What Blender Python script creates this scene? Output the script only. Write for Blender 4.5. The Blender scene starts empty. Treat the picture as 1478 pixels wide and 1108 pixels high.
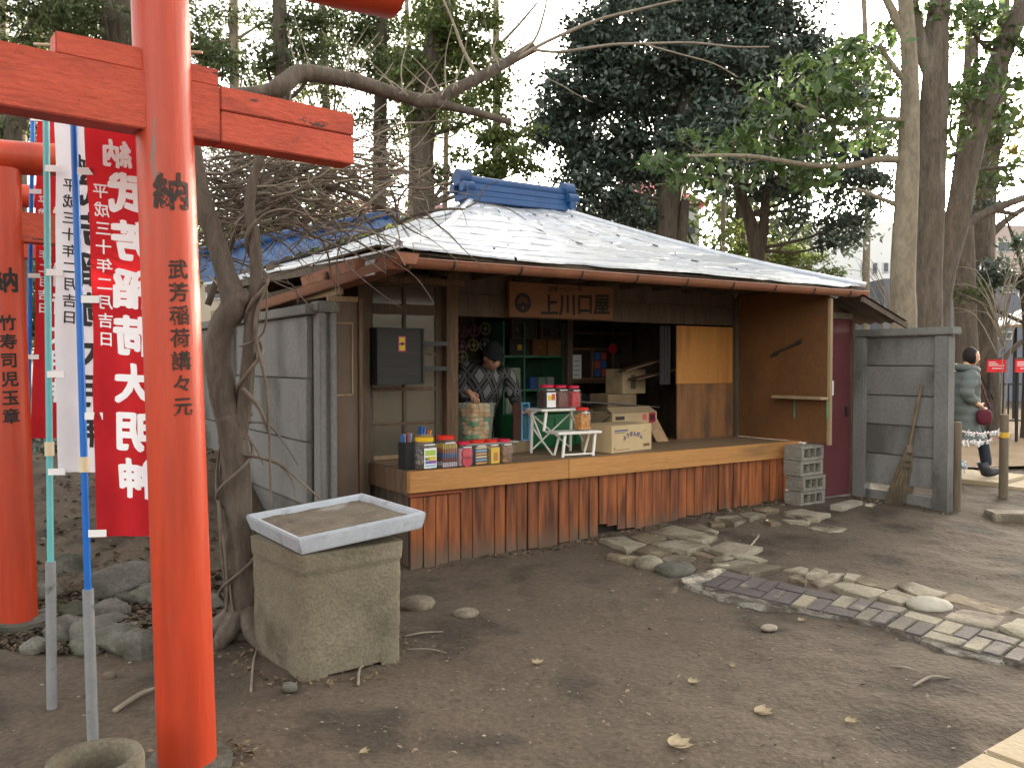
import bpy, bmesh, math, random
import numpy as np
from mathutils import Vector, Matrix
random.seed(7); rng = np.random.default_rng(7)
R = math.radians
sc = bpy.context.scene
col = sc.collection
# ------------------------------------------------------------------ camera, sky, sun, exposure
F_PX, CX, CY, CAMZ = 1196.0, 739.0, 554.0, 1.5
PITCH = math.atan(30 / 1196)
cam_d = bpy.data.cameras.new('camera'); cam = bpy.data.objects.new('camera', cam_d); col.objects.link(cam)
cam.location = (0, 0, CAMZ); cam.rotation_euler = (math.pi / 2 - PITCH, 0, 0)
cam_d.sensor_width = 36; cam_d.lens = 36 * F_PX / 1478; cam_d.clip_end = 2000; cam_d.clip_start = .05
sc.camera = cam
SUN_EL, SUN_AZ = R(10.5), R(27.0)          # low sun behind the trees on the right
world = bpy.data.worlds.new('World'); sc.world = world; world.use_nodes = True
wn = world.node_tree; bg = wn.nodes['Background']
sky = wn.nodes.new('ShaderNodeTexSky'); sky.sky_type = 'NISHITA'; sky.sun_disc = False
sky.sun_elevation = SUN_EL; sky.sun_rotation = SUN_AZ
sky.air_density = 1.0; sky.dust_density = 4.5; sky.ozone_density = .6
hs = wn.nodes.new('ShaderNodeHueSaturation'); hs.inputs['Saturation'].default_value = .28
wn.links.new(sky.outputs[0], hs.inputs['Color']); wm_ = wn.nodes.new('ShaderNodeMix'); wm_.data_type = 'RGBA'; wm_.blend_type = 'MULTIPLY'; wm_.inputs[0].default_value = 1; wm_.inputs[7].default_value = (1.0, .955, .875, 1)   # evening haze
wn.links.new(hs.outputs[0], wm_.inputs[6]); wn.links.new(wm_.outputs[2], bg.inputs[0])
bg.inputs[1].default_value = .15
sun_d = bpy.data.lights.new('sun', 'SUN'); sun = bpy.data.objects.new('sun', sun_d); col.objects.link(sun)
sun_d.energy = 4.0; sun_d.angle = R(.6); sun_d.color = (1, .83, .6)
_sv = Vector((math.sin(SUN_AZ) * math.cos(SUN_EL), math.cos(SUN_AZ) * math.cos(SUN_EL), math.sin(SUN_EL)))
sun.rotation_euler = _sv.to_track_quat('Z', 'Y').to_euler()
vs = sc.view_settings; vs.view_transform = 'Standard'; vs.look = 'None'; vs.gamma = 1; vs.use_curve_mapping = False
vs.exposure = 3.05
cy = sc.cycles
cy.use_denoising = True; cy.max_bounces = 7; cy.diffuse_bounces = 4; cy.transparent_max_bounces = 12
cy.sample_clamp_indirect = 6.0; cy.use_adaptive_sampling = True; cy.adaptive_threshold = .012
try: cy.denoiser = 'OPENIMAGEDENOISE'
except Exception: pass

# ------------------------------------------------------------------ coordinates
def ray(px, py):
    a = (px - CX) / F_PX; b = -(py - CY) / F_PX
    c, s = math.cos(PITCH), math.sin(PITCH)
    return np.array([a, c + b * s, b * c - s])
def at(px, py, Y):                       # the point seen in that direction at depth Y
    d = ray(px, py); return np.array([0, 0, CAMZ]) + d * (Y / d[1])
TH = R(33.5); O = np.array([-.733, 5.96])
U = np.array([math.cos(TH), math.sin(TH)]); Vv = np.array([-math.sin(TH), math.cos(TH)])
def W(u, v, z=0):                        # shop coordinates (along front, inwards, up) to world
    p = O + U * u + Vv * v; return np.array([p[0], p[1], z])
def sst(x): x = np.clip(x, 0, 1); return x * x * (3 - 2 * x)
def gz(x, y):                            # ground height
    x = np.asarray(x, float); y = np.asarray(y, float)
    u = (x - O[0]) * U[0] + (y - O[1]) * U[1]; v = (x - O[0]) * Vv[0] + (y - O[1]) * Vv[1]
    r = .12 * sst((u - .6) / 3.6) * sst((v + 2.6) / 2.2)
    m = .62 * sst((y - 4.9) / 2.6) * sst((-1.55 - x) / 1.3)
    w = .012 * np.sin(x * 1.7 + .6) * np.sin(y * 1.3) + .008 * np.sin(x * 4.1 + y * 3.3)
    return r + m + w
def gp(px, py, dz=0):                    # ground point seen at a pixel
    z = 0.0
    for _ in range(6):
        d = ray(px, py); p = np.array([0, 0, CAMZ]) + d * ((z + dz - CAMZ) / d[2]); z = float(gz(p[0], p[1]))
    p[2] = z; return p
def bv(px, py, v):
    d = ray(px, py); t = (v + O @ Vv) / (d[:2] @ Vv); p = np.array([0, 0, CAMZ]) + d * t
    return np.array([(p[:2] - O) @ U, v, p[2]])

# ------------------------------------------------------------------ materials
MATS = {}
def mat(name, c1, c2=None, scale=6, rough=.75, bump=.15, bscale=None, stretch=(1, 1, 1), metal=0, spec=.35, rnd=0.0, contrast=.5,
        c3=None, s3=2.0, f3=.5, isl=False, trans=0, alpha=1, detail=6, fine=0.0, fscale=70.0, chip=None):
    if name in MATS: return MATS[name]
    m = bpy.data.materials.new(name); m.use_nodes = True; nt = m.node_tree; N = nt.nodes; L = nt.links
    bs = N['Principled BSDF']; out = N['Material Output']
    bs.inputs['Roughness'].default_value = rough; bs.inputs['Metallic'].default_value = metal
    bs.inputs['Specular IOR Level'].default_value = spec
    tc = N.new('ShaderNodeTexCoord'); mp = N.new('ShaderNodeMapping'); mp.inputs['Scale'].default_value = stretch
    L.new(tc.outputs['Object'], mp.inputs[0])
    oi = N.new('ShaderNodeObjectInfo'); ad = N.new('ShaderNodeVectorMath'); ad.operation = 'ADD'
    mu = N.new('ShaderNodeMath'); mu.operation = 'MULTIPLY'; mu.inputs[1].default_value = 37.0
    L.new(oi.outputs['Random'], mu.inputs[0]); L.new(mp.outputs[0], ad.inputs[0]); L.new(mu.outputs[0], ad.inputs[1])
    c2 = c2 or tuple(x * .6 for x in c1)
    nz = N.new('ShaderNodeTexNoise'); nz.inputs['Scale'].default_value = scale; nz.inputs['Detail'].default_value = detail; nz.inputs['Roughness'].default_value = .62
    L.new(ad.outputs[0], nz.inputs['Vector'])
    rp = N.new('ShaderNodeValToRGB'); w = .5 * (1 - contrast) * .6 + .02
    rp.color_ramp.elements[0].position = .5 - w; rp.color_ramp.elements[1].position = .5 + w
    rp.color_ramp.elements[0].color = (*c2, 1); rp.color_ramp.elements[1].color = (*c1, 1)
    L.new(nz.outputs[0], rp.inputs[0]); cur = rp.outputs[0]
    if c3:
        n3 = N.new('ShaderNodeTexNoise'); n3.inputs['Scale'].default_value = s3; n3.inputs['Detail'].default_value = 5
        L.new(ad.outputs[0], n3.inputs['Vector'])
        r3 = N.new('ShaderNodeValToRGB'); r3.color_ramp.elements[0].position = 1 - f3 - .07; r3.color_ramp.elements[1].position = 1 - f3 + .07
        L.new(n3.outputs[0], r3.inputs[0])
        mx = N.new('ShaderNodeMix'); mx.data_type = 'RGBA'; L.new(r3.outputs[0], mx.inputs[0]); L.new(cur, mx.inputs[6]); mx.inputs[7].default_value = (*c3, 1)
        cur = mx.outputs[2]
    if rnd:
        h = N.new('ShaderNodeHueSaturation'); src = oi.outputs['Random']
        if isl:
            ge = N.new('ShaderNodeNewGeometry'); src = ge.outputs['Random Per Island']
        mr = N.new('ShaderNodeMapRange'); mr.inputs[3].default_value = 1 - rnd; mr.inputs[4].default_value = 1 + rnd
        L.new(src, mr.inputs[0]); L.new(mr.outputs[0], h.inputs['Value'])
        m2 = N.new('ShaderNodeMapRange'); m2.inputs[3].default_value = .5 - rnd * .05; m2.inputs[4].default_value = .5 + rnd * .05
        wn2 = N.new('ShaderNodeTexWhiteNoise'); wn2.noise_dimensions = '1D'; L.new(src, wn2.inputs['W']); L.new(wn2.outputs[0], m2.inputs[0]); L.new(m2.outputs[0], h.inputs['Hue'])
        L.new(cur, h.inputs['Color']); cur = h.outputs[0]
    if fine:                                 # grain: fine light and dark specks of the material itself
        nf = N.new('ShaderNodeTexNoise'); nf.inputs['Scale'].default_value = fscale; nf.inputs['Detail'].default_value = 8; nf.inputs['Roughness'].default_value = .7; L.new(ad.outputs[0], nf.inputs['Vector'])
        mf = N.new('ShaderNodeMapRange'); mf.inputs[1].default_value = .3; mf.inputs[2].default_value = .7; mf.inputs[3].default_value = 1 - fine; mf.inputs[4].default_value = 1 + fine; L.new(nf.outputs[0], mf.inputs[0])
        hf = N.new('ShaderNodeHueSaturation'); L.new(mf.outputs[0], hf.inputs['Value']); L.new(cur, hf.inputs['Color']); cur = hf.outputs[0]
    if chip:                                 # flaked paint / stains: sparse patches of another colour
        cc_, cs_, ct_ = chip; nc = N.new('ShaderNodeTexNoise'); nc.inputs['Scale'].default_value = cs_; nc.inputs['Detail'].default_value = 9; nc.inputs['Roughness'].default_value = .72; L.new(ad.outputs[0], nc.inputs['Vector'])
        rc_ = N.new('ShaderNodeValToRGB'); rc_.color_ramp.elements[0].position = ct_; rc_.color_ramp.elements[1].position = ct_ + .02; L.new(nc.outputs[0], rc_.inputs[0])
        mc = N.new('ShaderNodeMix'); mc.data_type = 'RGBA'; L.new(rc_.outputs[0], mc.inputs[0]); L.new(cur, mc.inputs[6]); mc.inputs[7].default_value = (*cc_, 1); cur = mc.outputs[2]
    L.new(cur, bs.inputs['Base Color'])
    if bump:
        nb = N.new('ShaderNodeTexNoise'); nb.inputs['Scale'].default_value = bscale or scale * 4; nb.inputs['Detail'].default_value = 5
        L.new(ad.outputs[0], nb.inputs['Vector'])
        b = N.new('ShaderNodeBump'); b.inputs['Strength'].default_value = min(1, bump * 3); b.inputs['Distance'].default_value = .01 if bump < .5 else .03
        L.new(nb.outputs[0], b.inputs['Height']); L.new(b.outputs[0], bs.inputs['Normal'])
    last = bs.outputs[0]
    if trans:
        tr = N.new('ShaderNodeBsdfTranslucent'); L.new(cur, tr.inputs[0]); ms = N.new('ShaderNodeMixShader'); ms.inputs[0].default_value = trans
        L.new(last, ms.inputs[1]); L.new(tr.outputs[0], ms.inputs[2]); last = ms.outputs[0]
    if alpha < 1:
        tp = N.new('ShaderNodeBsdfTransparent'); ms = N.new('ShaderNodeMixShader'); ms.inputs[0].default_value = alpha
        L.new(tp.outputs[0], ms.inputs[1]); L.new(last, ms.inputs[2]); last = ms.outputs[0]
    L.new(last, out.inputs[0]); MATS[name] = m; return m
M = mat
vermilion = M('vermilion_paint', (.475, .0475, .013), (.40, .036, .0105), 1.6, .40, .05, 14, stretch=(5, 5, .5), c3=(.335, .034, .012), s3=1.1, f3=.42, spec=.45, fine=.10, fscale=9, chip=((.16, .11, .085), 3.2, .655))
vermil_wood = M('vermilion_beam_paint', (0.4657, 0.0713, 0.0345), (0.3795, 0.0517, 0.0242), 2.5, .6, .14, 22, stretch=(1, 1, 3.5), c3=(0.2875, 0.0414, 0.0230), s3=2.4, f3=.40, fine=.2, fscale=22, chip=((0.0575, 0.0230, 0.0161), 6, .635))
ink = M('black_ink', (.010, .009, .008), (.016, .012, .01), 30, .6, 0)
ink_worn = M('worn_black_ink', (.02, .015, .012), (.05, .02, .012), 14, .6, 0, c3=(.62, .075, .02), s3=60, f3=.35)
white_print = M('white_print', (.86, .86, .88), (.8, .8, .84), 8, .8, 0)
cloth_red = M('red_banner_cloth', (0.4760, 0.0153, 0.0204), (0.4080, 0.0110, 0.0170), 5, .85, .03, 300, trans=.35)
cloth_white = M('white_banner_cloth', (0.7040, 0.7040, 0.7392), (0.6512, 0.6512, 0.7040), 5, .85, .03, 300, trans=.35)
blue_pole = M('blue_plastic_pole', (.012, .14, .50), (.01, .11, .42), 6, .35, .02)
teal_pole = M('teal_plastic_pole', (.14, .42, .43), (.1, .36, .38), 6, .4, .02)
pvc = M('grey_pvc_pipe', (0.2244, 0.2312, 0.2380), (0.1836, 0.1904, 0.1972), 9, .5, .04, c3=(0.0816, 0.0748, 0.0680), s3=14, f3=.3, fine=.1)
cream_plastic = M('cream_plastic', (.62, .52, .36), (.55, .45, .3), 9, .5, .02)
earth = M('packed_earth', (0.0950, 0.0713, 0.0491), (0.0697, 0.0507, 0.0341), 1.3, .92, .45, 30, c3=(0.0412, 0.0301, 0.0206), s3=2.2, f3=.43, contrast=.1, detail=10, fine=.42, fscale=38, chip=((0.0317, 0.0222, 0.0150), 7.0, .645))
stone = M('weathered_stone', (0.1354, 0.1260, 0.1071), (0.0819, 0.0756, 0.0630), 5, .85, .35, 18, c3=(0.0473, 0.0473, 0.0315), s3=3, f3=.45, rnd=.22, fine=.35, fscale=60)
flag_m = M('pale_flagstone', (.255, .222, .165), (.185, .158, .112), 6, .88, .35, 26, c3=(.105, .082, .056), s3=3.2, f3=.46, rnd=.16, fine=.3, fscale=55)
flag_d = M('brown_flagstone', (0.1615, 0.1232, 0.0765), (0.1105, 0.0850, 0.0553), 6, .9, .35, 22, c3=(0.2550, 0.2125, 0.1445), s3=5, f3=.35, rnd=.2, fine=.3, fscale=60)
paver_d = M('dark_paver', (0.0892, 0.0748, 0.0723), (0.0638, 0.0527, 0.0510), 9, .8, .3, 60, c3=(0.3060, 0.2635, 0.1870), s3=2.4, f3=.36, rnd=.15, fine=.25, fscale=80)
paver_l = M('worn_paver', (.235, .205, .15), (.18, .155, .11), 9, .8, .3, 60, c3=(.095, .08, .068), s3=2.6, f3=.47, rnd=.15, fine=.25, fscale=80)
mortar = M('grey_mortar', (0.2584, 0.2380, 0.2040), (0.1700, 0.1530, 0.1258), 9, .95, .8, 30, c3=(0.0816, 0.0680, 0.0544), s3=7, f3=.45, fine=.35, fscale=60)
conc = M('fence_concrete', (0.1811, 0.1773, 0.1622), (0.1132, 0.1117, 0.0981), 2.2, .85, .16, 60, c3=(0.1132, 0.1094, 0.1018), s3=1.7, f3=.42, contrast=.2, fine=.25, fscale=60)
conc_w = M('wet_stained_concrete', (0.1947, 0.1870, 0.1777), (0.1285, 0.1231, 0.1168), 1.6, .85, .16, 60, stretch=(1, 1, .5), c3=(0.0818, 0.0779, 0.0716), s3=1.5, f3=.40, contrast=.35, fine=.2, fscale=60, chip=((.085, .08, .07), 1.5, .60))
planter_m = M('tan_concrete', (.205, .178, .128), (.135, .115, .080), 3.0, .92, .2, 60, c3=(.095, .080, .055), s3=2.0, f3=.42, contrast=.3, fine=.35, fscale=80, chip=((.06, .05, .036), 9, .66))
tray_m = M('white_tray_plastic', (0.4338, 0.4638, 0.5086), (0.3740, 0.4039, 0.4488), 10, .5, .05, c3=(0.2244, 0.2169, 0.2020), s3=12, f3=.34, fine=.12, fscale=50)
soil = M('dried_silt', (0.1800, 0.1485, 0.1080), (0.1080, 0.0855, 0.0630), 7, .9, .35, 40, c3=(0.3780, 0.3690, 0.3420), s3=3.2, f3=.34, fine=.3, fscale=60)
block_m = M('cinder_block', (0.2880, 0.2664, 0.2232), (0.2232, 0.2052, 0.1728), 7, .95, .5, 70, rnd=.1, fine=.3, fscale=90)
bark = M('grey_brown_bark', (0.1404, 0.1131, 0.0897), (0.0546, 0.0421, 0.0320), 14, .95, .9, 16, contrast=.1, stretch=(1, 1, .25), c3=(0.1872, 0.1638, 0.1326), s3=3, f3=.35, fine=.3, fscale=40)
bark_d = M('dark_bark', (0.1104, 0.0874, 0.0662), (0.0368, 0.0285, 0.0221), 11, .95, .95, 12, contrast=.1, stretch=(1, 1, .16), fine=.35, fscale=25)
bark_p = M('pale_bark', (0.2633, 0.2211, 0.1632), (0.1369, 0.1106, 0.0790), 7, .95, .7, 12, contrast=.1, stretch=(1, 1, .4), c3=(0.1369, 0.1158, 0.0842), s3=2, f3=.4, fine=.3, fscale=25)
vine_m = M('dry_vine', (0.1700, 0.1360, 0.1062), (0.0935, 0.0723, 0.0553), 9, .95, .1, 30)
vine_p = M('pale_vine', (0.2805, 0.2380, 0.1870), (0.1700, 0.1403, 0.1062), 9, .95, .1, 30)
wood_l = M('honey_wood', (.445, .215, .068), (.33, .15, .045), 2.2, .6, .14, 12, stretch=(.3, 3, 3), c3=(.19, .095, .036), s3=1.8, f3=.36, fine=.18, fscale=30)
wood_deck = M('worn_deck_wood', (0.2420, 0.1595, 0.0935), (0.1430, 0.0935, 0.0550), 3, .6, .15, 9, stretch=(.3, 4, 4), fine=.2, fscale=30)
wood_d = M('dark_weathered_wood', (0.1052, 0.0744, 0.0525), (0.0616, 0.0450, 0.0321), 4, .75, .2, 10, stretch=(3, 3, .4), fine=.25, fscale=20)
wood_m = M('brown_weathered_wood', (0.1495, 0.0897, 0.0517), (0.0862, 0.0517, 0.0310), 5, .75, .3, 14, stretch=(3, 3, .3), fine=.3, fscale=20)
wood_b = M('pale_lath', (.34, .24, .14), (.25, .17, .1), 5, .8, .15, 14, stretch=(3, 3, .3))
ply_o = M('orange_plywood', (0.4637, 0.2066, 0.0524), (0.3931, 0.1663, 0.0403), 2.2, .6, .05, 14, stretch=(4, 1, .4), c3=(0.3326, 0.1361, 0.0353), s3=2.0, f3=.36, fine=.1, fscale=30)
ply_b = M('stained_plywood', (0.2552, 0.1164, 0.0451), (0.1663, 0.0771, 0.0333), 2.4, .65, .12, 12, stretch=(3, 3, .5), c3=(0.1010, 0.0570, 0.0320), s3=2.3, f3=.42, fine=.2, fscale=30)
ply_w = M('brown_plywood', (0.1616, 0.0734, 0.0264), (0.1175, 0.0519, 0.0195), 2.4, .6, .06, 12, stretch=(1, 1, .5), c3=(0.0832, 0.0411, 0.0195), s3=1.7, f3=.38, fine=.15, fscale=30)
door_br = M('mud_brown_panel', (0.1375, 0.0935, 0.0682), (0.1045, 0.0704, 0.0517), 2.5, .65, .05, 40, c3=(0.0770, 0.0528, 0.0396), s3=2, f3=.3)
maroon = M('maroon_door_paint', (.125, .035, .042), (.10, .028, .034), 3, .5, .04, 30, c3=(.08, .026, .03), s3=2.2, f3=.3)
gutter_m = M('brown_gutter', (0.2465, 0.1003, 0.0578), (0.1955, 0.0782, 0.0442), 5, .45, .03, c3=(0.1105, 0.0510, 0.0340), s3=4, f3=.3, fine=.12, fscale=30)
gutter_r = M('rusty_brown_sheet', (.35, .145, .085), (.25, .10, .06), 7, .55, .08, c3=(.16, .08, .05), s3=6, f3=.4)
black_m = M('matt_black', (.012, .012, .013), (.02, .02, .021), 9, .55, .05)
iron = M('dull_iron', (.08, .075, .07), (.05, .04, .035), 12, .5, .06, metal=.6)
blue_tin = M('blue_painted_tin', (0.0153, 0.0638, 0.1785), (0.0102, 0.0425, 0.1275), 3, .45, .06, 30, c3=(0.0255, 0.0935, 0.2210), s3=2, f3=.35, fine=.15, fscale=20)
white_paint = M('white_enamel', (.75, .73, .68), (.66, .64, .58), 9, .4, .03, c3=(.4, .35, .28), s3=14, f3=.28)
card = M('cardboard', (.50, .375, .215), (.45, .335, .19), 8, .85, .06, 60)
card_d = M('dull_cardboard', (.27, .195, .115), (.2, .145, .085), 5, .85, .1, 40)
paper = M('white_paper', (.78, .77, .76), (.7, .7, .7), 8, .85, .03)
green_m = M('dark_green_plastic', (.022, .15, .055), (.016, .11, .042), 5, .45, .02)
green_sh = M('green_painted_shelf', (.06, .20, .11), (.045, .15, .085), 6, .6, .04)
glass_j = M('clear_jar_plastic', (.3, .3, .3), (.25, .25, .25), 5, .08, 0, alpha=.13, spec=.9)
skin = M('skin', (0.6000, 0.3240, 0.2100), (0.5040, 0.2580, 0.1680), 12, .5, .04, spec=.4)
hair = M('black_hair', (.012, .009, .008), (.025, .018, .015), 20, .65, .2, 60, stretch=(3, 3, .4), spec=.2)

def glass_mat(name, tint, fac, rough=.06):
    m = bpy.data.materials.new(name); m.use_nodes = True; N = m.node_tree.nodes; L = m.node_tree.links
    b = N['Principled BSDF']; b.inputs['Base Color'].default_value = (*tint, 1); b.inputs['Roughness'].default_value = rough; b.inputs['Specular IOR Level'].default_value = .7
    nz = N.new('ShaderNodeTexNoise'); nz.inputs['Scale'].default_value = 3.0; bp = N.new('ShaderNodeBump'); bp.inputs['Strength'].default_value = .12; bp.inputs['Distance'].default_value = .01
    L.new(nz.outputs[0], bp.inputs['Height']); L.new(bp.outputs[0], b.inputs['Normal'])
    t = N.new('ShaderNodeBsdfTransparent'); s = N.new('ShaderNodeMixShader'); s.inputs[0].default_value = fac
    L.new(t.outputs[0], s.inputs[1]); L.new(b.outputs[0], s.inputs[2]); L.new(s.outputs[0], N['Material Output'].inputs[0]); return m
pane_m = glass_mat('dusty_window_glass', (.15, .13, .095), .62, .12)
def plain(name, c, rough=.5, spec=.4, metal=0): return M(name, c, tuple(x * .85 for x in c), 10, rough, .02, spec=spec, metal=metal)

# ------------------------------------------------------------------ mesh builder
class MB:
    def __init__(s): s.v = []; s.f = []
    def add(s, vs, fs):
        b = len(s.v); s.v += [tuple(map(float, p)) for p in vs]; s.f += [tuple(b + i for i in f) for f in fs]; return s
    def box(s, x0, x1, y0, y1, z0, z1):
        return s.add([(x0, y0, z0), (x1, y0, z0), (x1, y1, z0), (x0, y1, z0), (x0, y0, z1), (x1, y0, z1), (x1, y1, z1), (x0, y1, z1)],
                     [(0, 3, 2, 1), (4, 5, 6, 7), (0, 1, 5, 4), (1, 2, 6, 5), (2, 3, 7, 6), (3, 0, 4, 7)])
    def hexa(s, b, t):
        return s.add(list(b) + list(t), [(0, 3, 2, 1), (4, 5, 6, 7), (0, 1, 5, 4), (1, 2, 6, 5), (2, 3, 7, 6), (3, 0, 4, 7)])
    def prism(s, poly, z0, z1):
        n = len(poly)
        zz0 = z0 if hasattr(z0, '__len__') else [z0] * n; zz1 = z1 if hasattr(z1, '__len__') else [z1] * n
        vs = [(p[0], p[1], zz0[i]) for i, p in enumerate(poly)] + [(p[0], p[1], zz1[i]) for i, p in enumerate(poly)]
        return s.add(vs, [tuple(range(n - 1, -1, -1)), tuple(range(n, 2 * n))] + [(i, (i + 1) % n, n + (i + 1) % n, n + i) for i in range(n)])
    def bar(s, p, q, w, h, up=(0, 0, 1)):
        p = Vector(p); q = Vector(q); d = (q - p).normalized(); upv = Vector(up)
        if abs(d.dot(upv)) > .98: upv = Vector((1, 0, 0))
        a = d.cross(upv).normalized() * (w / 2); b = a.cross(d).normalized() * (h / 2)
        return s.hexa([p - a - b, p + a - b, p + a + b, p - a + b], [q - a - b, q + a - b, q + a + b, q - a + b])
    def tube(s, path, radii, n=8, cap=True, wob=0.0):
        P = [Vector(p) for p in path]; k = len(P)
        if not hasattr(radii, '__len__'): radii = [radii] * k
        t0 = (P[1] - P[0]).normalized(); a = t0.orthogonal().normalized(); base = len(s.v); vs = []
        for i in range(k):
            t = ((P[min(i + 1, k - 1)] - P[max(i - 1, 0)])).normalized()
            a = (a - t * a.dot(t)); a = a.normalized() if a.length > 1e-6 else t.orthogonal().normalized(); b = t.cross(a)
            for j in range(n):
                an = 2 * math.pi * j / n; r = radii[i] * (1 + (random.uniform(-wob, wob) if wob else 0))
                vs.append(P[i] + a * (math.cos(an) * r) + b * (math.sin(an) * r))
        fs = [(i * n + j, i * n + (j + 1) % n, (i + 1) * n + (j + 1) % n, (i + 1) * n + j) for i in range(k - 1) for j in range(n)]
        if cap: fs += [tuple(range(n - 1, -1, -1)), tuple((k - 1) * n + j for j in range(n))]
        return s.add(vs, fs)
    def lathe(s, prof, n=20, c=(0, 0), cap=True):
        k = len(prof); vs = [(c[0] + r * math.cos(2 * math.pi * j / n), c[1] + r * math.sin(2 * math.pi * j / n), z) for r, z in prof for j in range(n)]
        fs = [(i * n + j, i * n + (j + 1) % n, (i + 1) * n + (j + 1) % n, (i + 1) * n + j) for i in range(k - 1) for j in range(n)]
        if cap: fs += [tuple(range(n - 1, -1, -1)), tuple((k - 1) * n + j for j in range(n))]
        return s.add(vs, fs)
    def grid(s, fn, nu, nv):
        vs = [fn(i / nu, j / nv) for j in range(nv + 1) for i in range(nu + 1)]
        return s.add(vs, [(j * (nu + 1) + i, j * (nu + 1) + i + 1, (j + 1) * (nu + 1) + i + 1, (j + 1) * (nu + 1) + i) for j in range(nv) for i in range(nu)])
    def ball(s, c, r, n=10, m=7, fn=None):
        r = r if hasattr(r, '__len__') else (r, r, r); vs = []
        for i in range(m + 1):
            th = math.pi * i / m
            for j in range(n):
                ph = 2 * math.pi * j / n; d = Vector((math.sin(th) * math.cos(ph), math.sin(th) * math.sin(ph), math.cos(th))); k = fn(d) if fn else 1
                vs.append((c[0] + d.x * r[0] * k, c[1] + d.y * r[1] * k, c[2] + d.z * r[2] * k))
        return s.add(vs, [(i * n + j, (i + 1) * n + j, (i + 1) * n + (j + 1) % n, i * n + (j + 1) % n) for i in range(m) for j in range(n)])
    def mesh(s, name, m, smooth=False, bevel=0):
        me = bpy.data.meshes.new(name); me.from_pydata(s.v, [], s.f)
        bm = bmesh.new(); bm.from_mesh(me); bmesh.ops.remove_doubles(bm, verts=bm.verts, dist=1e-6)
        if bevel:
            bmesh.ops.recalc_face_normals(bm, faces=bm.faces)
            es = [e for e in bm.edges if len(e.link_faces) == 2 and e.calc_face_angle(0) > .5]
            bmesh.ops.bevel(bm, geom=es, offset=bevel, segments=2, affect='EDGES', clamp_overlap=True)
        bmesh.ops.recalc_face_normals(bm, faces=bm.faces); bm.to_mesh(me); bm.free()
        if m: me.materials.append(m)
        if smooth:
            me.shade_smooth()
            if smooth != 'all' and hasattr(me, 'set_sharp_from_angle'): me.set_sharp_from_angle(angle=R(40))
        return me
    def build(s, name, m, parent=None, smooth=False, bevel=0, **tags):
        return link(name, s.mesh(name, m, smooth, bevel), parent, **tags)
def link(name, me, parent=None, loc=None, rz=None, **tags):
    o = bpy.data.objects.new(name, me); col.objects.link(o)
    if parent is not None: o.parent = parent
    if loc is not None: o.location = tuple(map(float, loc))
    if rz is not None: o.rotation_euler.z = rz
    return tag(o, **tags)
def tag(o, label=None, cat=None, group=None, kind=None):
    if label: o['label'] = label
    if cat: o['category'] = cat
    if group: o['group'] = group
    if kind: o['kind'] = kind
    return o
def thing(name, label, cat, loc=(0, 0, 0), rz=0, group=None):
    o = bpy.data.objects.new(name, None); col.objects.link(o); o.location = tuple(map(float, loc)); o.rotation_euler = (0, 0, rz)
    o.empty_display_size = .1
    return tag(o, label, cat, group)
def box(x0, x1, y0, y1, z0, z1): return MB().box(x0, x1, y0, y1, z0, z1)
def smooth_path(P, sub=4):
    P = [np.array(p, float) for p in P]; out = []
    for i in range(len(P) - 1):
        a, b, c, d = P[max(i - 1, 0)], P[i], P[i + 1], P[min(i + 2, len(P) - 1)]
        for k in range(sub):
            t = k / sub; out.append(.5 * ((2 * b) + (c - a) * t + (2 * a - 5 * b + 4 * c - d) * t * t + (3 * b - a - 3 * c + d) * t ** 3))
    out.append(P[-1]); return out
def lerp_list(a, n): return list(np.interp(np.linspace(0, 1, n), np.linspace(0, 1, len(a)), a))
def stube(mb, P, r, n=8, sub=4, wob=0.0):
    Q = smooth_path(P, sub); return mb.tube(Q, lerp_list(r, len(Q)) if hasattr(r, '__len__') else r, n, wob=wob)
def text_mesh(s, size, bold=0.0, spacing=1.0, align='CENTER'):
    c = bpy.data.curves.new('lettering', 'FONT'); c.body = s; c.size = size; c.align_x = align; c.align_y = 'CENTER'; c.space_line = spacing
    c.resolution_u = 3; c.fill_mode = 'FRONT'
    o = bpy.data.objects.new('lettering', c); col.objects.link(o); dg = bpy.context.evaluated_depsgraph_get()
    me = bpy.data.meshes.new_from_object(o.evaluated_get(dg)); bpy.data.objects.remove(o); bpy.data.curves.remove(c)
    if bold:                                 # heavy brush weight: stroke widened by stacked offset layers, a hair apart in depth
        bm = bmesh.new(); bm.from_mesh(me); src = bm.verts[:] + bm.edges[:] + bm.faces[:]; w = bold * size
        for k in range(1, 9):
            a = k * .7854; d = bmesh.ops.duplicate(bm, geom=src)['geom']
            bmesh.ops.translate(bm, verts=[e for e in d if isinstance(e, bmesh.types.BMVert)], vec=(math.cos(a) * w * (1.15 if k % 4 else .7), math.sin(a) * w, .00012 * k))
        for v in bm.verts: v.co.y += .05 * (v.co.x) + .012 * size * math.sin(v.co.x / size * 9) ; v.co.x += .012 * size * math.sin(v.co.y / size * 11)
        bm.to_mesh(me); bm.free()
    return me
def text_col(s, size, pitch, bold=0.0):     # characters set one below the other
    bm = bmesh.new(); n = len(s)
    for k, ch in enumerate(s):
        me = text_mesh(ch, size, bold)
        for v in me.vertices: v.co.y += ((n - 1) / 2 - k) * pitch
        bm.from_mesh(me); bpy.data.meshes.remove(me)
    me = bpy.data.meshes.new('lettering'); bm.to_mesh(me); bm.free(); return me
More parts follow.
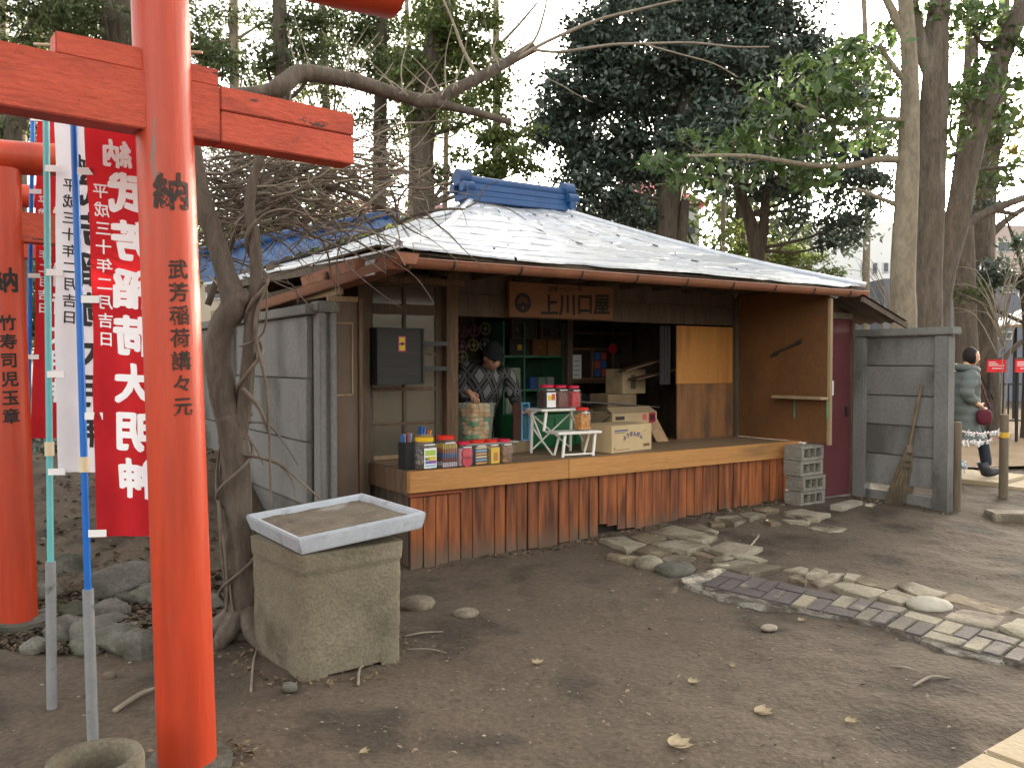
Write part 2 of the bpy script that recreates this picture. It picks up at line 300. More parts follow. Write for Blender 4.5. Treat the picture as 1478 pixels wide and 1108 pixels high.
def cut_text(me, dx=.02, dy=.1, mirror=False):
    bm = bmesh.new(); bm.from_mesh(me)
    xs = [v.co.x for v in bm.verts]; ys = [v.co.y for v in bm.verts]
    for lo, hi, st, n in ((min(xs), max(xs), dx, (1, 0, 0)), (min(ys), max(ys), dy, (0, 1, 0))):
        k = lo + st
        while k < hi:
            bmesh.ops.bisect_plane(bm, geom=bm.verts[:] + bm.edges[:] + bm.faces[:], plane_co=Vector(n) * k, plane_no=n); k += st
    if mirror:
        for v in bm.verts: v.co.x *= -1
    bm.to_mesh(me); bm.free(); return me
def warp(me, fn):
    for v in me.vertices: v.co = fn(v.co.x, v.co.y, v.co.z)
    me.update(); return me
def lettering(s, size, m, parent, loc, rot, bold=.0, spacing=1.0, name='lettering'):
    me = text_mesh(s, size, bold, spacing); me.materials.clear(); me.materials.append(m)
    o = link(name, me, parent, loc); o.rotation_euler = rot; return o
def noise3(p, k=1.0):
    x, y, z = p; return (math.sin(x * 3.1 * k + 1.3 * math.sin(y * 2.3 * k)) + math.sin(y * 3.7 * k + 1.1 * math.sin(z * 2.9 * k + .5)) + math.sin(z * 3.3 * k + 1.2 * math.sin(x * 2.7 * k + 1.7))) / 3
# ------------------------------------------------------------------ ground
def build_ground():
    xs = np.concatenate([[-400, -200, -100, -60, -35, -20, -13], np.arange(-9, -3.5, .08), np.arange(-3.5, 5.5, .04), np.arange(5.5, 10.01, .08), [13, 20, 35, 60, 100, 200, 400]])
    ys = np.concatenate([[-60, -20, -6, -1], np.arange(1.2, 9.0, .04), np.arange(9.0, 14.01, .08), np.arange(14.5, 30, 1.0), [35, 45, 60, 100, 200, 400, 900]])
    X, Y = np.meshgrid(xs, ys); Z = gz(X, Y)
    nz = np.zeros_like(Z)
    for f, a in ((.8, .022), (1.9, .014), (4.3, .010), (9.0, .008), (15.0, .006), (24.0, .005)):     # value noise octaves
        T = rng.uniform(-1, 1, (256, 256)); gx, gy = X * f + 400, Y * f + 400; ix, iy = np.floor(gx).astype(int), np.floor(gy).astype(int); fx, fy = sst(gx - ix), sst(gy - iy)
        q = lambda i, j: T[(iy + j) % 256, (ix + i) % 256]
        nz += a * ((q(0, 0) * (1 - fx) + q(1, 0) * fx) * (1 - fy) + (q(0, 1) * (1 - fx) + q(1, 1) * fx) * fy)
    nz *= .6
    near = (np.abs(X) < 9.5) & (Y > 1) & (Y < 14.2)
    Z = Z + nz * near + rng.normal(0, .0016, Z.shape) * near
    ny, nx = X.shape; V = np.stack([X, Y, Z], -1).reshape(-1, 3)
    i = np.arange(ny * nx).reshape(ny, nx); Fq = np.stack([i[:-1, :-1], i[:-1, 1:], i[1:, 1:], i[1:, :-1]], -1).reshape(-1, 4)
    me = bpy.data.meshes.new('ground'); me.vertices.add(len(V)); me.vertices.foreach_set('co', V.ravel())
    me.loops.add(Fq.size); me.loops.foreach_set('vertex_index', Fq.ravel()); me.polygons.add(len(Fq))
    me.polygons.foreach_set('loop_start', np.arange(0, Fq.size, 4)); me.polygons.foreach_set('loop_total', np.full(len(Fq), 4)); me.update(); me.validate()
    me.materials.append(earth); me.shade_smooth()
    return link('ground', me, kind='structure')
build_ground()
# lighter orange-tan yard beyond the fence
yard_m = M('tan_yard', (.21, .137, .073), (.16, .10, .053), 1.2, .92, .3, 20, c3=(.2, .13, .07), s3=.8, f3=.4)
walk_m = M('pale_concrete', (.36, .29, .19), (.3, .24, .155), 3, .85, .2, 40, c3=(.34, .27, .17), s3=2, f3=.35)
def sheet(pts, dz, name, m, n=14):
    a, b, c, d = [np.array(p[:2]) for p in pts]
    def fn(s, t):
        p = (a * (1 - s) + b * s) * (1 - t) + (d * (1 - s) + c * s) * t; return (p[0], p[1], float(gz(p[0], p[1])) + dz)
    return MB().grid(fn, n, n).build(name, m, smooth='all', kind='structure')
sheet([(5.3, 10.75), (30, 12.5), (40, 26), (6.4, 24)], .035, 'yard', yard_m, 30)

# walkway slabs
def slab(poly, h, name, m, parent=None, bevel=.012, sink=.08, label=None):
    zs = [float(gz(p[0], p[1])) for p in poly]; zt = sum(zs) / len(zs) + h
    return MB().prism(poly, [z - sink for z in zs], [zt] * len(poly)).build(name, m, parent, bevel=bevel)
walk = thing('walkway', None, None); walk['kind'] = 'structure'
wa = gp(1388, 697); wb = gp(1478, 708)
dirw = (wb - wa)[:2] / np.linalg.norm((wb - wa)[:2]); nw = np.array([-dirw[1], dirw[0]])
for k in range(9):
    a = wa[:2] + dirw * (-1.6 + k * 1.0); b = a + dirw * .985
    slab([a, b, b + nw * 1.0, a + nw * 1.0], .05, 'slab', walk_m, walk)
kerb = thing('kerb', None, None); kerb['kind'] = 'structure'
ka = gp(1434, 752)[:2]; kd = np.array([.86, -.16]); kd /= np.linalg.norm(kd); kn = np.array([-kd[1], kd[0]])
for k in range(3):
    a = ka + kd * k * .62; slab([a, a + kd * .61, a + kd * .61 + kn * .26, a + kn * .26], .07, 'kerbstone', flag_m, kerb)
corner = thing('concrete_path', None, None); corner['kind'] = 'structure'
ca = gp(1408, 1106)[:2]; cb = gp(1480, 1058)[:2]; cd = (cb - ca) / np.linalg.norm(cb - ca); cn = np.array([cd[1], -cd[0]])
for k in range(3):
    a = ca + cd * (-.75 + k * .8); slab([a, a + cd * .79, a + cd * .79 + cn * .8, a + cn * .8], .045, 'slab', walk_m, corner)

# stone path
path = thing('stone_path', None, None); path['kind'] = 'structure'
def zpx(pts, x0, y0, s): return [(x0 + x / s, y0 + y / s) for x, y in pts]
def resample(poly, n=4, jit=.012):
    out = []
    for i in range(len(poly)):
        a = np.array(poly[i]); b = np.array(poly[(i + 1) % len(poly)]); L = np.linalg.norm(b - a); k = max(1, int(L / .11))
        for j in range(k):
            p = a + (b - a) * j / k; out.append(p + rng.uniform(-jit, jit, 2))
    return out
def flag(pts, m, h=.035, jit=.02, name='flagstone', shrink=1.02):
    h = h * .55 + .004
    poly = [gp(x, y, h)[:2] for x, y in pts]; c = sum(poly) / len(poly); poly = [c + (p - c) * shrink for p in poly]
    P = resample(poly, jit=jit); n = len(P); zs = [float(gz(p[0], p[1])) for p in P]; zt = sum(zs) / n + h
    mb = MB(); tilt = rng.uniform(-.03, .03, 2)
    low = [(p[0], p[1], z - .06) for p, z in zip(P, zs)]
    ed = [(p[0], p[1], zt - .007 + (p - c) @ tilt) for p in P]
    inn = [(c[0] + (p[0] - c[0]) * .95, c[1] + (p[1] - c[1]) * .95, zt + (p - c) @ tilt + rng.uniform(-.005, .005)) for p in P]
    mid = [(c[0] + (p[0] - c[0]) * .5, c[1] + (p[1] - c[1]) * .5, zt + (p - c) @ tilt + rng.uniform(-.007, .007)) for p in P]
    mb.add(low + ed + inn + mid + [(c[0], c[1], zt)], [(r * n + i, r * n + (i + 1) % n, (r + 1) * n + (i + 1) % n, (r + 1) * n + i) for r in range(3) for i in range(n)]
           + [(3 * n + i, 3 * n + (i + 1) % n, 4 * n) for i in range(n)])
    return mb.build(name, m, path, smooth=True)
Z4 = lambda p: zpx(p, 860, 720, 4.619)
Z5 = lambda p: zpx(p, 1120, 780, 4.128)
Z8 = lambda p: zpx(p, 780, 680, 2.117)
for p, m, h in [([(15, 265), (195, 240), (335, 290), (215, 340)], flag_m, .05), ([(235, 250), (340, 225), (480, 255), (345, 290)], flag_d, .02),
                ([(255, 340), (345, 300), (515, 350), (375, 390)], flag_d, .03), ([(360, 290), (530, 255), (755, 305), (600, 355)], flag_m, .045),
                ([(380, 210), (520, 170), (810, 245), (720, 285)], flag_m, .05), ([(590, 180), (690, 150), (825, 215), (800, 242)], flag_m, .03),
                ([(800, 125), (940, 95), (1020, 130), (930, 165)], flag_m, .05), ([(960, 90), (1050, 75), (1120, 100), (1020, 135)], flag_m, .06),
                ([(765, 300), (860, 275), (1095, 325), (985, 360)], flag_m, .045), ([(725, 325), (770, 312), (945, 350), (850, 370)], flag_m, .035),
                ([(415, 405), (525, 350), (655, 378), (530, 435)], flag_m, .04), ([(60, 370), (110, 350), (290, 380), (230, 410)], flag_d, .06),
                ([(635, 350), (700, 345), (800, 375), (740, 385)], flag_d, .02), ([(780, 385), (860, 370), (915, 385), (800, 402)], flag_m, .03),
                ([(910, 370), (990, 360), (1135, 405), (1090, 418)], flag_m, .03), ([(765, 430), (920, 385), (1240, 455), (1030, 500)], flag_m, .045),
                ([(1060, 70), (1150, 50), (1230, 70), (1130, 95)], flag_d, .03), ([(740, 150), (800, 140), (860, 158), (790, 172)], flag_d, .04)]:
    flag(Z4(p), m, h)
for p, m, h in [([(735, 122), (800, 112), (890, 130), (820, 150)], flag_m, .06), ([(735, 141), (820, 148), (824, 160), (760, 152)], flag_m, .03),
                ([(815, 170), (860, 162), (940, 175), (880, 187)], flag_m, .015), ([(640, 112), (680, 107), (720, 122), (690, 130)], flag_d, .02), ([(684, 148), (715, 143), (730, 155), (700, 160)], flag_d, .04)]:
    flag(Z8(p), m, h)
for p, m, h in [([(50, 165), (140, 155), (195, 165), (175, 190)], flag_m, .03), ([(175, 190), (240, 160), (305, 185), (270, 207)], flag_m, .07),
                ([(60, 215), (130, 200), (205, 238), (175, 258)], flag_d, .03), ([(215, 240), (330, 195), (420, 197), (350, 235), (270, 262)], flag_m, .03),
                ([(320, 255), (400, 235), (650, 295), (545, 330)], flag_m, .06), ([(470, 235), (510, 210), (720, 260), (650, 287)], flag_d, .05),
                ([(580, 320), (700, 285), (860, 340), (760, 375)], flag_m, .04), ([(735, 265), (830, 250), (1020, 310), (880, 335)], flag_m, .06),
                ([(1000, 455), (1130, 405), (1355, 450), (1270, 512)], flag_m, .03), ([(990, 352), (1070, 320), (1390, 398), (1330, 430)], flag_d, .035),
                ([(1330, 510), (1440, 455), (1600, 480), (1500, 590)], flag_m, .045), ([(1390, 425), (1500, 400), (1640, 440), (1560, 460)], flag_m, .03),
                ([(390, 215), (440, 195), (500, 205), (450, 235)], flag_m, .04)]:
    flag(Z5(p), m, h)
def boulder(c, r, m, parent=None, name='boulder', rz=0.0, amp=.16, seed=None, **tags):
    o = random.uniform(0, 50) if seed is None else seed
    pl_ = [Vector((random.gauss(0, 1), random.gauss(0, 1), random.gauss(.2, .8))).normalized() for _ in range(7 if amp > .3 else 0)]; cut_ = [random.uniform(.62, .92) for _ in pl_]
    def kk(d):
        k = 1 + amp * .5 * noise3((d.x * 1.3 + o, d.y * 1.3, d.z * 1.3)) + amp * .25 * noise3((d.x * 4 + o, d.y * 4, d.z * 4)) + amp * .12 * noise3((d.x * 9 + o, d.y * 9, d.z * 9))
        for n_, c_ in zip(pl_, cut_):
            q = d.dot(n_)
            if q > .05: k = min(k, c_ / q)
        return k
    mb = MB().ball((0, 0, 0), r, 26, 18, kk)
    return link(name, mb.mesh(name, m, smooth=True), parent, c, rz, **tags)
for p, m in [([(270, 400), (460, 480)], 'w'), ([(400, 462), (675, 522)], 'd')]:
    (x0, y0), (x1, y1) = Z4(p); g = gp((x0 + x1) / 2, y1 - 4); w = (x1 - x0) * g[1] / F_PX / 2
    boulder((g[0], g[1] + .05, g[2] + .015), (w, .12, .065), flag_m if m == 'w' else stone, path, 'boulder', .2)
(x0, y0), (x1, y1) = Z5([(800, 350), (1090, 440)]); g = gp((x0 + x1) / 2, y1 - 4); w = (x1 - x0) * g[1] / F_PX / 2
boulder((g[0], g[1] + .06, g[2] + .02), (w * .92, .11, .05), M('white_stone', (.36, .33, .27), (.28, .25, .2), 5, .85, .3, 20), path, 'boulder', -.2, .1)
# brick-patterned paver slabs
def paver_slab(q, ms, h=.045):
    A, B, C, D = [gp(x, y, h)[:2] for x, y in q]         # TL, TR, BR, BL
    def bl(s, t): return (A * (1 - s) + B * s) * (1 - t) + (D * (1 - s) + C * s) * t
    cx = (A + B + C + D) / 4; z0 = float(gz(*cx)); tops = [float(gz(*p)) + h for p in (A, B, C, D)]
    def bz_(s, t): return (tops[0] * (1 - s) + tops[1] * s) * (1 - t) + (tops[3] * (1 - s) + tops[2] * s) * t
    Pq = [bl(.004, .01), bl(.996, .01), bl(.996, .99), bl(.004, .99)]
    MB().prism(Pq, z0 - .06, [t - .012 for t in tops]).build('mortar_bed', mortar, path)
    cells = []
    for (a, b), fl in (((0, .34), 0), ((.34, .68), 1), ((.68, 1.0), 0)):
        for (c, d), f2 in (((0, .5), 0), ((.5, 1), 1)):
            w = b - a
            if f2: continue
            if fl == 0: cells += [(a, b, 0, .36), (a, a + w * .5, .36, 1), (a + w * .5, b, .36, 1)]
            else: cells += [(a, b, .64, 1), (a, a + w * .55, 0, .64), (a + w * .55, b, 0, .64)]
    gs, gt = .007, .018
    for k, (a, b, c, d) in enumerate(cells):
        a, b, c, d = a + gs, b - gs, c + gt, d - gt; dz = random.uniform(-.003, .002)
        P = [bl(a, c), bl(b, c), bl(b, d), bl(a, d)]; zt = [bz_(a, c) + dz, bz_(b, c) + dz, bz_(b, d) + dz, bz_(a, d) + dz]
        MB().prism(P, [z - .03 for z in zt], zt).build('paver', ms[k % len(ms)], path, bevel=.004)
paver_slab([(1048, 822), (1168, 848), (1139, 871.5), (1012, 843)], [paver_d])
paver_slab([(1169, 848.5), (1311, 876.5), (1277, 900), (1140, 872)], [paver_d, paver_l, paver_d])
paver_slab([(1313, 879), (1475, 922), (1444, 946), (1277.5, 903.5)], [paver_l, paver_l, paver_d])
paver_slab([(1477, 922.5), (1640, 962), (1620, 992), (1446, 947)], [paver_l])
def strip(pts, name, m, h=.02):
    poly = []
    for x, y in pts: poly.append(gp(x, y)[:2])
    P = resample(poly, jit=.03); zs = [float(gz(*p)) for p in P]; c = sum(P) / len(P)
    n = len(P); mb = MB(); mb.add([(p[0], p[1], z - .03) for p, z in zip(P, zs)] + [(p[0] * .94 + c[0] * .06, p[1] * .94 + c[1] * .06, z + h * random.uniform(.3, 1.1)) for p, z in zip(P, zs)],
                                  [(i, (i + 1) % n, n + (i + 1) % n, n + i) for i in range(n)] + [tuple(range(n, 2 * n))])
    return mb.build(name, m, path)
strip([(978, 838), (1030, 822), (1050, 824), (1012, 846), (1060, 862), (1140, 874), (1150, 884), (1100, 880), (1040, 866), (1000, 853)], 'mortar_bed', mortar, .025)
strip([(1330, 930), (1360, 925), (1440, 948), (1462, 958), (1440, 964), (1370, 950)], 'mortar_bed', mortar, .03)
strip([(1150, 880), (1270, 905), (1330, 926), (1330, 934), (1250, 912), (1160, 890)], 'mortar_bed', M('dark_grit', (.10, .085, .07), (.06, .05, .04), 14, .95, .8, 40), .012)

# ------------------------------------------------------------------ torii gates
D1 = np.array([.774, .633])
def torii(name, label, base, top, rp, kas, nuki, ztop, zk, rk, zn, hn, tn, tkas, seam=None, wedge=True, far=True):
    t = thing(name, label, 'torii gate', (base[0], base[1], base[2]))
    b = Vector(base); tv = Vector(top); off = tv - b
    def post(o, ox, oy, mirror=1):
        P = [(ox, oy, -.12), (ox + off.x * .5 * mirror, oy + off.y * .5, off.z * .5), (ox + off.x * mirror, oy + off.y, off.z)]
        return MB().tube(P, [rp * 1.03, rp, rp * .97], 40).build('post', vermilion, t, smooth=True)
    post(t, 0, 0)
    cN = lambda z: np.array([off.x, off.y]) * (z / off.z)
    span = 1.85
    if far: post(t, -D1[0] * span + off.x * 2, -D1[1] * span, -1)
    # lintel log, slightly upcurved ends
    pts = []
    for k in range(15):
        s = -span - tkas + (span + 2 * tkas) * k / 14; q = cN(ztop) + D1 * s; m_ = (s + span / 2) / (span / 2 + tkas)
        pts.append((q[0], q[1], zk - base[2] + .05 * m_ ** 4))
    MB().tube(pts, rk, 32).build('lintel', vermilion, t, smooth=True)
    # tie beam
    c = cN(zn - base[2]); n2 = np.array([-D1[1], D1[0]])
    def seg(s0, s1, z0, z1, th, nm, mt=vermil_wood, bev=.004):
        a = c + D1 * s0; e = c + D1 * s1; w = n2 * th / 2
        MB().hexa([(*(a - w), z0), (*(e - w), z0), (*(e + w), z0), (*(a + w), z0)], [(*(a - w), z1), (*(e - w), z1), (*(e + w), z1), (*(a + w), z1)]).build(nm, mt, t, bevel=bev)
    z0, z1 = zn - hn / 2 - base[2], zn + hn / 2 - base[2]
    if seam:
        seg(-span - tn, seam, z0, z1, .115, 'tie_beam'); zc = z0 + (z1 - z0) * .58
        seg(seam + .003, tn, z0 + .002, zc - .002, .112, 'tie_beam_board'); seg(seam + .003, tn, zc + .002, z1 + .004, .114, 'tie_beam_board')
    else: seg(-span - tn, tn, z0, z1, .1, 'tie_beam')
    if wedge:
        a = c + D1 * .07; wv = n2 * .045
        for s0, s1, h0, h1 in ((-.36, -.02, .075, .085), (.02, .185, .07, .066)):
            a = c + D1 * s0; e = c + D1 * s1
            MB().hexa([(*(a - wv), z1 + .002), (*(e - wv), z1 + .002), (*(e + wv), z1 + .002), (*(a + wv), z1 + .002)], [(*(a - wv), z1 + h0), (*(e - wv), z1 + h1), (*(e + wv), z1 + h1), (*(a + wv), z1 + h0)]).build('wedge', vermil_wood, t, bevel=.004)
    return t
B1 = np.array([-1.205, 3.05, 0.0])
T1 = at(231, 0, 3.05); k_ = 3.02 / T1[2]; top1 = (B1[0] + (T1[0] - B1[0]) * k_, 3.05, 3.02)
g1 = torii('torii_gate', 'large vermilion torii gate in the left foreground, black characters on its post', B1, top1, .101, 1, 1, 3.02, 3.10, .135, 2.43, .205, .745, .98, seam=.185)
B2 = np.array([-2.84, 4.74, 0.02])
g2 = torii('torii_gate', 'second vermilion torii gate behind the banner poles at left edge', B2, (-2.90, 4.74, 2.60), .096, 1, 1, 2.55, 2.66, .095, 2.28, .17, .42, .40, wedge=False)
B3 = np.array([-4.15, 6.25, .3])
g3 = torii('torii_gate', 'small far vermilion torii gate hidden behind the red banners', B3, (-4.18, 6.25, 2.74), .09, 1, 1, 2.5, 2.78, .09, 2.4, .16, .6, .66, wedge=False)
def post_text(t, base, top, rp, s, size, zc, aoff, m, pitch, bold=.03):
    off = np.array(top) - np.array(base); a0 = math.atan2(-base[1], -base[0]) + R(aoff); r = rp + .0016
    me = cut_text(text_col(s, size, pitch, bold), .012, .15); me.materials.clear(); me.materials.append(m)
    def fn(x, y, lz=0.0):
        z = zc - base[2] + y; a = a0 + x / r; c = off[:2] * (z / off[2]); rr = r * (1.0 + .03 * max(0, .5 - z / off[2]) - .03 * max(0, z / off[2] - .5)) + .0008
        rr += lz; return (c[0] + rr * math.cos(a), c[1] + rr * math.sin(a), z)
    warp(me, fn); return link('lettering', me, t)
post_text(g1, B1, top1, .101, '納', .135, float(at(250, 283, 3.0)[2]), 10, ink_worn, 1, .028)
post_text(g1, B1, top1, .101, '武芳稲荷講々元', .072, float(at(262, 490, 3.0)[2]), 16, ink_worn, .0815, .019)
t2 = (-2.90, 4.74, 2.60)
post_text(g2, B2, t2, .096, '納', .145, float(at(18, 407, 4.65)[2]), -2, ink, 1, .025)
post_text(g2, B2, t2, .096, '竹寿司児玉章', .09, float(at(27, 535, 4.65)[2]), 0, ink, .105, .025)
for b, rr, lab in ((B1, .17, 'flat grey footing stone under the foreground torii post'), (B2, .2, 'round grey footing stone under the second torii post')):
    n = 14; P = [(b[0] + math.cos(k * 6.283 / n) * rr * random.uniform(.9, 1.1), b[1] + math.sin(k * 6.283 / n) * rr * random.uniform(.9, 1.1)) for k in range(n)]
    MB().prism(P, -.1, .03).build('footing_stone', stone, bevel=.012, label=lab, cat='stone')

# ------------------------------------------------------------------ banners
def banner(label, base, ptop_pipe, top, polem, clothm, inkm, cl_top, cl_bot_z, width, e, texts, tabs, ph=0.0, pipe=True, rod=True, amp=.019):
    t = thing('banner', label, 'banner', base, group='shrine banners on poles beside the torii'); L = lambda p: np.array(p, float) - np.array(base, float)
    if pipe: MB().tube([L(base) - [0, 0, .1], L(ptop_pipe)], .021, 18).build('pipe', pvc, t, smooth=True)
    pd = (np.array(top) - np.array(ptop_pipe)); MB().tube([L(ptop_pipe) - pd * .05, L(ptop_pipe), L(np.array(ptop_pipe) + pd * .5), L(top)], .0135, 14).build('pole', polem, t, smooth=True)
    j = np.array(ptop_pipe) + pd * (.23); MB().tube([L(j) - [0, 0, .03], L(j) + [0, 0, .03]], .019, 14).build('joint', cream_plastic, t, smooth=True)
    MB().tube([L(top) - [0, 0, .03], L(top) + [0, 0, .02]], .02, 14).build('cap', cream_plastic, t, smooth=True)
    e = np.array([e[0], e[1], 0.0]); e /= np.linalg.norm(e); nrm = np.array([e[1], -e[0], 0])       # normal faces the viewer
    if rod: MB().tube([L(cl_top) - e * .19 + [0, 0, .012], L(cl_top) + e * (width + .06) + [0, 0, -.006]], .006, 8).build('rod', cream_plastic, t, smooth=True)
    H = cl_top[2] - cl_bot_z; slope = np.array([pd[0] / pd[2], pd[1] / pd[2], 1.0])
    def P(s, d, lift=0.0):
        w = amp * (math.sin(s * 11 + d * 2.1 + ph) * (.35 + .65 * s / width) + .7 * math.sin(d * 4.3 + s * 5 + ph * 2)) + .010 * math.sin(s * 40 + d) * (d / H) ** 2 + .004 * math.sin(s * 26 - d * 13 + ph)
        return tuple(L(cl_top) + e * s - slope * d + nrm * (w + lift) + np.array([0, 0, -.02 * math.sin(min(1, s / width) * 3.14) * (1 - d / H) * .5]))
    MB().grid(lambda a, b: P(a * width, b * H), 26, 90).build('cloth', clothm, t, smooth='all')
    for s_, size, sx, dc, bold, sp in texts:
        me = cut_text(text_col(s_, size, sp, bold), .03, .03, mirror=True); me.materials.clear(); me.materials.append(inkm)
        warp(me, lambda x, y, lz: P(sx + x, dc - y, .002 + lz)); link('lettering', me, t)
    for d in tabs:
        a = L(cl_top) - slope * d; q = a - e * .032
        MB().hexa([tuple(q + nrm * .017 + [0, 0, -.014]), tuple(a + e * .035 + nrm * .012 + [0, 0, -.014]), tuple(a + e * .035 + nrm * .009 + [0, 0, -.014]), tuple(q + nrm * .014 + [0, 0, -.014])],
                  [tuple(q + nrm * .017 + [0, 0, .014]), tuple(a + e * .035 + nrm * .012 + [0, 0, .014]), tuple(a + e * .035 + nrm * .009 + [0, 0, .014]), tuple(q + nrm * .014 + [0, 0, .014])]).build('tie', paper, t)
    return t
DATE = '平成三十年二月吉日'; GOD = '武芳稲荷大明神'
pb = gp(135, 1068); Y1 = pb[1]
ct = at(121, 70, Y1 + .02); cbz = float(at(140, 774, Y1)[2])
ypx = lambda y, Y, top: float(top[2] - at(120, y, Y)[2])
banner('red banner with large white characters on a blue pole, nearest the torii post', pb, at(127, 850, Y1), at(103, 62, Y1 + .03), blue_pole, cloth_red, white_print, ct, cbz, .395, (1, .06),
       [('納', .11, .115, ypx(222, Y1, ct), .035, 1), (GOD, .158, .155, ypx(488, Y1, ct), .048, .188), (DATE, .060, .050, ypx(383, Y1, ct), .014, .0725)],
       [.03, ypx(247, Y1, ct), ypx(432, Y1, ct), ypx(600, Y1, ct), ypx(768, Y1, ct)], 0.4)
pb2 = gp(75, 1022); Y2 = pb2[1]; ct2 = at(78, 150, Y2 + .02); cbz2 = float(at(80, 682, Y2)[2])
banner('white banner with black characters on a teal pole, left of the red one', pb2, at(73, 810, Y2), at(66, 100, Y2 + .03), teal_pole, cloth_white, ink, ct2, cbz2, .45, (1, .10),
       [('納', .09, .115, ypx(236, Y2, ct2), .03, 1), (GOD, .15, .165, ypx(450, Y2, ct2), .036, .175), (DATE, .060, .057, ypx(362, Y2, ct2), .014, .0715)],
       [.03, ypx(243, Y2, ct2), ypx(393, Y2, ct2), ypx(540, Y2, ct2), ypx(680, Y2, ct2)], 1.7, rod=False)
pb3 = gp(36, 870); Y3 = 5.12; p3 = at(36, 870, Y3); p3[2] = float(gz(p3[0], p3[1])); ct3 = at(54, 165, Y3); cbz3 = float(at(50, 632, Y3)[2])
banner('far red banner with white characters on a thin blue pole behind the second torii', p3, at(38, 760, Y3), at(48, 120, Y3), blue_pole, cloth_red, white_print, ct3, cbz3, .45, (1, .12),
       [(GOD, .15, .17, ypx(440, Y3, ct3), .036, .18), (DATE, .068, .048, ypx(368, Y3, ct3), .014, .082)], [.03, ypx(277, Y3, ct3), ypx(398, Y3, ct3), ypx(515, Y3, ct3)], 2.9, rod=False)

# ------------------------------------------------------------------ concrete planter with tray, stone ring
def build_planter():
    ang = math.atan2(.35, .426); cx, cyy = -.955, 4.225; w, d, h = .55, .60, .606
    t = thing('concrete_planter', 'tall tan concrete box planter standing beside the near tree trunk', 'planter', (cx, cyy, 0), ang)
    def per(k, n, z):
        q = (k / n) % 1.0 * 4; f = q % 1; s = int(q); tp = 1 - .02 * (1 - z / h); c = .04
        pts = [(-1 + 2 * f, -1), (1, -1 + 2 * f), (1 - 2 * f, 1), (-1, 1 - 2 * f)][s]
        x, y = pts[0] * w / 2 * tp, pts[1] * d / 2 * tp
        rr = .035; ax, ay = abs(x) - (w / 2 * tp - rr), abs(y) - (d / 2 * tp - rr)
        if ax > 0 and ay > 0:
            L = math.hypot(ax, ay); x = math.copysign(w / 2 * tp - rr + ax / L * rr * min(1, L / rr), x) if L > rr else x; y = math.copysign(d / 2 * tp - rr + ay / L * rr, y) if L > rr else y
        return x, y
    n, m = 120, 40; mb = MB(); vs = []
    for j in range(m + 1):
        for k in range(n):
            f = (k / n * 4) % 1; notch = .045 * max(0, min(1, (.30 - abs(f - .52)) / .05)) + .012 * random.random()
            z = -.05 + (h + .05) * j / m; x, y = per(k, n, max(z, 0))
            z = max(z, -.05 + (notch + .02 if .22 < f < .8 else 0) * (1.6 if j < 4 else 0))
            b = .011 if z > h - .085 else 0.0
            nn = .0035 * noise3((x * 9, y * 9, z * 9)) + random.gauss(0, .0011)
            L = math.hypot(x, y); vs.append((x * (1 + (b + nn) / L), y * (1 + (b + nn) / L), z))
    mb.add(vs, [(j * n + k, j * n + (k + 1) % n, (j + 1) * n + (k + 1) % n, (j + 1) * n + k) for j in range(m) for k in range(n)] + [tuple(m * n + k for k in range(n))])
    mb.build('body', planter_m, t, smooth=True)
    return t
build_planter()
tr_a = R(35.3); tr = thing('plastic_tray', 'shallow white plastic tray of dried silt lying on the concrete planter', 'tray', (-.925, 4.307, .634), tr_a)
tw, td, thh = .687, .757, .085
def ring(x, y, z): return [(-x, -y, z), (x, -y, z), (x, y, z), (-x, y, z)]
L_ = [ring(tw / 2 - .02, td / 2 - .02, 0), ring(tw / 2 - .004, td / 2 - .004, thh * .7), ring(tw / 2, td / 2, thh), ring(tw / 2 - .03, td / 2 - .03, thh), ring(tw / 2 - .045, td / 2 - .045, .03)]
mb = MB(); mb.add([p for r_ in L_ for p in r_], [(3, 2, 1, 0)] + [(r_ * 4 + i, r_ * 4 + (i + 1) % 4, r_ * 4 + 4 + (i + 1) % 4, r_ * 4 + 4 + i) for r_ in range(4) for i in range(4)] + [(16, 17, 18, 19)])
mb.build('rim', tray_m, tr, bevel=.008, smooth=True)
MB().grid(lambda a, b: ((a - .5) * (tw - .095), (b - .5) * (td - .095), .056 + .005 * noise3((a * 6, b * 5, 1)) + .003 * random.random()), 40, 34).build('silt', soil, tr, smooth='all')
tr.rotation_euler = (0, R(-4.6), tr_a)
rp_ = at(137, 1092, 2.62)
sr = thing('stone_ring', 'round concrete ash pot with litter inside, bottom left corner', 'ash pot', (rp_[0], rp_[1], 0))
MB().lathe([(.13, -.05), (.145, .1), (.147, rp_[2] - .02), (.14, rp_[2]), (.115, rp_[2] - .003), (.10, rp_[2] - .02), (.095, rp_[2] - .10), (.0, rp_[2] - .10)], 36, cap=False).build('pot', planter_m, sr, smooth=True)
lit = MB()
for k in range(26):
    a, r_ = random.uniform(0, 6.28), random.uniform(0, .085); c = Vector((r_ * math.cos(a), r_ * math.sin(a), rp_[2] - .09 + random.uniform(0, .015))); v1 = Vector((random.gauss(0, 1), random.gauss(0, 1), random.gauss(0, .3))).normalized() * random.uniform(.008, .02); v2 = v1.orthogonal().normalized() * .008
    lit.add([c - v1, c + v2, c + v1, c - v2 + Vector((0, 0, .006))], [(0, 1, 2, 3)])
lit.build('litter', M('foil_litter', (.6, .6, .66), (.25, .08, .3), 40, .3, 0, contrast=.9), sr, kind='stuff')

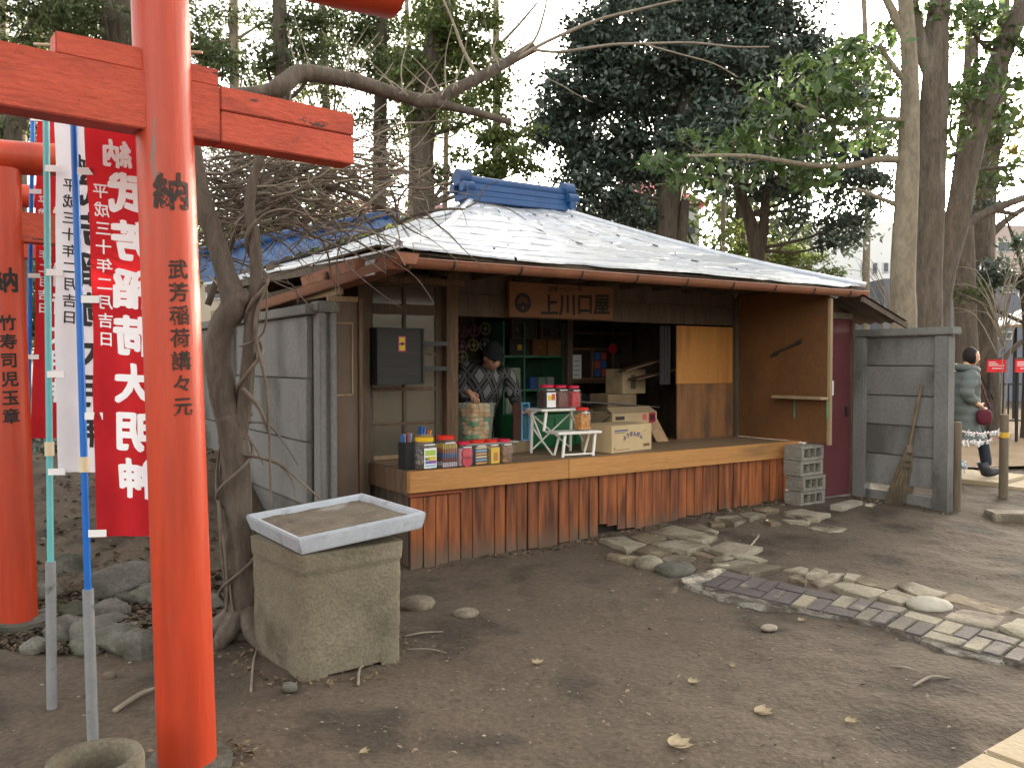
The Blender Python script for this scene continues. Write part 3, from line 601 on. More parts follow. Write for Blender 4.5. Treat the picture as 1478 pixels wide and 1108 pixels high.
# ------------------------------------------------------------------ rocks on the left
rocks = [(202, 948, 30, 27, 'smooth rounded boulder right beside the foreground torii post'), (168, 940, 36, 24, 'angular grey boulder left of the smooth boulder'), (126, 922, 36, 20, 'rounded grey boulder between the two banner pipes'),
         (100, 895, 24, 18, 'small grey rock just left of the blue pole pipe'), (204, 872, 26, 18, 'flat-topped rock behind the angular boulder'), (160, 838, 50, 28, 'wide low grey rock on the moss behind the banners'),
         (80, 752, 27, 20, 'pale rock high on the mound behind the teal pole'), (78, 790, 18, 17, 'upright pale rock between torii and teal pole'), (108, 803, 20, 12, 'dark flat rock between the banner poles'),
         (150, 805, 26, 11, 'long low rock directly beneath the red banner'), (25, 855, 22, 20, 'grey rock at the left edge behind the second torii'), (178, 868, 14, 9, 'little rock in the moss between larger rocks'),
         (250, 905, 26, 18, 'dark rock hidden behind the foreground torii post'), (298, 880, 20, 16, 'small dark rock at the foot of the near tree'), (190, 775, 24, 16, 'brown rock on the mound under the banner edge')]
rocks += [(95, 712, 26, 18, 'dark mossy rock highest on the mound behind the white banner'), (150, 742, 28, 17, 'dark boulder on the mound below the white banner'), (62, 722, 22, 16, 'dark rock beside the second torii post on the slope'), (120, 772, 24, 15, 'dark rock between the poles half way up the mound'),
          (215, 728, 28, 18, 'dark rock behind the red banner low edge'), (185, 700, 24, 15, 'small dark rock far up behind the red banner'), (45, 772, 20, 15, 'dark rock by the second torii foot on the slope')]
for x, y, rx, ry, lab in rocks:
    g = gp(x, y); s = g[1] / F_PX; boulder((g[0], g[1] + rx * s * .5, g[2] + ry * s * .38), (rx * s * 1.12, rx * s * .95, ry * s * 1.05), stone, None, 'rock', random.uniform(-.5, .5), .42, label=lab, cat='rock')
for x, y, rx, ry, lab in [(603, 879, 26, 14, 'smooth pale stone on the ground right of the concrete planter'), (672, 889, 20, 8, 'flat broken stone lying in front of the plank skirting'), (158, 978, 11, 7, 'small white pebble stone behind the grey pipes'),
                          (418, 995, 12, 8, 'grey lump of concrete at the front corner of the planter'), (1110, 908, 13, 5, 'small pale stone below the dark pavers')]:
    g = gp(x, y); s = g[1] / F_PX; boulder((g[0], g[1], g[2] + ry * s * .45), (rx * s, rx * s * .75, ry * s), flag_m if x > 140 and x != 418 else stone, None, 'stone', random.uniform(-.5, .5), .16, label=lab, cat='stone')
# moss patches
moss = M('moss', (.085, .10, .03), (.05, .062, .02), 30, .95, .6, 80)
def moss_patch(pts, lab):
    P = resample([gp(x, y)[:2] for x, y in pts], jit=.03); c = sum(P) / len(P); n = len(P); mb = MB()
    mb.add([(p[0], p[1], float(gz(*p)) - .02) for p in P] + [(c[0] + (p[0] - c[0]) * .8, c[1] + (p[1] - c[1]) * .8, float(gz(*p)) + .025) for p in P] + [(c[0], c[1], float(gz(*c)) + .03)], [(i, (i + 1) % n, n + (i + 1) % n, n + i) for i in range(n)] + [(n + i, n + (i + 1) % n, 2 * n) for i in range(n)])
    return mb.build('moss', moss, smooth='all', label=lab, cat='moss', kind='stuff')
moss_patch([(60, 832), (100, 815), (150, 825), (150, 870), (90, 880), (62, 870)], 'green moss on the mound between the banner poles')
for k in range(16):
    x, y = random.uniform(5, 300), random.uniform(700, 905); g = gp(x, y); s = g[1] / F_PX; r_ = random.uniform(7, 15)
    boulder((g[0], g[1], g[2] + r_ * s * .3), (r_ * s * 1.2, r_ * s, r_ * s * .8), stone, None, 'rubble_stone', random.uniform(0, 3), .4, label='small rubble stone strewn on the mound behind the banner poles', cat='rock', group='rubble on the mound')
moss_patch([(0, 850), (12, 830), (20, 860), (18, 885), (0, 900)], 'green moss beside the second torii post')
# ------------------------------------------------------------------ the sweet shop
shop = thing('candy_shop', 'old wooden sweet shop with silver hipped roof and open counter', 'shop', (O[0], O[1], 0), TH)
CT = .712
def B(x0, x1, y0, y1, z0, z1, name, m, parent=shop, bevel=.003, **k): return box(x0, x1, y0, y1, z0, z1).build(name, m, parent, bevel=bevel, **k)
# counter
counter = link('counter', box(.03, 4.30, .03, 1.2, CT - .05, CT - .004).mesh('counter', wood_deck), shop)
for k in range(6): B(.03, 4.30, .035 + k * .195, .225 + k * .195, CT - .02, CT - random.uniform(.0, .002), 'deck_board', wood_deck, counter)
B(-.015, 1.42, -.02, .03, .563, CT + .006, 'fascia_board', wood_l, counter); B(1.424, 4.335, -.019, .03, .560, CT + .004, 'fascia_board', wood_l, counter)
B(-.017, .028, .032, .78, .545, CT + .003, 'fascia_board', wood_m, counter)
B(.06, 4.28, .10, .12, -.1, .56, 'backing', M('void_shade_black', (.012, .010, .009), (.02, .016, .012), 5, .9, .1), counter)  # near-black sheet, colour stands for the dark behind the plank gaps
plank_m = None
def plank_material():
    m = bpy.data.materials.new('red_brown_plank'); m.use_nodes = True; N = m.node_tree.nodes; L = m.node_tree.links; b = N['Principled BSDF']
    tc = N.new('ShaderNodeTexCoord'); mp = N.new('ShaderNodeMapping'); mp.inputs['Scale'].default_value = (12, 12, 1.3); L.new(tc.outputs['Object'], mp.inputs[0])
    oi = N.new('ShaderNodeObjectInfo'); mu = N.new('ShaderNodeMath'); mu.operation = 'MULTIPLY'; mu.inputs[1].default_value = 61; L.new(oi.outputs['Random'], mu.inputs[0])
    ad = N.new('ShaderNodeVectorMath'); L.new(mp.outputs[0], ad.inputs[0]); L.new(mu.outputs[0], ad.inputs[1])
    nz = N.new('ShaderNodeTexNoise'); nz.inputs['Scale'].default_value = 1.5; nz.inputs['Detail'].default_value = 7; L.new(ad.outputs[0], nz.inputs[0])
    rp = N.new('ShaderNodeValToRGB'); e = rp.color_ramp.elements; e[0].position = .34; e[0].color = (.085, .027, .013, 1); e[1].position = .66; e[1].color = (.30, .092, .028, 1); x = e.new(.5); x.color = (.20, .06, .02, 1)
    L.new(nz.outputs[0], rp.inputs[0])
    n2 = N.new('ShaderNodeTexNoise'); n2.inputs['Scale'].default_value = 3.0; n2.inputs['Detail'].default_value = 4; L.new(ad.outputs[0], n2.inputs[0])
    sx = N.new('ShaderNodeSeparateXYZ'); L.new(tc.outputs['Object'], sx.inputs[0])
    ma = N.new('ShaderNodeMath'); ma.operation = 'MULTIPLY_ADD'; ma.inputs[1].default_value = .34; L.new(n2.outputs[0], ma.inputs[0]); L.new(sx.outputs['Z'], ma.inputs[2])   # splashed, bare, grey at the foot
    mr = N.new('ShaderNodeMapRange'); mr.inputs[1].default_value = .20; mr.inputs[2].default_value = .37; mr.inputs[3].default_value = .93; mr.inputs[4].default_value = 0; L.new(ma.outputs[0], mr.inputs[0])
    mx = N.new('ShaderNodeMix'); mx.data_type = 'RGBA'; L.new(mr.outputs[0], mx.inputs[0]); L.new(rp.outputs[0], mx.inputs[6]); mx.inputs[7].default_value = (.115, .082, .058, 1)
    h = N.new('ShaderNodeHueSaturation'); m2 = N.new('ShaderNodeMapRange'); m2.inputs[3].default_value = .84; m2.inputs[4].default_value = 1.14; L.new(oi.outputs['Random'], m2.inputs[0]); L.new(m2.outputs[0], h.inputs['Value']); L.new(mx.outputs[2], h.inputs['Color'])
    L.new(h.outputs[0], b.inputs['Base Color']); b.inputs['Roughness'].default_value = .55; b.inputs['Specular IOR Level'].default_value = .35
    bp = N.new('ShaderNodeBump'); bp.inputs['Strength'].default_value = .4; bp.inputs['Distance'].default_value = .01; L.new(nz.outputs[0], bp.inputs['Height']); L.new(bp.outputs[0], b.inputs['Normal']); return m
plank_m = plank_material()
n_pl = 41; wpl = 4.25 / n_pl
for k in range(n_pl):
    u0 = .02 + k * wpl; w = wpl - random.uniform(.004, .009); g = float(gz(*W(u0 + w / 2, 0)[:2])); zb = g + random.uniform(-.03, .015) + .005; d = random.uniform(-.006, .006)
    zt = .555 if k > 3 else .520
    if k in (17, 18): zb += .05 if k == 18 else .11
    if k == 19: zb = g + .02
    l, r_ = random.uniform(-.006, .006), random.uniform(-.006, .006); y0 = .035 + d; y1 = y0 + .018
    lw = .012 if k in (17, 19) else 0
    mb = MB().hexa([(u0 + l + lw, y0, zb), (u0 + w + r_, y0, zb + random.uniform(-.01, .01)), (u0 + w + r_, y1, zb), (u0 + l + lw, y1, zb)], [(u0, y0, zt), (u0 + w, y0, zt), (u0 + w, y1, zt), (u0, y1, zt)])
    mb.build('plank', plank_m, counter, bevel=.003)
B(.0, .44, .012, .05, .528, .552, 'lath', M('red_lath', (.30, .07, .03), (.2, .05, .02), 8, .6, .1, stretch=(.3, 3, 3)), counter)
for k in range(7):
    v0 = .10 + k * .10; B(.03, .05, v0, v0 + .09, .0, .54, 'plank', wood_d, counter)

# glass doors
gd = link('glass_door', box(.02, .73, .86, .89, CT - .02, CT + .03).mesh('glass_door', wood_m), shop)
for x0, x1, z0, z1, m in [(.0, .085, CT, 2.24, wood_d), (.655, .72, CT, 2.24, wood_d), (.085, .655, CT, .745, wood_b), (.085, .655, 1.90, 1.985, wood_d), (.085, .655, 2.135, 2.24, wood_d), (.085, .655, 1.275, 1.30, wood_m), (.085, .655, .995, 1.012, wood_m),
                          (.085, .655, 1.565, 1.582, wood_m), (.352, .382, .745, 1.90, wood_d), (.352, .382, 1.985, 2.135, wood_d)]:
    B(x0 + .0005, x1 - .0005, .83 + (.004 if z1 - z0 > 1 else 0), .87, z0, z1, 'frame_bar', m, gd, .002)
for x0, x1 in ((.085, .352), (.382, .655)):
    for z0, z1 in ((.745, .995), (1.012, 1.275), (1.30, 1.565), (1.582, 1.90), (1.985, 2.135)): B(x0, x1, .848, .852, z0, z1, 'pane', pane_m, gd, 0)
for x0, x1, z0, z1, c, y in [(.095, .34, .75, 1.26, (.12, .085, .06), .93), (.39, .65, 1.02, 1.27, (.30, .24, .16), .9), (.39, .5, 1.32, 1.9, (.25, .3, .2), .92), (.5, .65, 1.3, 1.88, (.34, .33, .18), .95), (.095, .2, 1.05, 1.26, (.35, .12, .1), .91), (.1, .34, 1.6, 1.9, (.3, .32, .28), .94), (.1, .65, 1.99, 2.13, (.36, .4, .36), .96), (.39, .65, .75, .99, (.13, .1, .08), .95)]:
    B(x0, x1, y, y + .006, z0, z1, 'card_behind_glass', plain('pasted_card_%.2f_%.2f' % (x0, z0), c, .8), gd, 0)
# structural posts, header, walls
B(.722, .835, .76, .90, .05, 2.26, 'post', wood_m); B(-.10, -.002, .70, .86, 0, 2.2, 'post', wood_d); B(-.135, -.102, .60, .68, 0, 2.0, 'post', wood_m)
B(.837, 4.30, .80, .845, 2.10, 2.30, 'header_board', wood_d); B(.837, 4.30, .804, .845, 1.905, 2.097, 'header_board', wood_d)
B(4.265, 4.32, .745, .80, CT, 2.2, 'post', wood_d)
B(-.4, .80, .60, .66, 2.135, 2.185, 'head_beam', wood_m)
lp = link('brown_door', box(-.385, -.137, .625, .655, .0, 1.97).mesh('brown_door', door_br), shop)
for a in ((-.385, -.137, .61, .626, 1.97, 2.01), (-.36, -.185, .615, .626, 1.25, 1.262), (-.19, -.178, .615, .626, 1.262, 1.80), (-.36, -.178, .615, .626, 1.80, 1.812)): B(*a, 'lath', wood_b, lp, .001)
B(-.14, -.11, .9, 4.6, 0, 2.2, 'side_wall', wood_d)
# plywood shutters and wing
sh = link('shutter', box(3.425, 4.262, .785, .80, 1.285, 1.885).mesh('shutter', ply_o, bevel=.003), shop); tag(sh, label='orange plywood upper half of the shutter')
B(3.432, 4.262, .780, .799, CT, 1.282, 'lower_panel', ply_b, sh)
wing = link('wing_panel', box(4.322, 4.350, -.35, .80, CT + .002, 2.228).mesh('wing_panel', ply_w), shop)
B(4.316, 4.356, -.385, -.352, CT - .01, 2.13, 'edge_strip', wood_b, wing)
wb_ = link('stay_bar', MB().bar((4.312, .28, 1.60), (4.312, -.02, 1.70), .012, .022).bar((4.312, -.06, 1.72), (4.312, .02, 1.69), .03, .035).bar((4.312, .31, 1.57), (4.312, .24, 1.60), .03, .03).mesh('stay_bar', iron), wing)
B(4.20, 4.321, -.37, .22, 1.145, 1.172, 'bracket_shelf', wood_b, wing); MB().bar((4.31, .02, 1.14), (4.31, .02, .95), .012, .012).bar((4.31, -.36, 1.14), (4.31, -.36, .96), .012, .012).build('bracket', M('green_rod', (.1, .25, .15)), wing)
# interior
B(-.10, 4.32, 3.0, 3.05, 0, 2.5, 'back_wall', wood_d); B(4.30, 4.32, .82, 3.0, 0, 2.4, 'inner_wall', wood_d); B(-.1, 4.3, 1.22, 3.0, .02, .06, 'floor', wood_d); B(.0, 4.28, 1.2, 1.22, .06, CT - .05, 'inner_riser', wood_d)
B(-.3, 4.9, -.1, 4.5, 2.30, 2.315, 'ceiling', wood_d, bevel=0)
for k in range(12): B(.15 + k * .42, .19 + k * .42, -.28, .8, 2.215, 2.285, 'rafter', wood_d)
# roof: courses of overlapping silver sheets
def silver_mat():
    m = M('silver_painted_felt', (.54, .555, .575), (.43, .45, .485), 2.0, .38, .25, 10, stretch=(1.0, 2.0, 2.0), metal=.6, spec=.5, c3=(.43, .455, .51), s3=1.6, f3=.45, rnd=.10, fine=.14, fscale=14); return m
silver = silver_mat(); black_felt = M('black_felt', (.02, .018, .017), (.035, .03, .028), 8, .9, .3)
FL, FR = np.array([-.27, -.38, 2.262]), np.array([4.88, -.38, 2.262]); RL, RR = np.array([1.62, 1.85, 3.13]), np.array([2.70, 1.85, 3.15]); BL, BR = np.array([-.30, 4.7, 2.42]), np.array([4.88, 4.1, 2.27])
roof = link('roof', None, shop)
roof.empty_display_size = .1
def face(A, Bq, C, D, sag):
    def P(s, t):
        p = (A * (1 - s) + Bq * s) * (1 - t) + (D * (1 - s) + C * s) * t; p = p.copy(); p[2] -= sag * math.sin(math.pi * t) + .02 * math.sin(s * 3.14) * (1 - t) + .012 * math.sin(s * 9 + t * 4); return p
    return P
def courses(P, nt, ns, full=True):
    MB().grid(lambda s, t: P(s, t) - np.array([0, 0, .03]), 14, 8).build('roof_deck', black_felt, roof)
    for j in range(nt):
        t0, t1 = j / nt - .008, min(1, (j + 1.25) / nt); n = ns + random.choice([-1, 0, 0, 1]); cuts = sorted([0] + [max(.02, min(.98, (k + random.uniform(-.3, .3)) / n)) for k in range(1, n)] + [1])
        for a, b in zip(cuts, cuts[1:]):
            o = random.uniform(0, 60); nu = 14
            def fn(s, t, a=a, b=b, o=o):
                ss = a + (b - a) * s + (.006 * math.sin(t * 7 + o) if 0 < a else 0); tt = t0 + (t1 - t0) * t - (.024 * noise3((s * 3 + o, 1, o)) + .008 * noise3((s * 14 + o, 2, o))) * (1 - t)
                tt = max(tt, -.012 if j == 0 else 0); p = P(min(1, max(0, ss)), tt); p[2] += .007 + .013 * (1 - t) + .006 * noise3((s * 5 + o, t * 4, o)) * (1 if 0 < t < 1 else .4); return p
            mb = MB().grid(fn, nu, 5)
            lo = [fn(i / nu, 0) for i in range(nu + 1)]; mb.add([tuple(p) for p in lo] + [(p[0], p[1], p[2] - .014) for p in lo], [(i, i + 1, nu + 2 + i, nu + 1 + i) for i in range(nu)])
            mb.build('roof_sheet', silver, roof, smooth=True)
Pf = face(FL, FR, RR, RL, .07); courses(Pf, 9, 5)
Pl = face(BL, FL, RL, RL, .05); courses(Pl, 7, 4)
Pr = face(FR, BR, RR, RR, .06); courses(Pr, 6, 3)
MB().add([tuple(RL - [0, 0, .02]), tuple(RR - [0, 0, .02]), tuple(BR), tuple(BL)], [(0, 1, 2, 3)]).build('rear_slope', silver, roof)
def hipcap(P, s, w=.07, m=silver):
    pts = [P(s, k / 16) + np.array([0, 0, .022]) for k in range(17)]; MB().tube([tuple(p) for p in pts], [w * .45] * 17, 8).build('hip_cap', m, roof, smooth=True)
hipcap(Pf, 0); hipcap(Pf, 1)
# eave boards and underside
MB().add([(-.26, -.36, 2.235), (4.87, -.36, 2.235), (4.87, .8, 2.30), (-.26, .8, 2.30)], [(0, 1, 2, 3)]).build('soffit', wood_d, roof)
B(-.27, 4.88, -.355, -.335, 2.19, 2.245, 'eave_board', wood_d, roof); 
MB().bar((-.27, -.37, 2.215), (-.30, 4.7, 2.36), .02, .07).build('eave_board', wood_d, roof)
MB().add([(-.27, -.36, 2.235), (-.30, 4.6, 2.38), (-.0, 4.6, 2.38), (-.0, -.30, 2.235)], [(0, 1, 2, 3)]).build('soffit', wood_d, roof)
# ridge, blue tin
rc = MB().hexa([tuple(RL + [-.10, -.10, -.02]), tuple(RR + [.10, -.10, -.02]), tuple(RR + [.10, .10, -.02]), tuple(RL + [-.10, .10, -.02])], [tuple(RL + [-.13, -.055, .17]), tuple(RR + [.10, -.055, .17]), tuple(RR + [.10, .055, .17]), tuple(RL + [-.13, .055, .17])]).build('ridge_cap', blue_tin, roof, bevel=.008)
MB().tube([tuple(RL + [-.16, 0, .20]), tuple(RR + [.14, 0, .19])], .055, 14).build('ridge_roll', blue_tin, rc, smooth=True)
for zz in (.05, .11): MB().tube([tuple(RL + [-.11, -.085 + zz * .18, zz]), tuple(RR + [.09, -.085 + zz * .18, zz])], .012, 8).build('ridge_bead', blue_tin, rc, smooth=True)
for c, s in ((RL, -1), (RR, 1)):
    mb = MB().box(c[0] + s * .10 - .03, c[0] + s * .10 + .045, -.13 + c[1], .13 + c[1], c[2] - .0, c[2] + .13)
    for yy, zz, r_ in ((-.10, .12, .05), (.10, .12, .05), (0, .22, .085)): mb.tube([(c[0] + s * .05, c[1] + yy, c[2] + zz), (c[0] + s * .18, c[1] + yy, c[2] + zz)], r_, 14)
    mb.build('ridge_end', blue_tin, rc, smooth=True)
# blue tin lean-to roof at the rear left
mbb = MB(); q0 = RL + np.array([-.35, .75, -.10]); q1 = BL + np.array([.0, .05, .02]); q2 = BL + np.array([-.05, .9, .40]); q3 = RL + np.array([-.2, 1.3, .03])
MB().grid(lambda s, t: (q0 * (1 - s) + q1 * s) * (1 - t) + (q3 * (1 - s) + q2 * s) * t + np.array([0, 0, .012 * math.sin(s * 90)]), 90, 2).build('blue_roof', blue_tin, roof, smooth='all')
MB().tube([tuple(q3 + [0, 0, .02]), tuple(q2 + [0, 0, .02])], .07, 12).build('blue_ridge_roll', blue_tin, roof, smooth=True)
# gutters
def halfpipe(p, q, r, m, name, parent=shop, n=10, up=(0, 0, 1)):
    p, q = np.array(p, float), np.array(q, float); d = (q - p) / np.linalg.norm(q - p); sd = np.cross(d, [0, 0, 1]); sd /= np.linalg.norm(sd); up = np.cross(sd, d); mb = MB()
    for rr, fl in ((r, 0), (r - .006, 1)):
        mb.grid(lambda s, t: tuple(p + (q - p) * t + sd * math.cos(math.pi + s * math.pi) * rr + up * math.sin(math.pi + s * math.pi) * rr), n, 24)
    for sgn in (1, -1): mb.tube([tuple(p + sd * sgn * (r - .003)), tuple(q + sd * sgn * (r - .003))], .007, 6)
    mb.add([tuple(q + sd * math.cos(math.pi + k * math.pi / n) * r + up * math.sin(math.pi + k * math.pi / n) * r) for k in range(n + 1)], [tuple(range(n + 1))])
    return mb.build(name, m, parent, smooth=True)
gut = halfpipe((-.24, -.42, 2.185), (4.80, -.42, 2.205), .058, gutter_m, 'gutter')
for k in range(9):
    x = .1 + k * .55; MB().tube([(x, -.42 + .064 * math.cos(math.pi + a * math.pi / 8), 2.187 + .004 * k / 2 + .064 * math.sin(math.pi + a * math.pi / 8)) for a in range(9)], .006, 6).build('gutter_bracket', iron, gut)
MB().hexa([(-.30, -.50, 2.145), (-.20, -.50, 2.145), (-.20, -.02, 2.125), (-.30, -.02, 2.125)], [(-.34, -.51, 2.215), (-.18, -.51, 2.215), (-.18, 0, 2.20), (-.34, 0, 2.20)]).build('gutter_box', gutter_r, gut, bevel=.004)
B(-.345, -.335, -.16, .0, 2.10, 2.205, 'patch', plain('grey_tin', (.3, .31, .33), .5), gut)
MB().hexa([(-.34, -.38, 2.12), (-.19, -.38, 2.12), (-.24, 3.0, 1.96), (-.38, 3.0, 1.96)], [(-.36, -.38, 2.185), (-.17, -.38, 2.185), (-.22, 3.0, 2.045), (-.40, 3.0, 2.045)]).build('side_gutter', gutter_m, shop, bevel=.006)
MB().hexa([(-.37, .1, 2.155), (-.25, .1, 2.155), (-.25, 1.2, 2.12), (-.37, 1.2, 2.12)], [(-.39, .1, 2.235), (-.24, .1, 2.235), (-.24, 1.2, 2.195), (-.39, 1.2, 2.195)]).build('tin_flashing', gutter_r, shop, bevel=.004)
B(-.30, -.26, .6, 4.5, 2.02, 2.10, 'side_beam', wood_b)
# side door and lean-to on the right
B(4.36, 5.12, -.11, -.03, .02, .13, 'threshold', M('grey_sill', (.25, .22, .19)))
md = link('side_door', box(4.40, 5.07, -.09, -.06, .13, 1.955).mesh('side_door', maroon, bevel=.002), shop)
B(5.073, 5.115, -.115, -.03, .10, 2.02, 'door_frame', wood_m, md); B(4.36, 5.115, -.112, -.03, 1.957, 2.02, 'door_frame', M('grey_beam', (.22, .18, .14)), md)
B(4.60, 4.70, -.096, -.0905, 1.16, 1.56, 'poster', M('torn_poster', (.55, .56, .5), (.05, .06, .05), 26, .7, 0, contrast=.85, c3=(.55, .36, .08), s3=9, f3=.3), md, 0); B(4.705, 4.78, -.099, -.0935, 1.17, 1.32, 'notice', paper, md, 0)
B(4.98, 5.01, -.12, -.09, .95, 1.05, 'handle', iron, md)
MB().grid(lambda s, t: (4.62 + .75 * s + .012 * math.sin(t * 3), -.55 + t * 2.8, 2.16 - .24 * s + .010 * math.sin(t * 150)), 2, 160).build('lean_to_roof', M('rusted_corrugated_iron', (.06, .045, .038), (.11, .08, .065), 5, .7, .2), shop, smooth='all')
MB().bar((4.62, -.52, 2.12), (5.38, -.52, 1.88), .03, .05).build('lean_to_rafter', wood_d, shop); MB().bar((4.62, .4, 2.12), (5.38, .4, 1.88), .03, .05).build('lean_to_rafter', wood_d, shop)

# name board
sg = thing('name_board', 'brown wooden shop name board with black brush characters over the counter', 'sign', W(1.925, .74, 2.065), TH)
box(-.595, .595, -.02, .02, -.155, .155).build('board', M('sign_wood', (.21, .092, .040), (.16, .07, .03), 3, .65, .08, 14, stretch=(.4, 3, 3)), sg, bevel=.003)
lettering('上川口屋', .205, ink, sg, (.145, -.0215, -.035), (R(90), 0, 0), .028)
lettering('創業一七八一年', .056, ink, sg, (.02, -.0215, .112), (R(90), 0, 0), .012)
MB().tube([(-.455, -.0212, -.03), (-.455, -.0228, -.03)], .088, 32).build('crest', ink, sg)
crest_c = M('crest_wood', (.2, .09, .04))
mbc = MB()
for a in range(7):
    an = math.pi * (.12 + .76 * a / 6); c0 = (-.455 + .028 * math.cos(an), -.0232, -.045 + .028 * math.sin(an)); c1 = (-.455 + .066 * math.cos(an), -.0232, -.045 + .072 * math.sin(an)); mbc.bar(c0, c1, .009, .002, up=(0, 1, 0))
mbc.tube([(-.455, -.0225, -.075), (-.455, -.0240, -.075)], .013, 12); mbc.build('crest_mark', crest_c, sg)
B_ = bv(880, 455, .79); link('switch_plate', box(B_[0] - .04, B_[0] + .04, .79, .80, B_[2] - .025, B_[2] + .025).mesh('switch_plate', plain('grey_plate', (.2, .2, .2))), shop)

# black wall cabinet in front of the glass doors
cb_ = thing('black_cabinet', 'flat black wooden cabinet with a yellow sticker hung before the glass doors', 'cabinet', W(.215, .66, 1.555), TH)
box(-.205, .205, -.06, .10, -.225, .225).build('body', M('black_wood', (.016, .015, .014), (.026, .024, .022), 4, .55, .1, 30, stretch=(.4, 3, 5)), cb_, bevel=.004)
for a in ((-.205, .205, .21, .225), (-.205, .205, -.225, -.21)): box(a[0], a[1], -.072, -.061, a[2], a[3]).build('edge_trim', black_m, cb_)
for a in (-.205, .190): box(a, a + .015, -.073, -.061, -.209, .209).build('edge_trim', black_m, cb_)
for z in (.105, -.10): box(.207, .475, -.01, .02, z - .017, z + .017).build('bracket_arm', plain('charcoal_iron', (.03, .03, .032), .5), cb_, bevel=.003)
st = box(-.02, .045, -.0635, -.0612, .035, .16).build('sticker', plain('magenta_card', (.35, .03, .12)), cb_)
for z in (.128, .068): box(-.012, .037, -.0648, -.0637, z - .022, z + .022).build('sticker_print', plain('yellow_print', (.6, .42, .02)), st)
MB().tube([(.0125, -.0637, .098), (.0125, -.0652, .098)], .014, 14).build('sticker_print', plain('dark_red_print', (.06, .01, .02)), st)

# ------------------------------------------------------------------ fences of precast concrete panels
def fence(name, label, u, v0, v1, zb, zt, np_, side, notch=False, m=conc, capw=.16, posts=(), lowgap=False):
    t = thing(name, label, 'concrete fence', W(u, v0, 0), TH); L = v1 - v0; h = (zt - zb) / np_
    for k in range(np_):
        z0, z1 = zb + k * h + .004, zb + (k + 1) * h - .004; d = random.uniform(-.006, .006)
        if lowgap and k == 0: z1 -= .07
        if lowgap and k == 1:
            MB().hexa([(d - .02, .04, z0 - .0), (d + .02, .04, z0), (d + .02, L * .38, z0), (d - .02, L * .38, z0)], [(d - .02, .04, z1), (d + .02, .04, z1), (d + .02, L * .38, z1), (d - .02, L * .38, z1)]).build('panel', m, t, bevel=.006)
            box(d - .02, d + .02, L * .38 + .004, L - .04, z0 - .012, z1).build('panel', m, t, bevel=.006); continue
        nn = max(1, int(L / 1.9)) ; seg = L / nn
        for q in range(nn):
            box(-.022 + d, .022 + d, q * seg + .004, (q + 1) * seg - .004, z0, z1).build('panel', m, t, bevel=.008)
    box(.012, .03, .02, L - .02, zb + (.40 if lowgap else 0), zt - .01).build('backing', m, t)
    box(-capw / 2, capw / 2, -.09, L, zt, zt + .075).build('cap', conc, t, bevel=.008)
    for pv in posts: box(-.065, .065, pv - .07, pv + .07, zb - .15, zt - .002).build('post', conc_w, t, bevel=.012)
    return t
fence('concrete_fence', 'grey concrete panel fence with mossy cap at the right end of the shop', 5.14, -1.08, -.13, -.02, 1.77, 6, -1, m=conc_w, posts=(.03, .90), lowgap=True)
lf = fence('concrete_fence', 'concrete panel fence left of the shop behind the near tree', -.52, .62, 6.6, -.05, 1.86, 4, -1, m=conc_w, posts=(2.0, 4.0), capw=.12)
pl = thing('concrete_pillar', 'grooved concrete end pillar left of the brown shop door', 'pillar', W(-.44, .52, 0), TH)
MB().prism([(-.065, -.07), (-.02, -.07), (-.012, -.03), (.012, -.03), (.02, -.07), (.065, -.07), (.065, .07), (-.065, .07)], -.1, 1.87).build('shaft', conc_w, pl, bevel=.006)
box(-.085, .085, -.09, .10, 1.873, 1.955).build('cap', conc, pl, bevel=.012)
# grime marks where a missing post stood
# cinder blocks
for k in range(4):
    c = W(4.19 + random.uniform(-.012, .012), -.30 + random.uniform(-.012, .012), .118 + k * .147)
    t = link('cinder_block', None, None, c, TH + random.uniform(-.05, .05)); tag(t, ['bottom cinder block of the stack under the wing panel', 'second cinder block up in the stack under the wing panel', 'third cinder block up in the stack under the wing panel', 'topmost cinder block carrying the corner of the wing panel'][k], 'cinder block', 'stacked cinder blocks')
    w, d, h = .36, .20, .142; mb = MB(); hx = [(-.135, -.055), (-.04, .04), (.055, .135)]
    mb.box(-w / 2, w / 2, 0, d, 0, .03); mb.box(-w / 2, w / 2, 0, d, h - .03, h)
    for a, b in ((-w / 2, -.135), (-.055, -.04), (.04, .055), (.135, w / 2)): mb.box(a, b, .0005, d - .0005, .0302, h - .0302)
    mb.build('block', block_m, t, bevel=.004); box(-.136, .136, .11, .13, .028, h - .028).build('hole_shade', M('block_shadow', (.2, .18, .15)), t)  # darker plate across the holes, its tone stands for their shade
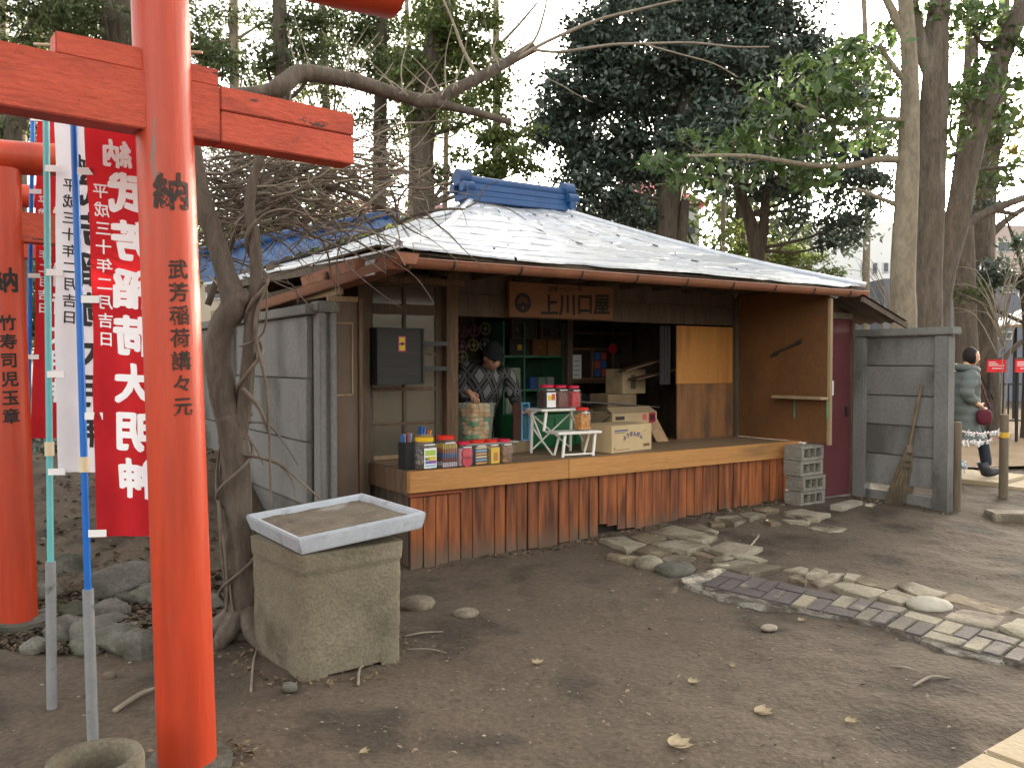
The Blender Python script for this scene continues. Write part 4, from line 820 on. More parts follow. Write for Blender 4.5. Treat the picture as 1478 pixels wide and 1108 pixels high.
# ------------------------------------------------------------------ goods on the counter
def jar(u, v, z, w, h, lidm, label, content, rz=0.0, label_m=None, dots=None):
    t = thing('candy_jar', label, 'jar', W(u, v, z), TH + rz, 'plastic sweet jars on the shop counter'); w2 = w / 2
    def sq(x, z, c=.25): k = x * (1 - c); return [(-x, -k, z), (-k, -x, z), (k, -x, z), (x, -k, z), (x, k, z), (k, x, z), (-k, x, z), (-x, k, z)]
    Ls = [sq(w2 * .93, .0), sq(w2, .012), sq(w2, h * .74), sq(w2 * .78, h * .86, .4), sq(w2 * .76, h * .9, .4)]
    mb = MB(); mb.add([p for l in Ls for p in l], [tuple(range(7, -1, -1))] + [(r * 8 + i, r * 8 + (i + 1) % 8, r * 8 + 8 + (i + 1) % 8, r * 8 + 8 + i) for r in range(4) for i in range(8)])
    mb.build('body', glass_j, t, smooth=True)
    MB().lathe([(w2 * .86, h * .875), (w2 * .9, h * .88), (w2 * .9, h * .985), (w2 * .84, h), (0, h)], 24, cap=False).build('lid', lidm, t, smooth=True)
    kind, cm = content; q = w2 * .90
    if kind == 'fill':
        mb = MB()
        for k in range(70): mb.ball((random.uniform(-q, q) * .88, random.uniform(-q, q) * .88, random.uniform(.015, h * .72)), (random.uniform(.008, .016), random.uniform(.008, .016), random.uniform(.008, .02)), 6, 4)
        mb.box(-q * .8, q * .8, -q * .8, q * .8, .01, h * .7); mb.build('sweets', cm, t, kind='stuff')
    elif kind == 'sticks':
        for mi, mm in enumerate(cm):
            mb = MB()
            for k in range(7):
                x = -q + (k + .5) * 2 * q / 7
                for y in (-q * .85, q * .5): mb.bar((x, y, .01 + mi * h * .7 / len(cm)), (x + random.uniform(-.002, .002), y, .01 + (mi + 1) * h * .7 / len(cm)), .011, .011)
            mb.build('sweets', mm, t, kind='stuff')
    elif kind == 'disc':
        for zz in (.26, .62): MB().tube([(0, -q, h * zz * .8 + .005), (0, -q + .02, h * zz * .8 + .005)], q * .78, 20).build('sweet', cm, t, smooth=True)
        box(-q, q, -q + .025, q, .008, h * .72).build('sweets', M('white_pink', (.7, .45, .5)), t)
    elif kind == 'rows':
        box(-q, q, -q + .014, q, .008, h * .72).build('sweets', cm[0], t)
        for k in range(6): box(-q * .95, q * .95, -q, -q + .012, .012 + k * h * .12, .008 + (k + .82) * h * .12).build('packet', cm[1 + k % (len(cm) - 1)], t, bevel=.003)
    if label_m:
        lb = box(-w2 * .70, w2 * .70, -w2 - .0025, -w2 - .0008, h * .06, h * .68).build('label', label_m, t)
        for k, (x0, x1, z0, z1, c) in enumerate(dots or []): box(x0 * w, x1 * w, -w2 - .0042, -w2 - .0027, z0 * h, z1 * h).build('label_print', plain('print_%.2f_%.2f_%.2f' % c, c), lb)
    box(-w2 * .62, w2 * .62, -w2 * .93, -w2 * .90, h * .765, h * .80).build('neck_seal', paper, t)
    return t
red_lid = plain('red_lid', (.62, .025, .012), .35); ylid = plain('yellow_lid', (.72, .42, .01), .35); pink_lid = plain('crimson_lid', (.52, .012, .05), .35)
mixed = M('mixed_sweets', (.35, .3, .25), (.03, .03, .04), 40, .4, 0, contrast=.8, rnd=.4, isl=True)
jar(.165, .10, CT + .004, .155, .235, ylid, 'yellow-lidded jar of mixed sweets with bright label, leftmost on the counter', ('fill', mixed), .12, paper,
    [(-.3, .3, .45, .62, (.35, .5, .08)), (-.2, .3, .30, .42, (.6, .5, .05)), (-.1, .33, .2, .29, (.25, .08, .35)), (-.3, .0, .2, .28, (.05, .12, .4)), (-.3, .3, .10, .17, (.3, .42, .6)), (-.3, -.05, .30, .40, (.05, .2, .1))])
jar(.345, .105, CT + .004, .150, .24, red_lid, 'red-lidded jar of striped stick sweets beside the yellow-lidded jar', ('sticks', [plain('stick_base', (.55, .5, .55)), plain('stick_plum', (.16, .04, .03)), plain('stick_blue', (.03, .1, .25)), plain('stick_rust', (.30, .09, .02)), plain('stick_gold', (.5, .33, .04))]), .1)
jar(.49, .085, CT + .004, .125, .19, pink_lid, 'crimson-lidded jar showing two round pink sweets, third from left', ('disc', plain('pink_sweet', (.55, .03, .06))), .1)
jar(.615, .085, CT + .004, .125, .195, red_lid, 'red-lidded jar of blue and orange packets, fourth from left', ('rows', [plain('navy', (.05, .04, .1)), plain('pk_orange', (.6, .28, .05)), plain('pk_blue', (.2, .4, .55)), plain('pk_cream', (.6, .5, .3))]), .1)
jar(.735, .085, CT + .004, .118, .193, red_lid, 'red-lidded jar with a yellow label, fifth from left', ('fill', plain('tan_fill', (.4, .26, .1))), .1, plain('golden_label', (.62, .42, .06)), [(-.16, .2, .15, .5, (.45, .2, .07))])
jar(.86, .09, CT + .004, .118, .19, pink_lid, 'crimson-lidded jar of dried brown squid strips, right end of the row', ('fill', M('brown_strips', (.32, .17, .08), (.16, .08, .04), 20, .6, 0, rnd=.3, isl=True)), .1)
hd = thing('card_holder', 'black upright card holder full of blue cards beside the yellow-lidded jar', 'holder', W(.055, .17, CT + .004), TH + .1)
box(-.045, .045, -.05, .05, 0, .20).build('case', black_m, hd, bevel=.004)
for k in range(6): MB().bar((-.03 + k * .011, random.uniform(-.02, .02), .19), (-.035 + k * .014, random.uniform(-.02, .03), .25 + random.uniform(0, .02)), .006, .05, up=(0, 1, 0)).build('card', plain('card_blue%d' % (k % 3), [(.04, .13, .35), (.35, .4, .5), (.3, .05, .04)][k % 3]), hd)
pk = thing('packet_bundle', 'little upright bundle of blue and red packets behind the yellow-lidded jar', 'packets', W(.27, .30, CT + .004), TH)
box(-.05, .05, -.04, .04, 0, .24).build('carton', card_d, pk)
for k in range(4): MB().bar((-.035 + k * .022, 0, .24), (-.03 + k * .026, 0, .30 - .01 * k), .014, .06, up=(0, 1, 0)).build('packet', plain('pkt%d' % k, [(.03, .1, .3), (.04, .2, .45), (.45, .05, .03), (.5, .25, .05)][k]), pk)
# bucket on a crate
VB = .80; pB = bv(686, 636, VB); hB = pB[2] - CT - .02
cr = thing('low_crate', 'low pale crate behind the row of jars, carrying the plastic bin', 'crate', W(pB[0] + .02, VB, CT + .003), TH)
box(-.20, .30, -.17, .17, 0, hB).build('body', card_d, cr, bevel=.004); box(-.215, .315, -.185, .185, hB + .001, hB + .014).build('lid', M('pale_board', (.5, .5, .45)), cr, bevel=.003)
bk = thing('plastic_bin', 'square translucent bin of wrapped orange sweets in front of the shopkeeper', 'bin', W(pB[0], VB, CT + hB + .019), TH + .18)
def sqr(x, z): return [(-x, -x, z), (x, -x, z), (x, x, z), (-x, x, z)]
Ls = [sqr(.098, 0), sqr(.122, .315), sqr(.132, .315), sqr(.134, .332), sqr(.117, .332), sqr(.092, .01)]
mb = MB(); mb.add([p for l in Ls for p in l], [(3, 2, 1, 0)] + [(r * 4 + i, r * 4 + (i + 1) % 4, r * 4 + 4 + (i + 1) % 4, r * 4 + 4 + i) for r in range(5) for i in range(4)] + [(20, 21, 22, 23)])
mb.build('shell', M('frosted_plastic', (.5, .55, .45), (.4, .46, .36), 6, .3, .02, alpha=.16), bk, bevel=.006)
org = [plain('orange_wrap', (.62, .29, .10), .4), plain('peach_wrap', (.62, .38, .18), .4), plain('green_wrap', (.03, .22, .07), .4), plain('cream_wrap', (.6, .5, .32), .4)]
for k in range(46):
    z = .02 + (k // 6) * .038; r_ = .086 + z * .075 - .036; x, y = [(-r_, -r_), (0, -r_), (r_, -r_), (-r_, 0), (-r_, r_), (r_, r_)][k % 6]
    mm = org[2] if (k // 6) in (0, 3, 4) and random.random() < .5 else random.choice([org[0], org[0], org[1], org[3]])
    MB().ball((x + random.uniform(-.012, .012), y + random.uniform(-.008, .008), z + .016), (.040, .034, .030), 8, 6, lambda d: 1 + .12 * noise3((d.x * 5 + k, d.y * 5, d.z * 5))).build('wrapped_sweet', mm, bk, smooth='all')
lettering('〜〜〜', .001, ink, bk, (0, 0, .02), (0, 0, 0)) if False else None
# white folding step stand
ws = thing('step_stand', 'white folding two-step stand on the counter carrying sweet jars', 'stand', W(1.635, .30, CT + .003), TH - .10); ws.scale.z = .88
def wb2(p, q, w=.022, h=.022): MB().bar(p, q, w, h).build('leg', white_paint, ws, bevel=.003)
box(-.20, .24, -.20, .02, .215, .240).build('lower_shelf', white_paint, ws, bevel=.006); box(-.24, .22, .0, .26, .425, .448).build('upper_shelf', white_paint, ws, bevel=.006)
for x in (-.13, .17):
    wb2((x - .02, -.19, 0), (x + .015, -.17, .215)); wb2((x + .0, -.02, .0), (x + .05, -.03, .215), .018, .018)
wb2((-.15, -.19, .025), (.15, -.19, .025), .012, .016)
for x in (-.21, .19): wb2((x, .24, 0), (x, .22, .425)); wb2((x, .02, .235), (x + .03, .03, .425))
wb2((-.21, .03, .12), (-.21, .24, .40), .014, .016); wb2((.19, .03, .12), (.19, .24, .40), .014, .016); wb2((-.20, .23, .04), (.18, .23, .38), .012, .014); wb2((.18, .235, .04), (-.20, .235, .38), .012, .014); wb2((-.13, .0, .0), (-.21, .22, .26), .014, .016)
def wst(x, y, z): c, s = math.cos(-.10), math.sin(-.10); return (1.635 + x * c - y * s, .30 + x * s + y * c, CT + .003 + z * .88)
a = wst(-.135, .10, .449); jar(a[0], a[1], a[2], .135, .205, pink_lid, 'crimson-lidded jar of dark sweets with white label on the upper step', ('fill', plain('dark_plum', (.05, .015, .015))), 0, paper, [(-.28, .0, .36, .55, (.7, .5, .05)), (.02, .28, .36, .62, (.6, .12, .05))])
a = wst(.005, .115, .449); jar(a[0], a[1], a[2], .13, .20, pink_lid, 'crimson-lidded jar of brown strips, middle of the upper step', ('fill', M('brown_strips2', (.25, .08, .04), (.12, .04, .03), 20, .6, 0, rnd=.3, isl=True)))
a = wst(.125, .085, .449); jar(a[0], a[1], a[2], .115, .195, pink_lid, 'crimson-lidded jar of bright red sweets, right end of the upper step', ('fill', plain('bright_red', (.5, .03, .03))))
a = wst(.105, -.09, .241); jar(a[0], a[1], a[2], .125, .195, red_lid, 'red-lidded jar of golden crackers on the lower step of the stand', ('fill', M('golden_crackers', (.6, .28, .05), (.45, .17, .03), 20, .5, 0, rnd=.25, isl=True)))
# cartons
def carton(name, label, u, v, z, w, d, h, rz, m=card, prints=(), flaps=False):
    t = thing(name, label, 'cardboard box', W(u, v, z), TH + rz)
    box(-w / 2, w / 2, -d / 2, d / 2, 0, h).build('body', m, t, bevel=.004)
    MB().box(-w / 2 + .004, w / 2 - .004, -.02, .02, h + .0005, h + .002).build('tape', M('tape', (.42, .3, .16)), t)
    for x0, x1, z0, z1, c in prints: box(x0, x1, -d / 2 - .0015, -d / 2 - .0004, z0, z1).build('print', plain('ink_%.2f_%.2f_%.2f' % c, c, .8), t)
    if flaps:
        MB().hexa([(-w / 2, -d / 2, h), (w / 2, -d / 2, h), (w / 2, -d / 2 + .004, h), (-w / 2, -d / 2 + .004, h)], [(-w / 2 + .07, -d / 2 + .16, h + .045), (w / 2 + .05, -d / 2 + .16, h + .045), (w / 2 + .05, -d / 2 + .165, h + .05), (-w / 2 + .07, -d / 2 + .165, h + .05)]).build('flap', m, t)
        MB().hexa([(-w / 2, -d / 2, h), (-w / 2, d / 2, h), (-w / 2 + .004, d / 2, h), (-w / 2 + .004, -d / 2, h)], [(-w / 2 - .22, -d / 2, h - .12), (-w / 2 - .22, d / 2, h - .12), (-w / 2 - .215, d / 2, h - .115), (-w / 2 - .215, -d / 2, h - .115)]).build('flap', card_d, t)
    return t
c1 = carton('cardboard_box', 'sealed cardboard box with blue lettering at the front of the counter', 2.255, .36, CT + .003, .56, .36, .238, .16, card, [(-.24, -.10, .17, .176, (.1, .1, .16)), (-.24, -.06, .185, .20, (.12, .12, .2)), (-.25, -.03, .022, .027, (.2, .13, .07)), (.16, .25, .035, .06, (.16, .1, .05)), (-.25, -.235, .03, .05, (.2, .13, .07))])
for k, ch in enumerate('ふうせんがム'[:6]):
    an = -.55 + k * .22
    o = lettering(ch, .048, plain('blue_ink', (.015, .03, .2)), c1, (-.01 + .26 * math.sin(an) * .85 + .02, -.1815, .05 + .075 + .085 * (math.cos(an) - .85) / .15 * .35), (R(90), 0, 0), .03); o.rotation_euler = (R(90), an * .9, 0)
MB().bar((.14, -.1815, .165), (.20, -.1815, .185), .0015, .004, up=(0, 1, 0)).build('print', plain('green_ink', (.2, .3, .1)), c1)
carton('cardboard_box', 'open cardboard box with red print behind the sealed box', 2.86, .98, CT + .063, .60, .38, .235, .02, M('pale_carton', (.45, .33, .2), (.4, .29, .17), 8, .85, .05), [(-.26, -.14, .17, .205, (.05, .04, .03)), (-.26, -.14, .12, .15, (.2, .14, .08)), (.10, .16, .16, .22, (.5, .12, .1)), (.185, .28, .08, .23, (.3, .03, .03)), (.20, .27, .15, .21, (.05, .05, .12))], True)
o = thing('flat_board', 'flat dark board lying under the open cardboard box', 'board', W(2.86, .98, CT + .003), TH); box(-.34, .34, -.2, .2, 0, .057).build('board', wood_m, o)
carton('cardboard_box', 'tall cardboard box standing at the right inside the shop', 3.10, 1.40, CT + .003, .40, .30, .46, 0, card_d)
carton('cardboard_box', 'upper pale cardboard box on top of the tall box inside', 3.24, 1.36, CT + .466, .34, .26, .26, .05, M('dim_carton', (.4, .3, .18)), [(-.05, .02, .05, .2, (.1, .08, .06))])
carton('cardboard_box', 'dull cardboard box on the floor deep inside the shop', 2.75, 1.75, .062, .7, .5, .95, -.05, card_d)
bd = thing('wood_offcut', 'small pale wooden offcut leaning beside the plywood shutter', 'wood board', W(3.15, .72, CT + .003), TH)
MB().hexa([(-.08, -.03, 0), (.08, -.03, 0), (.08, -.01, 0), (-.08, -.01, 0)], [(-.12, .09, .21), (.03, .09, .225), (.03, .11, .225), (-.12, .11, .21)]).build('board', M('pale_offcut', (.42, .26, .14)), bd, bevel=.002)
# green bin and the glass pane beside the shopkeeper
gb = thing('green_crate', 'dark green plastic crate on the counter behind the white stand', 'crate', W(1.90, 1.02, CT + .003), TH)
box(-.38, .38, -.14, .14, 0, .30).build('body', green_m, gb, bevel=.01); box(-.395, .395, -.155, .155, .27, .305).build('rim', green_m, gb, bevel=.006)
for x in (-.2, .05, .3): box(x - .012, x + .012, -.148, -.139, .02, .265).build('rib', green_m, gb)
bt = thing('blue_bag', 'crumpled blue and white bag on the green crate by the shopkeeper\'s hand', 'bag', W(1.66, .98, CT + .31), TH)
MB().ball((0, 0, .03), (.13, .09, .035), 14, 8, lambda d: 1 + .3 * noise3((d.x * 4, d.y * 4, d.z * 4))).build('bag', M('blue_bag', (.12, .32, .5), (.6, .65, .7), 9, .4, .1, contrast=.8), bt, smooth='all')
fr = thing('glass_screen', 'brown and clear rectangular pane with blue edge held by the shopkeeper', 'pane', W(*bv(752, 640, .72)[:2], CT + .003), TH)
box(-.085, -.005, -.008, .008, .10, .43).build('brown_side', plain('dark_brown_card', (.07, .022, .015)), fr); box(.0, .085, -.004, .004, .10, .43).build('glass_side', glass_mat('blue_glass', (.05, .18, .35), .3), fr)
for a in ((-.002, .01, .095, .435), (.078, .09, .095, .435)): box(a[0], a[1], -.011, .011, a[2], a[3]).build('edge', plain('pale_blue_edge', (.15, .38, .6)), fr)
for a in ((.01, .078, .095, .107), (.01, .078, .423, .435)): box(a[0], a[1], -.0105, .0105, a[2], a[3]).build('edge', plain('pale_blue_edge', (.15, .38, .6)), fr)
box(-.08, .08, -.05, .05, 0, .095).build('base', card_d, fr)

# ------------------------------------------------------------------ things inside the shop (at the back)
def inside(name, label, cat, px0, py0, px1, py1, v, d, m, extra=None, sit=None, bevel=.003):
    a = bv(px0, py1, v); b = bv(px1, py0, v); t = thing(name, label, cat, W((a[0] + b[0]) / 2, v, a[2] if sit is None else sit), TH); w = (b[0] - a[0]) / 2; h = b[2] - (a[2] if sit is None else sit)
    if m: box(-w, w, 0, d, 0, h).build('body', m, t, bevel=bevel)
    return t, w, h
# green shelving unit
t, w, h = inside('green_shelf', 'green painted shelving with bags behind the shopkeeper', 'shelf', 728, 470, 812, 660, 2.35, .4, None, sit=.062)
for z in (.4, .78, 1.12, 1.50): box(-w, w, 0, .4, z, z + .025).build('shelf_board', green_sh, t)
for x in (-w - .02, -w + .26, w): box(x, x + .02, -.004, .41, 0, 1.9).build('side', green_sh, t)
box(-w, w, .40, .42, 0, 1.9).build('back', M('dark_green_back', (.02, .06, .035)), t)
def on(t, name, label, cat, x0, x1, z0, z1, y0, y1, m, ex=None):
    p = Vector(t.location); c = W((p.x - O[0]) * U[0] + (p.y - O[1]) * U[1] + (x0 + x1) / 2, (p.x - O[0]) * Vv[0] + (p.y - O[1]) * Vv[1] + y0, p.z + z0); o = thing(name, label, cat, c, TH)
    box(-(x1 - x0) / 2, (x1 - x0) / 2, 0, y1 - y0, 0, z1 - z0).build('body', m, o, bevel=.006)
    for e in (ex or []): box(*e[:6]).build(e[6], e[7], o)
    return o
pb_ = M('pale_paper_bags', (.36, .38, .31), (.22, .24, .18), 12, .6, .1)
for i, (z, l) in enumerate(((.43, 'lowest'), (.805, 'middle'), (1.145, 'upper'))): on(t, 'paper_bag', l + ' pale paper bag in the left column of the green shelving', 'bag', -w + .02, -w + .22, z, z + .24, -.0, .2, pb_)
for i, (x, z, c, l) in enumerate(((-.02, 1.145, (.05, .1, .3), 'blue tin on the upper green shelf'), (.10, 1.145, (.2, .3, .22), 'green-grey jar on the upper green shelf'), (.0, .805, (.04, .13, .4), 'blue packet on the middle green shelf'), (.22, 1.145, (.4, .4, .4), 'grey box on the upper green shelf'))):
    on(t, 'shelf_box', l, 'box', x, x + .10, z, z + .13, .05, .16, plain('shelfbox%d' % i, c))
for x, l, c in ((-.32, 'black lacquer money box with gold latch on the green shelf top', (.02, .016, .014)), (-.0, 'brown wooden drawer box on the green shelf top', (.20, .09, .04)), (.21, 'tan wooden drawer box at the right of the green shelf top', (.27, .14, .06))):
    on(t, 'drawer_box', l, 'box', x, x + (.27 if x < -.1 else .19), 1.526, 1.526 + .185, .02, .25, plain('wood_%d' % int(x * 100), c, .5), [(-.03, .03, -.004, 0, .06, .12, 'latch', plain('brass', (.5, .33, .05), .35, metal=.6)) if x < -.1 else (-.012, .012, -.008, 0, .08, .105, 'knob', plain('brass', (.5, .33, .05)))])
# framed glass cases above
for x0, x1, l in ((738, 774, 'glass display case with little figures, high above the shopkeeper'), (779, 809, 'dim glass display case beside the figure case')):
    t2_, w2_, h2_ = inside('display_case', l, 'display case', x0, 458, x1, 490, 2.4, .2, plain('case_back', (.12, .11, .10)))
    for a in ((-w2_, w2_, h2_ - .025, h2_), (-w2_, w2_, 0, .025)): box(a[0], a[1], -.012, -.001, a[2], a[3]).build('frame', wood_d, t2_)
    for a in (-w2_, w2_ - .025): box(a, a + .025, -.013, -.001, .0255, h2_ - .0255).build('frame', wood_d, t2_)
    for k in range(9): MB().ball((random.uniform(-w2_ * .75, w2_ * .75), -.012, random.uniform(.045, .12)), (.014, .01, .022), 8, 6).build('figure', plain('fig%d' % (k % 3), [(.5, .35, .3), (.4, .2, .15), (.5, .5, .45)][k % 3]), t2_)
    box(-w2_ + .025, w2_ - .025, -.03, -.028, .025, h2_ - .025).build('pane', glass_mat('case_glass', (.1, .11, .11), .35), t2_)
# wheels of sweets hung left
for k, (x, y, c) in enumerate(((668, 478, (.20, .05, .12)), (684, 477, (.18, .04, .1)), (700, 474, (.22, .18, .06)), (666, 500, (.24, .05, .16)), (683, 498, (.26, .2, .06)), (667, 515, (.26, .32, .05)), (699, 497, (.12, .08, .05)))):
    a = bv(x, y, 1.9); o = thing('hanging_toy', ['dark pink ring toy hung top left inside', 'plum ring toy hung beside the dark pink one', 'olive ring toy hung near the black hat', 'purple ring toy hung on the lower left', 'golden ring toy hung left of the black hat', 'lime green toy hung lowest by the post', 'dim brown ring toy half behind the black hat'][k], 'toy', W(a[0], 1.9, a[2]), TH)
    MB().tube([(.058 * math.cos(q * .3142), 0, .058 * math.sin(q * .3142)) for q in range(21)], .010, 8, cap=False).build('ring', plain('toyring%d' % k, tuple(x * .45 for x in c)), o, smooth=True)
    MB().bar((-.05, 0, 0), (.05, 0, 0), .012, .012).bar((0, 0, -.05), (0, 0, .05), .012, .012).tube([(0, -.01, 0), (0, .01, 0)], .02, 12).build('spokes', plain('toyspoke%d' % k, tuple(x * .3 for x in c)), o)
    MB().tube([(0, 0, .06), (0, .02, 2.3 - a[2])], .002, 5).build('string', vine_m, o)
# inner pillar and right hand shelves
B(2.855, 2.93, 1.88, 1.96, .06, 2.3, 'inner_post', wood_d)
t, w, h = inside('wall_shelf', 'dark wooden wall shelf at the back right of the shop', 'shelf', 822, 468, 912, 640, 2.3, .35, None, sit=.062)
for z in (.85, 1.20, 1.78): box(-w, w, 0, .35, z, z + .035).build('shelf_board', wood_m, t)
for x in (-w, w): box(x - .01, x + .012, .0, .36, 0, 2.2).build('side', wood_d, t)
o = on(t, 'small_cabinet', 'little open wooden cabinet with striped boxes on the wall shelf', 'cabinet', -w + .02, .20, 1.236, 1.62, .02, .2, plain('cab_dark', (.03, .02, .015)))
wc = (-w + .02 + .20) / 2; ww = (.20 + w - .02) / 2
for a in ((-ww, ww, .355, .384), (-ww, ww, 0, .03)): box(a[0], a[1], -.02, -.001, a[2], a[3]).build('frame', M('tan_frame', (.22, .12, .06)), o)
for a in (-ww, -.02, ww - .03): box(a, a + .03, -.021, -.001, .031, .354).build('frame', M('tan_frame'  , (.22, .12, .06)), o)
for i in range(2):
    for j in range(3): box(.03 + i * .10, .11 + i * .10, -.016, -.002, .04 + j * .10, .13 + j * .10).build('striped_box', plain('strip%d' % ((i + j) % 2), [(.05, .14, .4), (.45, .1, .08)][(i + j) % 2]), o)
n_ = box(-ww + .01, -ww + .15, -.026, -.023, .02, .30).build('note', paper, o)
for k in range(4): box(-ww + .04, -ww + .11 + .01 * (k % 2), -.0275, -.0262, .06 + k * .055, .066 + k * .055).build('note_line', ink, n_)
on(t, 'glass_bottle', 'dim glass bottle beside the small cabinet on the wall shelf', 'bottle', .25, .34, 1.236, 1.56, .05, .14, plain('bottle_grey', (.07, .075, .07), .15))
pd_ = bv(885, 503, 2.05); o = thing('red_paddle', 'round red fan hanging by the wall shelf inside', 'fan', W(pd_[0], 2.05, pd_[2]), TH)
MB().tube([(0, 0, 0), (0, .008, 0)], .062, 24).build('disc', plain('red_fan', (.36, .015, .02)), o); MB().bar((0, .004, .06), (0, .004, 2.3 - pd_[2]), .006, .006).build('cord', vine_m, o)
for x, l in ((-.25, 'left'), (-.08, 'middle'), (.12, 'right')): on(t, 'glass_jar', l + ' dim glass jar on the low wall shelf', 'jar', x, x + .13, .886, 1.07, .05, .18, plain('dim_glass', (.09, .09, .085), .2))
# planks and boards stacked to the right
for k, (a, b, l) in enumerate((((3.0, 1.15, 1.42), (3.45, 1.0, 1.55), 'upper thin dark board tilted over the boxes'), ((3.12, 1.12, 1.33), (3.6, .98, 1.44), 'lower thin dark board tilted over the boxes'), ((2.3, 1.45, 1.13), (3.55, 1.25, 1.03), 'long grey plank lying across the boxes inside'))):
    o = thing('loose_board', l, 'board', W(a[0], a[1], a[2]), TH); MB().bar((0, 0, 0), (b[0] - a[0], b[1] - a[1], b[2] - a[2]), .22, .014).build('board', [wood_m, wood_m, M('grey_plank', (.13, .12, .11))][k], o)
o = thing('dark_curtain', 'narrow dark cloth hanging left of the plywood shutter', 'curtain', W(3.33, .86, 1.28), TH)
MB().grid(lambda s, t: (-.07 + s * .15, .02 * math.sin(s * 22), t * .6), 24, 4).build('cloth', plain('dark_cloth', (.045, .04, .042), .9), o, smooth='all')

# ------------------------------------------------------------------ figures
def skin_mesh(name, verts, edges, radii, m, parent, sub=2, root=0):
    me = bpy.data.meshes.new(name); me.from_pydata([tuple(map(float, v)) for v in verts], edges, []); o = bpy.data.objects.new(name, me); col.objects.link(o)
    md_ = o.modifiers.new('skin', 'SKIN'); md_.use_smooth_shade = True
    for i, sv in enumerate(me.skin_vertices[0].data):
        r_ = radii[i]; sv.radius = r_ if hasattr(r_, '__len__') else (r_, r_); sv.use_root = (i == root)
    s_ = o.modifiers.new('sub', 'SUBSURF'); s_.levels = sub; s_.render_levels = sub
    dg = bpy.context.evaluated_depsgraph_get(); me2 = bpy.data.meshes.new_from_object(o.evaluated_get(dg)); bpy.data.objects.remove(o); bpy.data.meshes.remove(me)
    me2.materials.clear(); me2.materials.append(m); me2.shade_smooth(); return me2
def head_mesh(c, yaw, pitch, s=1.0, roll=0.0):
    """head facing local -Y before rotation; c = head centre"""
    def k(d):
        f = 1.0
        return f
    mb = MB(); vs = []; n, m = 28, 22
    for i in range(m + 1):
        th = math.pi * i / m
        for j in range(n):
            ph = 2 * math.pi * j / n; x, y, z = math.sin(th) * math.cos(ph), math.sin(th) * math.sin(ph), math.cos(th)
            X, Y, Z = x * .076, y * .095, z * .118
            if z < -.1: X *= 1 - .30 * (-z - .1); Y = Y * (1 - .25 * (-z - .1)) - .012 * (-z)
            front = max(0, -y)
            nose = math.exp(-((x / .16) ** 2)) * math.exp(-(((z + .12) / .20) ** 2)) * (front > .5); Y -= .020 * nose
            sock = math.exp(-(((abs(x) - .42) / .17) ** 2)) * math.exp(-(((z - .10) / .10) ** 2)) * (front > .5); Y += .009 * sock
            brow = math.exp(-(((z - .27) / .09) ** 2)) * (front > .5); Y -= .004 * brow
            lip = math.exp(-((x / .28) ** 2)) * math.exp(-(((z + .46) / .08) ** 2)) * (front > .4); Y -= .006 * lip
            chin = math.exp(-((x / .3) ** 2)) * math.exp(-(((z + .82) / .15) ** 2)) * (front > .2); Y -= .008 * chin
            vs.append((X, Y, Z))
    mb.add(vs, [(i * n + j, (i + 1) * n + j, (i + 1) * n + (j + 1) % n, i * n + (j + 1) % n) for i in range(m) for j in range(n)])
    for sx in (-1, 1): mb.ball((sx * .077, .006, -.005), (.010, .022, .032), 8, 7)
    M_ = Matrix.Translation(Vector(c)) @ Matrix.Rotation(yaw, 4, 'Z') @ Matrix.Rotation(roll, 4, 'Y') @ Matrix.Rotation(pitch, 4, 'X') @ Matrix.Scale(s, 4)
    mb.v = [tuple(M_ @ Vector(v)) for v in mb.v]; return mb, M_
def hand(V, E, Rr, wrist_i, wrist, d, up, side, curl=.6, s=1.0):
    """palm and five fingers continuing the arm chain; d = pointing direction, up = back of the hand, side = towards the thumb"""
    d, up, side = [Vector(x).normalized() for x in (d, up, side)]; w = Vector(wrist)
    pi_ = len(V); V.append(w + d * .045 * s); Rr.append((.030 * s, .017 * s)); E.append((wrist_i, pi_))
    p2 = len(V); V.append(w + d * .085 * s); Rr.append((.034 * s, .014 * s)); E.append((pi_, p2))
    for k, (o_, l) in enumerate(((.030, .072), (.010, .08), (-.010, .076), (-.029, .06))):
        a = w + d * .092 * s + side * o_ * s; prev = p2; ang = 0
        for q in range(3):
            ang += curl * (.5 + .25 * q); dd = d * math.cos(ang) - up * math.sin(ang); a = a + dd * (l * s * (.42, .33, .25)[q]); i = len(V); V.append(a); Rr.append(.0088 * s * (1, .9, .75)[q]); E.append((prev, i)); prev = i
    prev = pi_; a = w + d * .03 * s + side * .03 * s
    for q in range(3): a = a + (side * (.7 - .2 * q) + d * .7 - up * .25 * q).normalized() * .027 * s; i = len(V); V.append(a); Rr.append(.010 * s * (1, .9, .75)[q]); E.append((prev, i)); prev = i
def eyes(t, M_, open_=.004):
    for sx in (-1, 1):
        mb = MB().ball((sx * .031, -.083, .012), (.011, .006, open_), 8, 6); mb.v = [tuple(M_ @ Vector(v)) for v in mb.v]; mb.build('eye', ink, t)
        mb = MB().bar((sx * .018, -.092, .036), (sx * .046, -.085, .037), .006, .006); mb.v = [tuple(M_ @ Vector(v)) for v in mb.v]; mb.build('eyebrow', hair, t)
    mb = MB().bar((-.02, -.0905, -.054), (.02, -.0905, -.054), .004, .004); mb.v = [tuple(M_ @ Vector(v)) for v in mb.v]; mb.build('mouth', M('lip', (.25, .08, .06)), t)

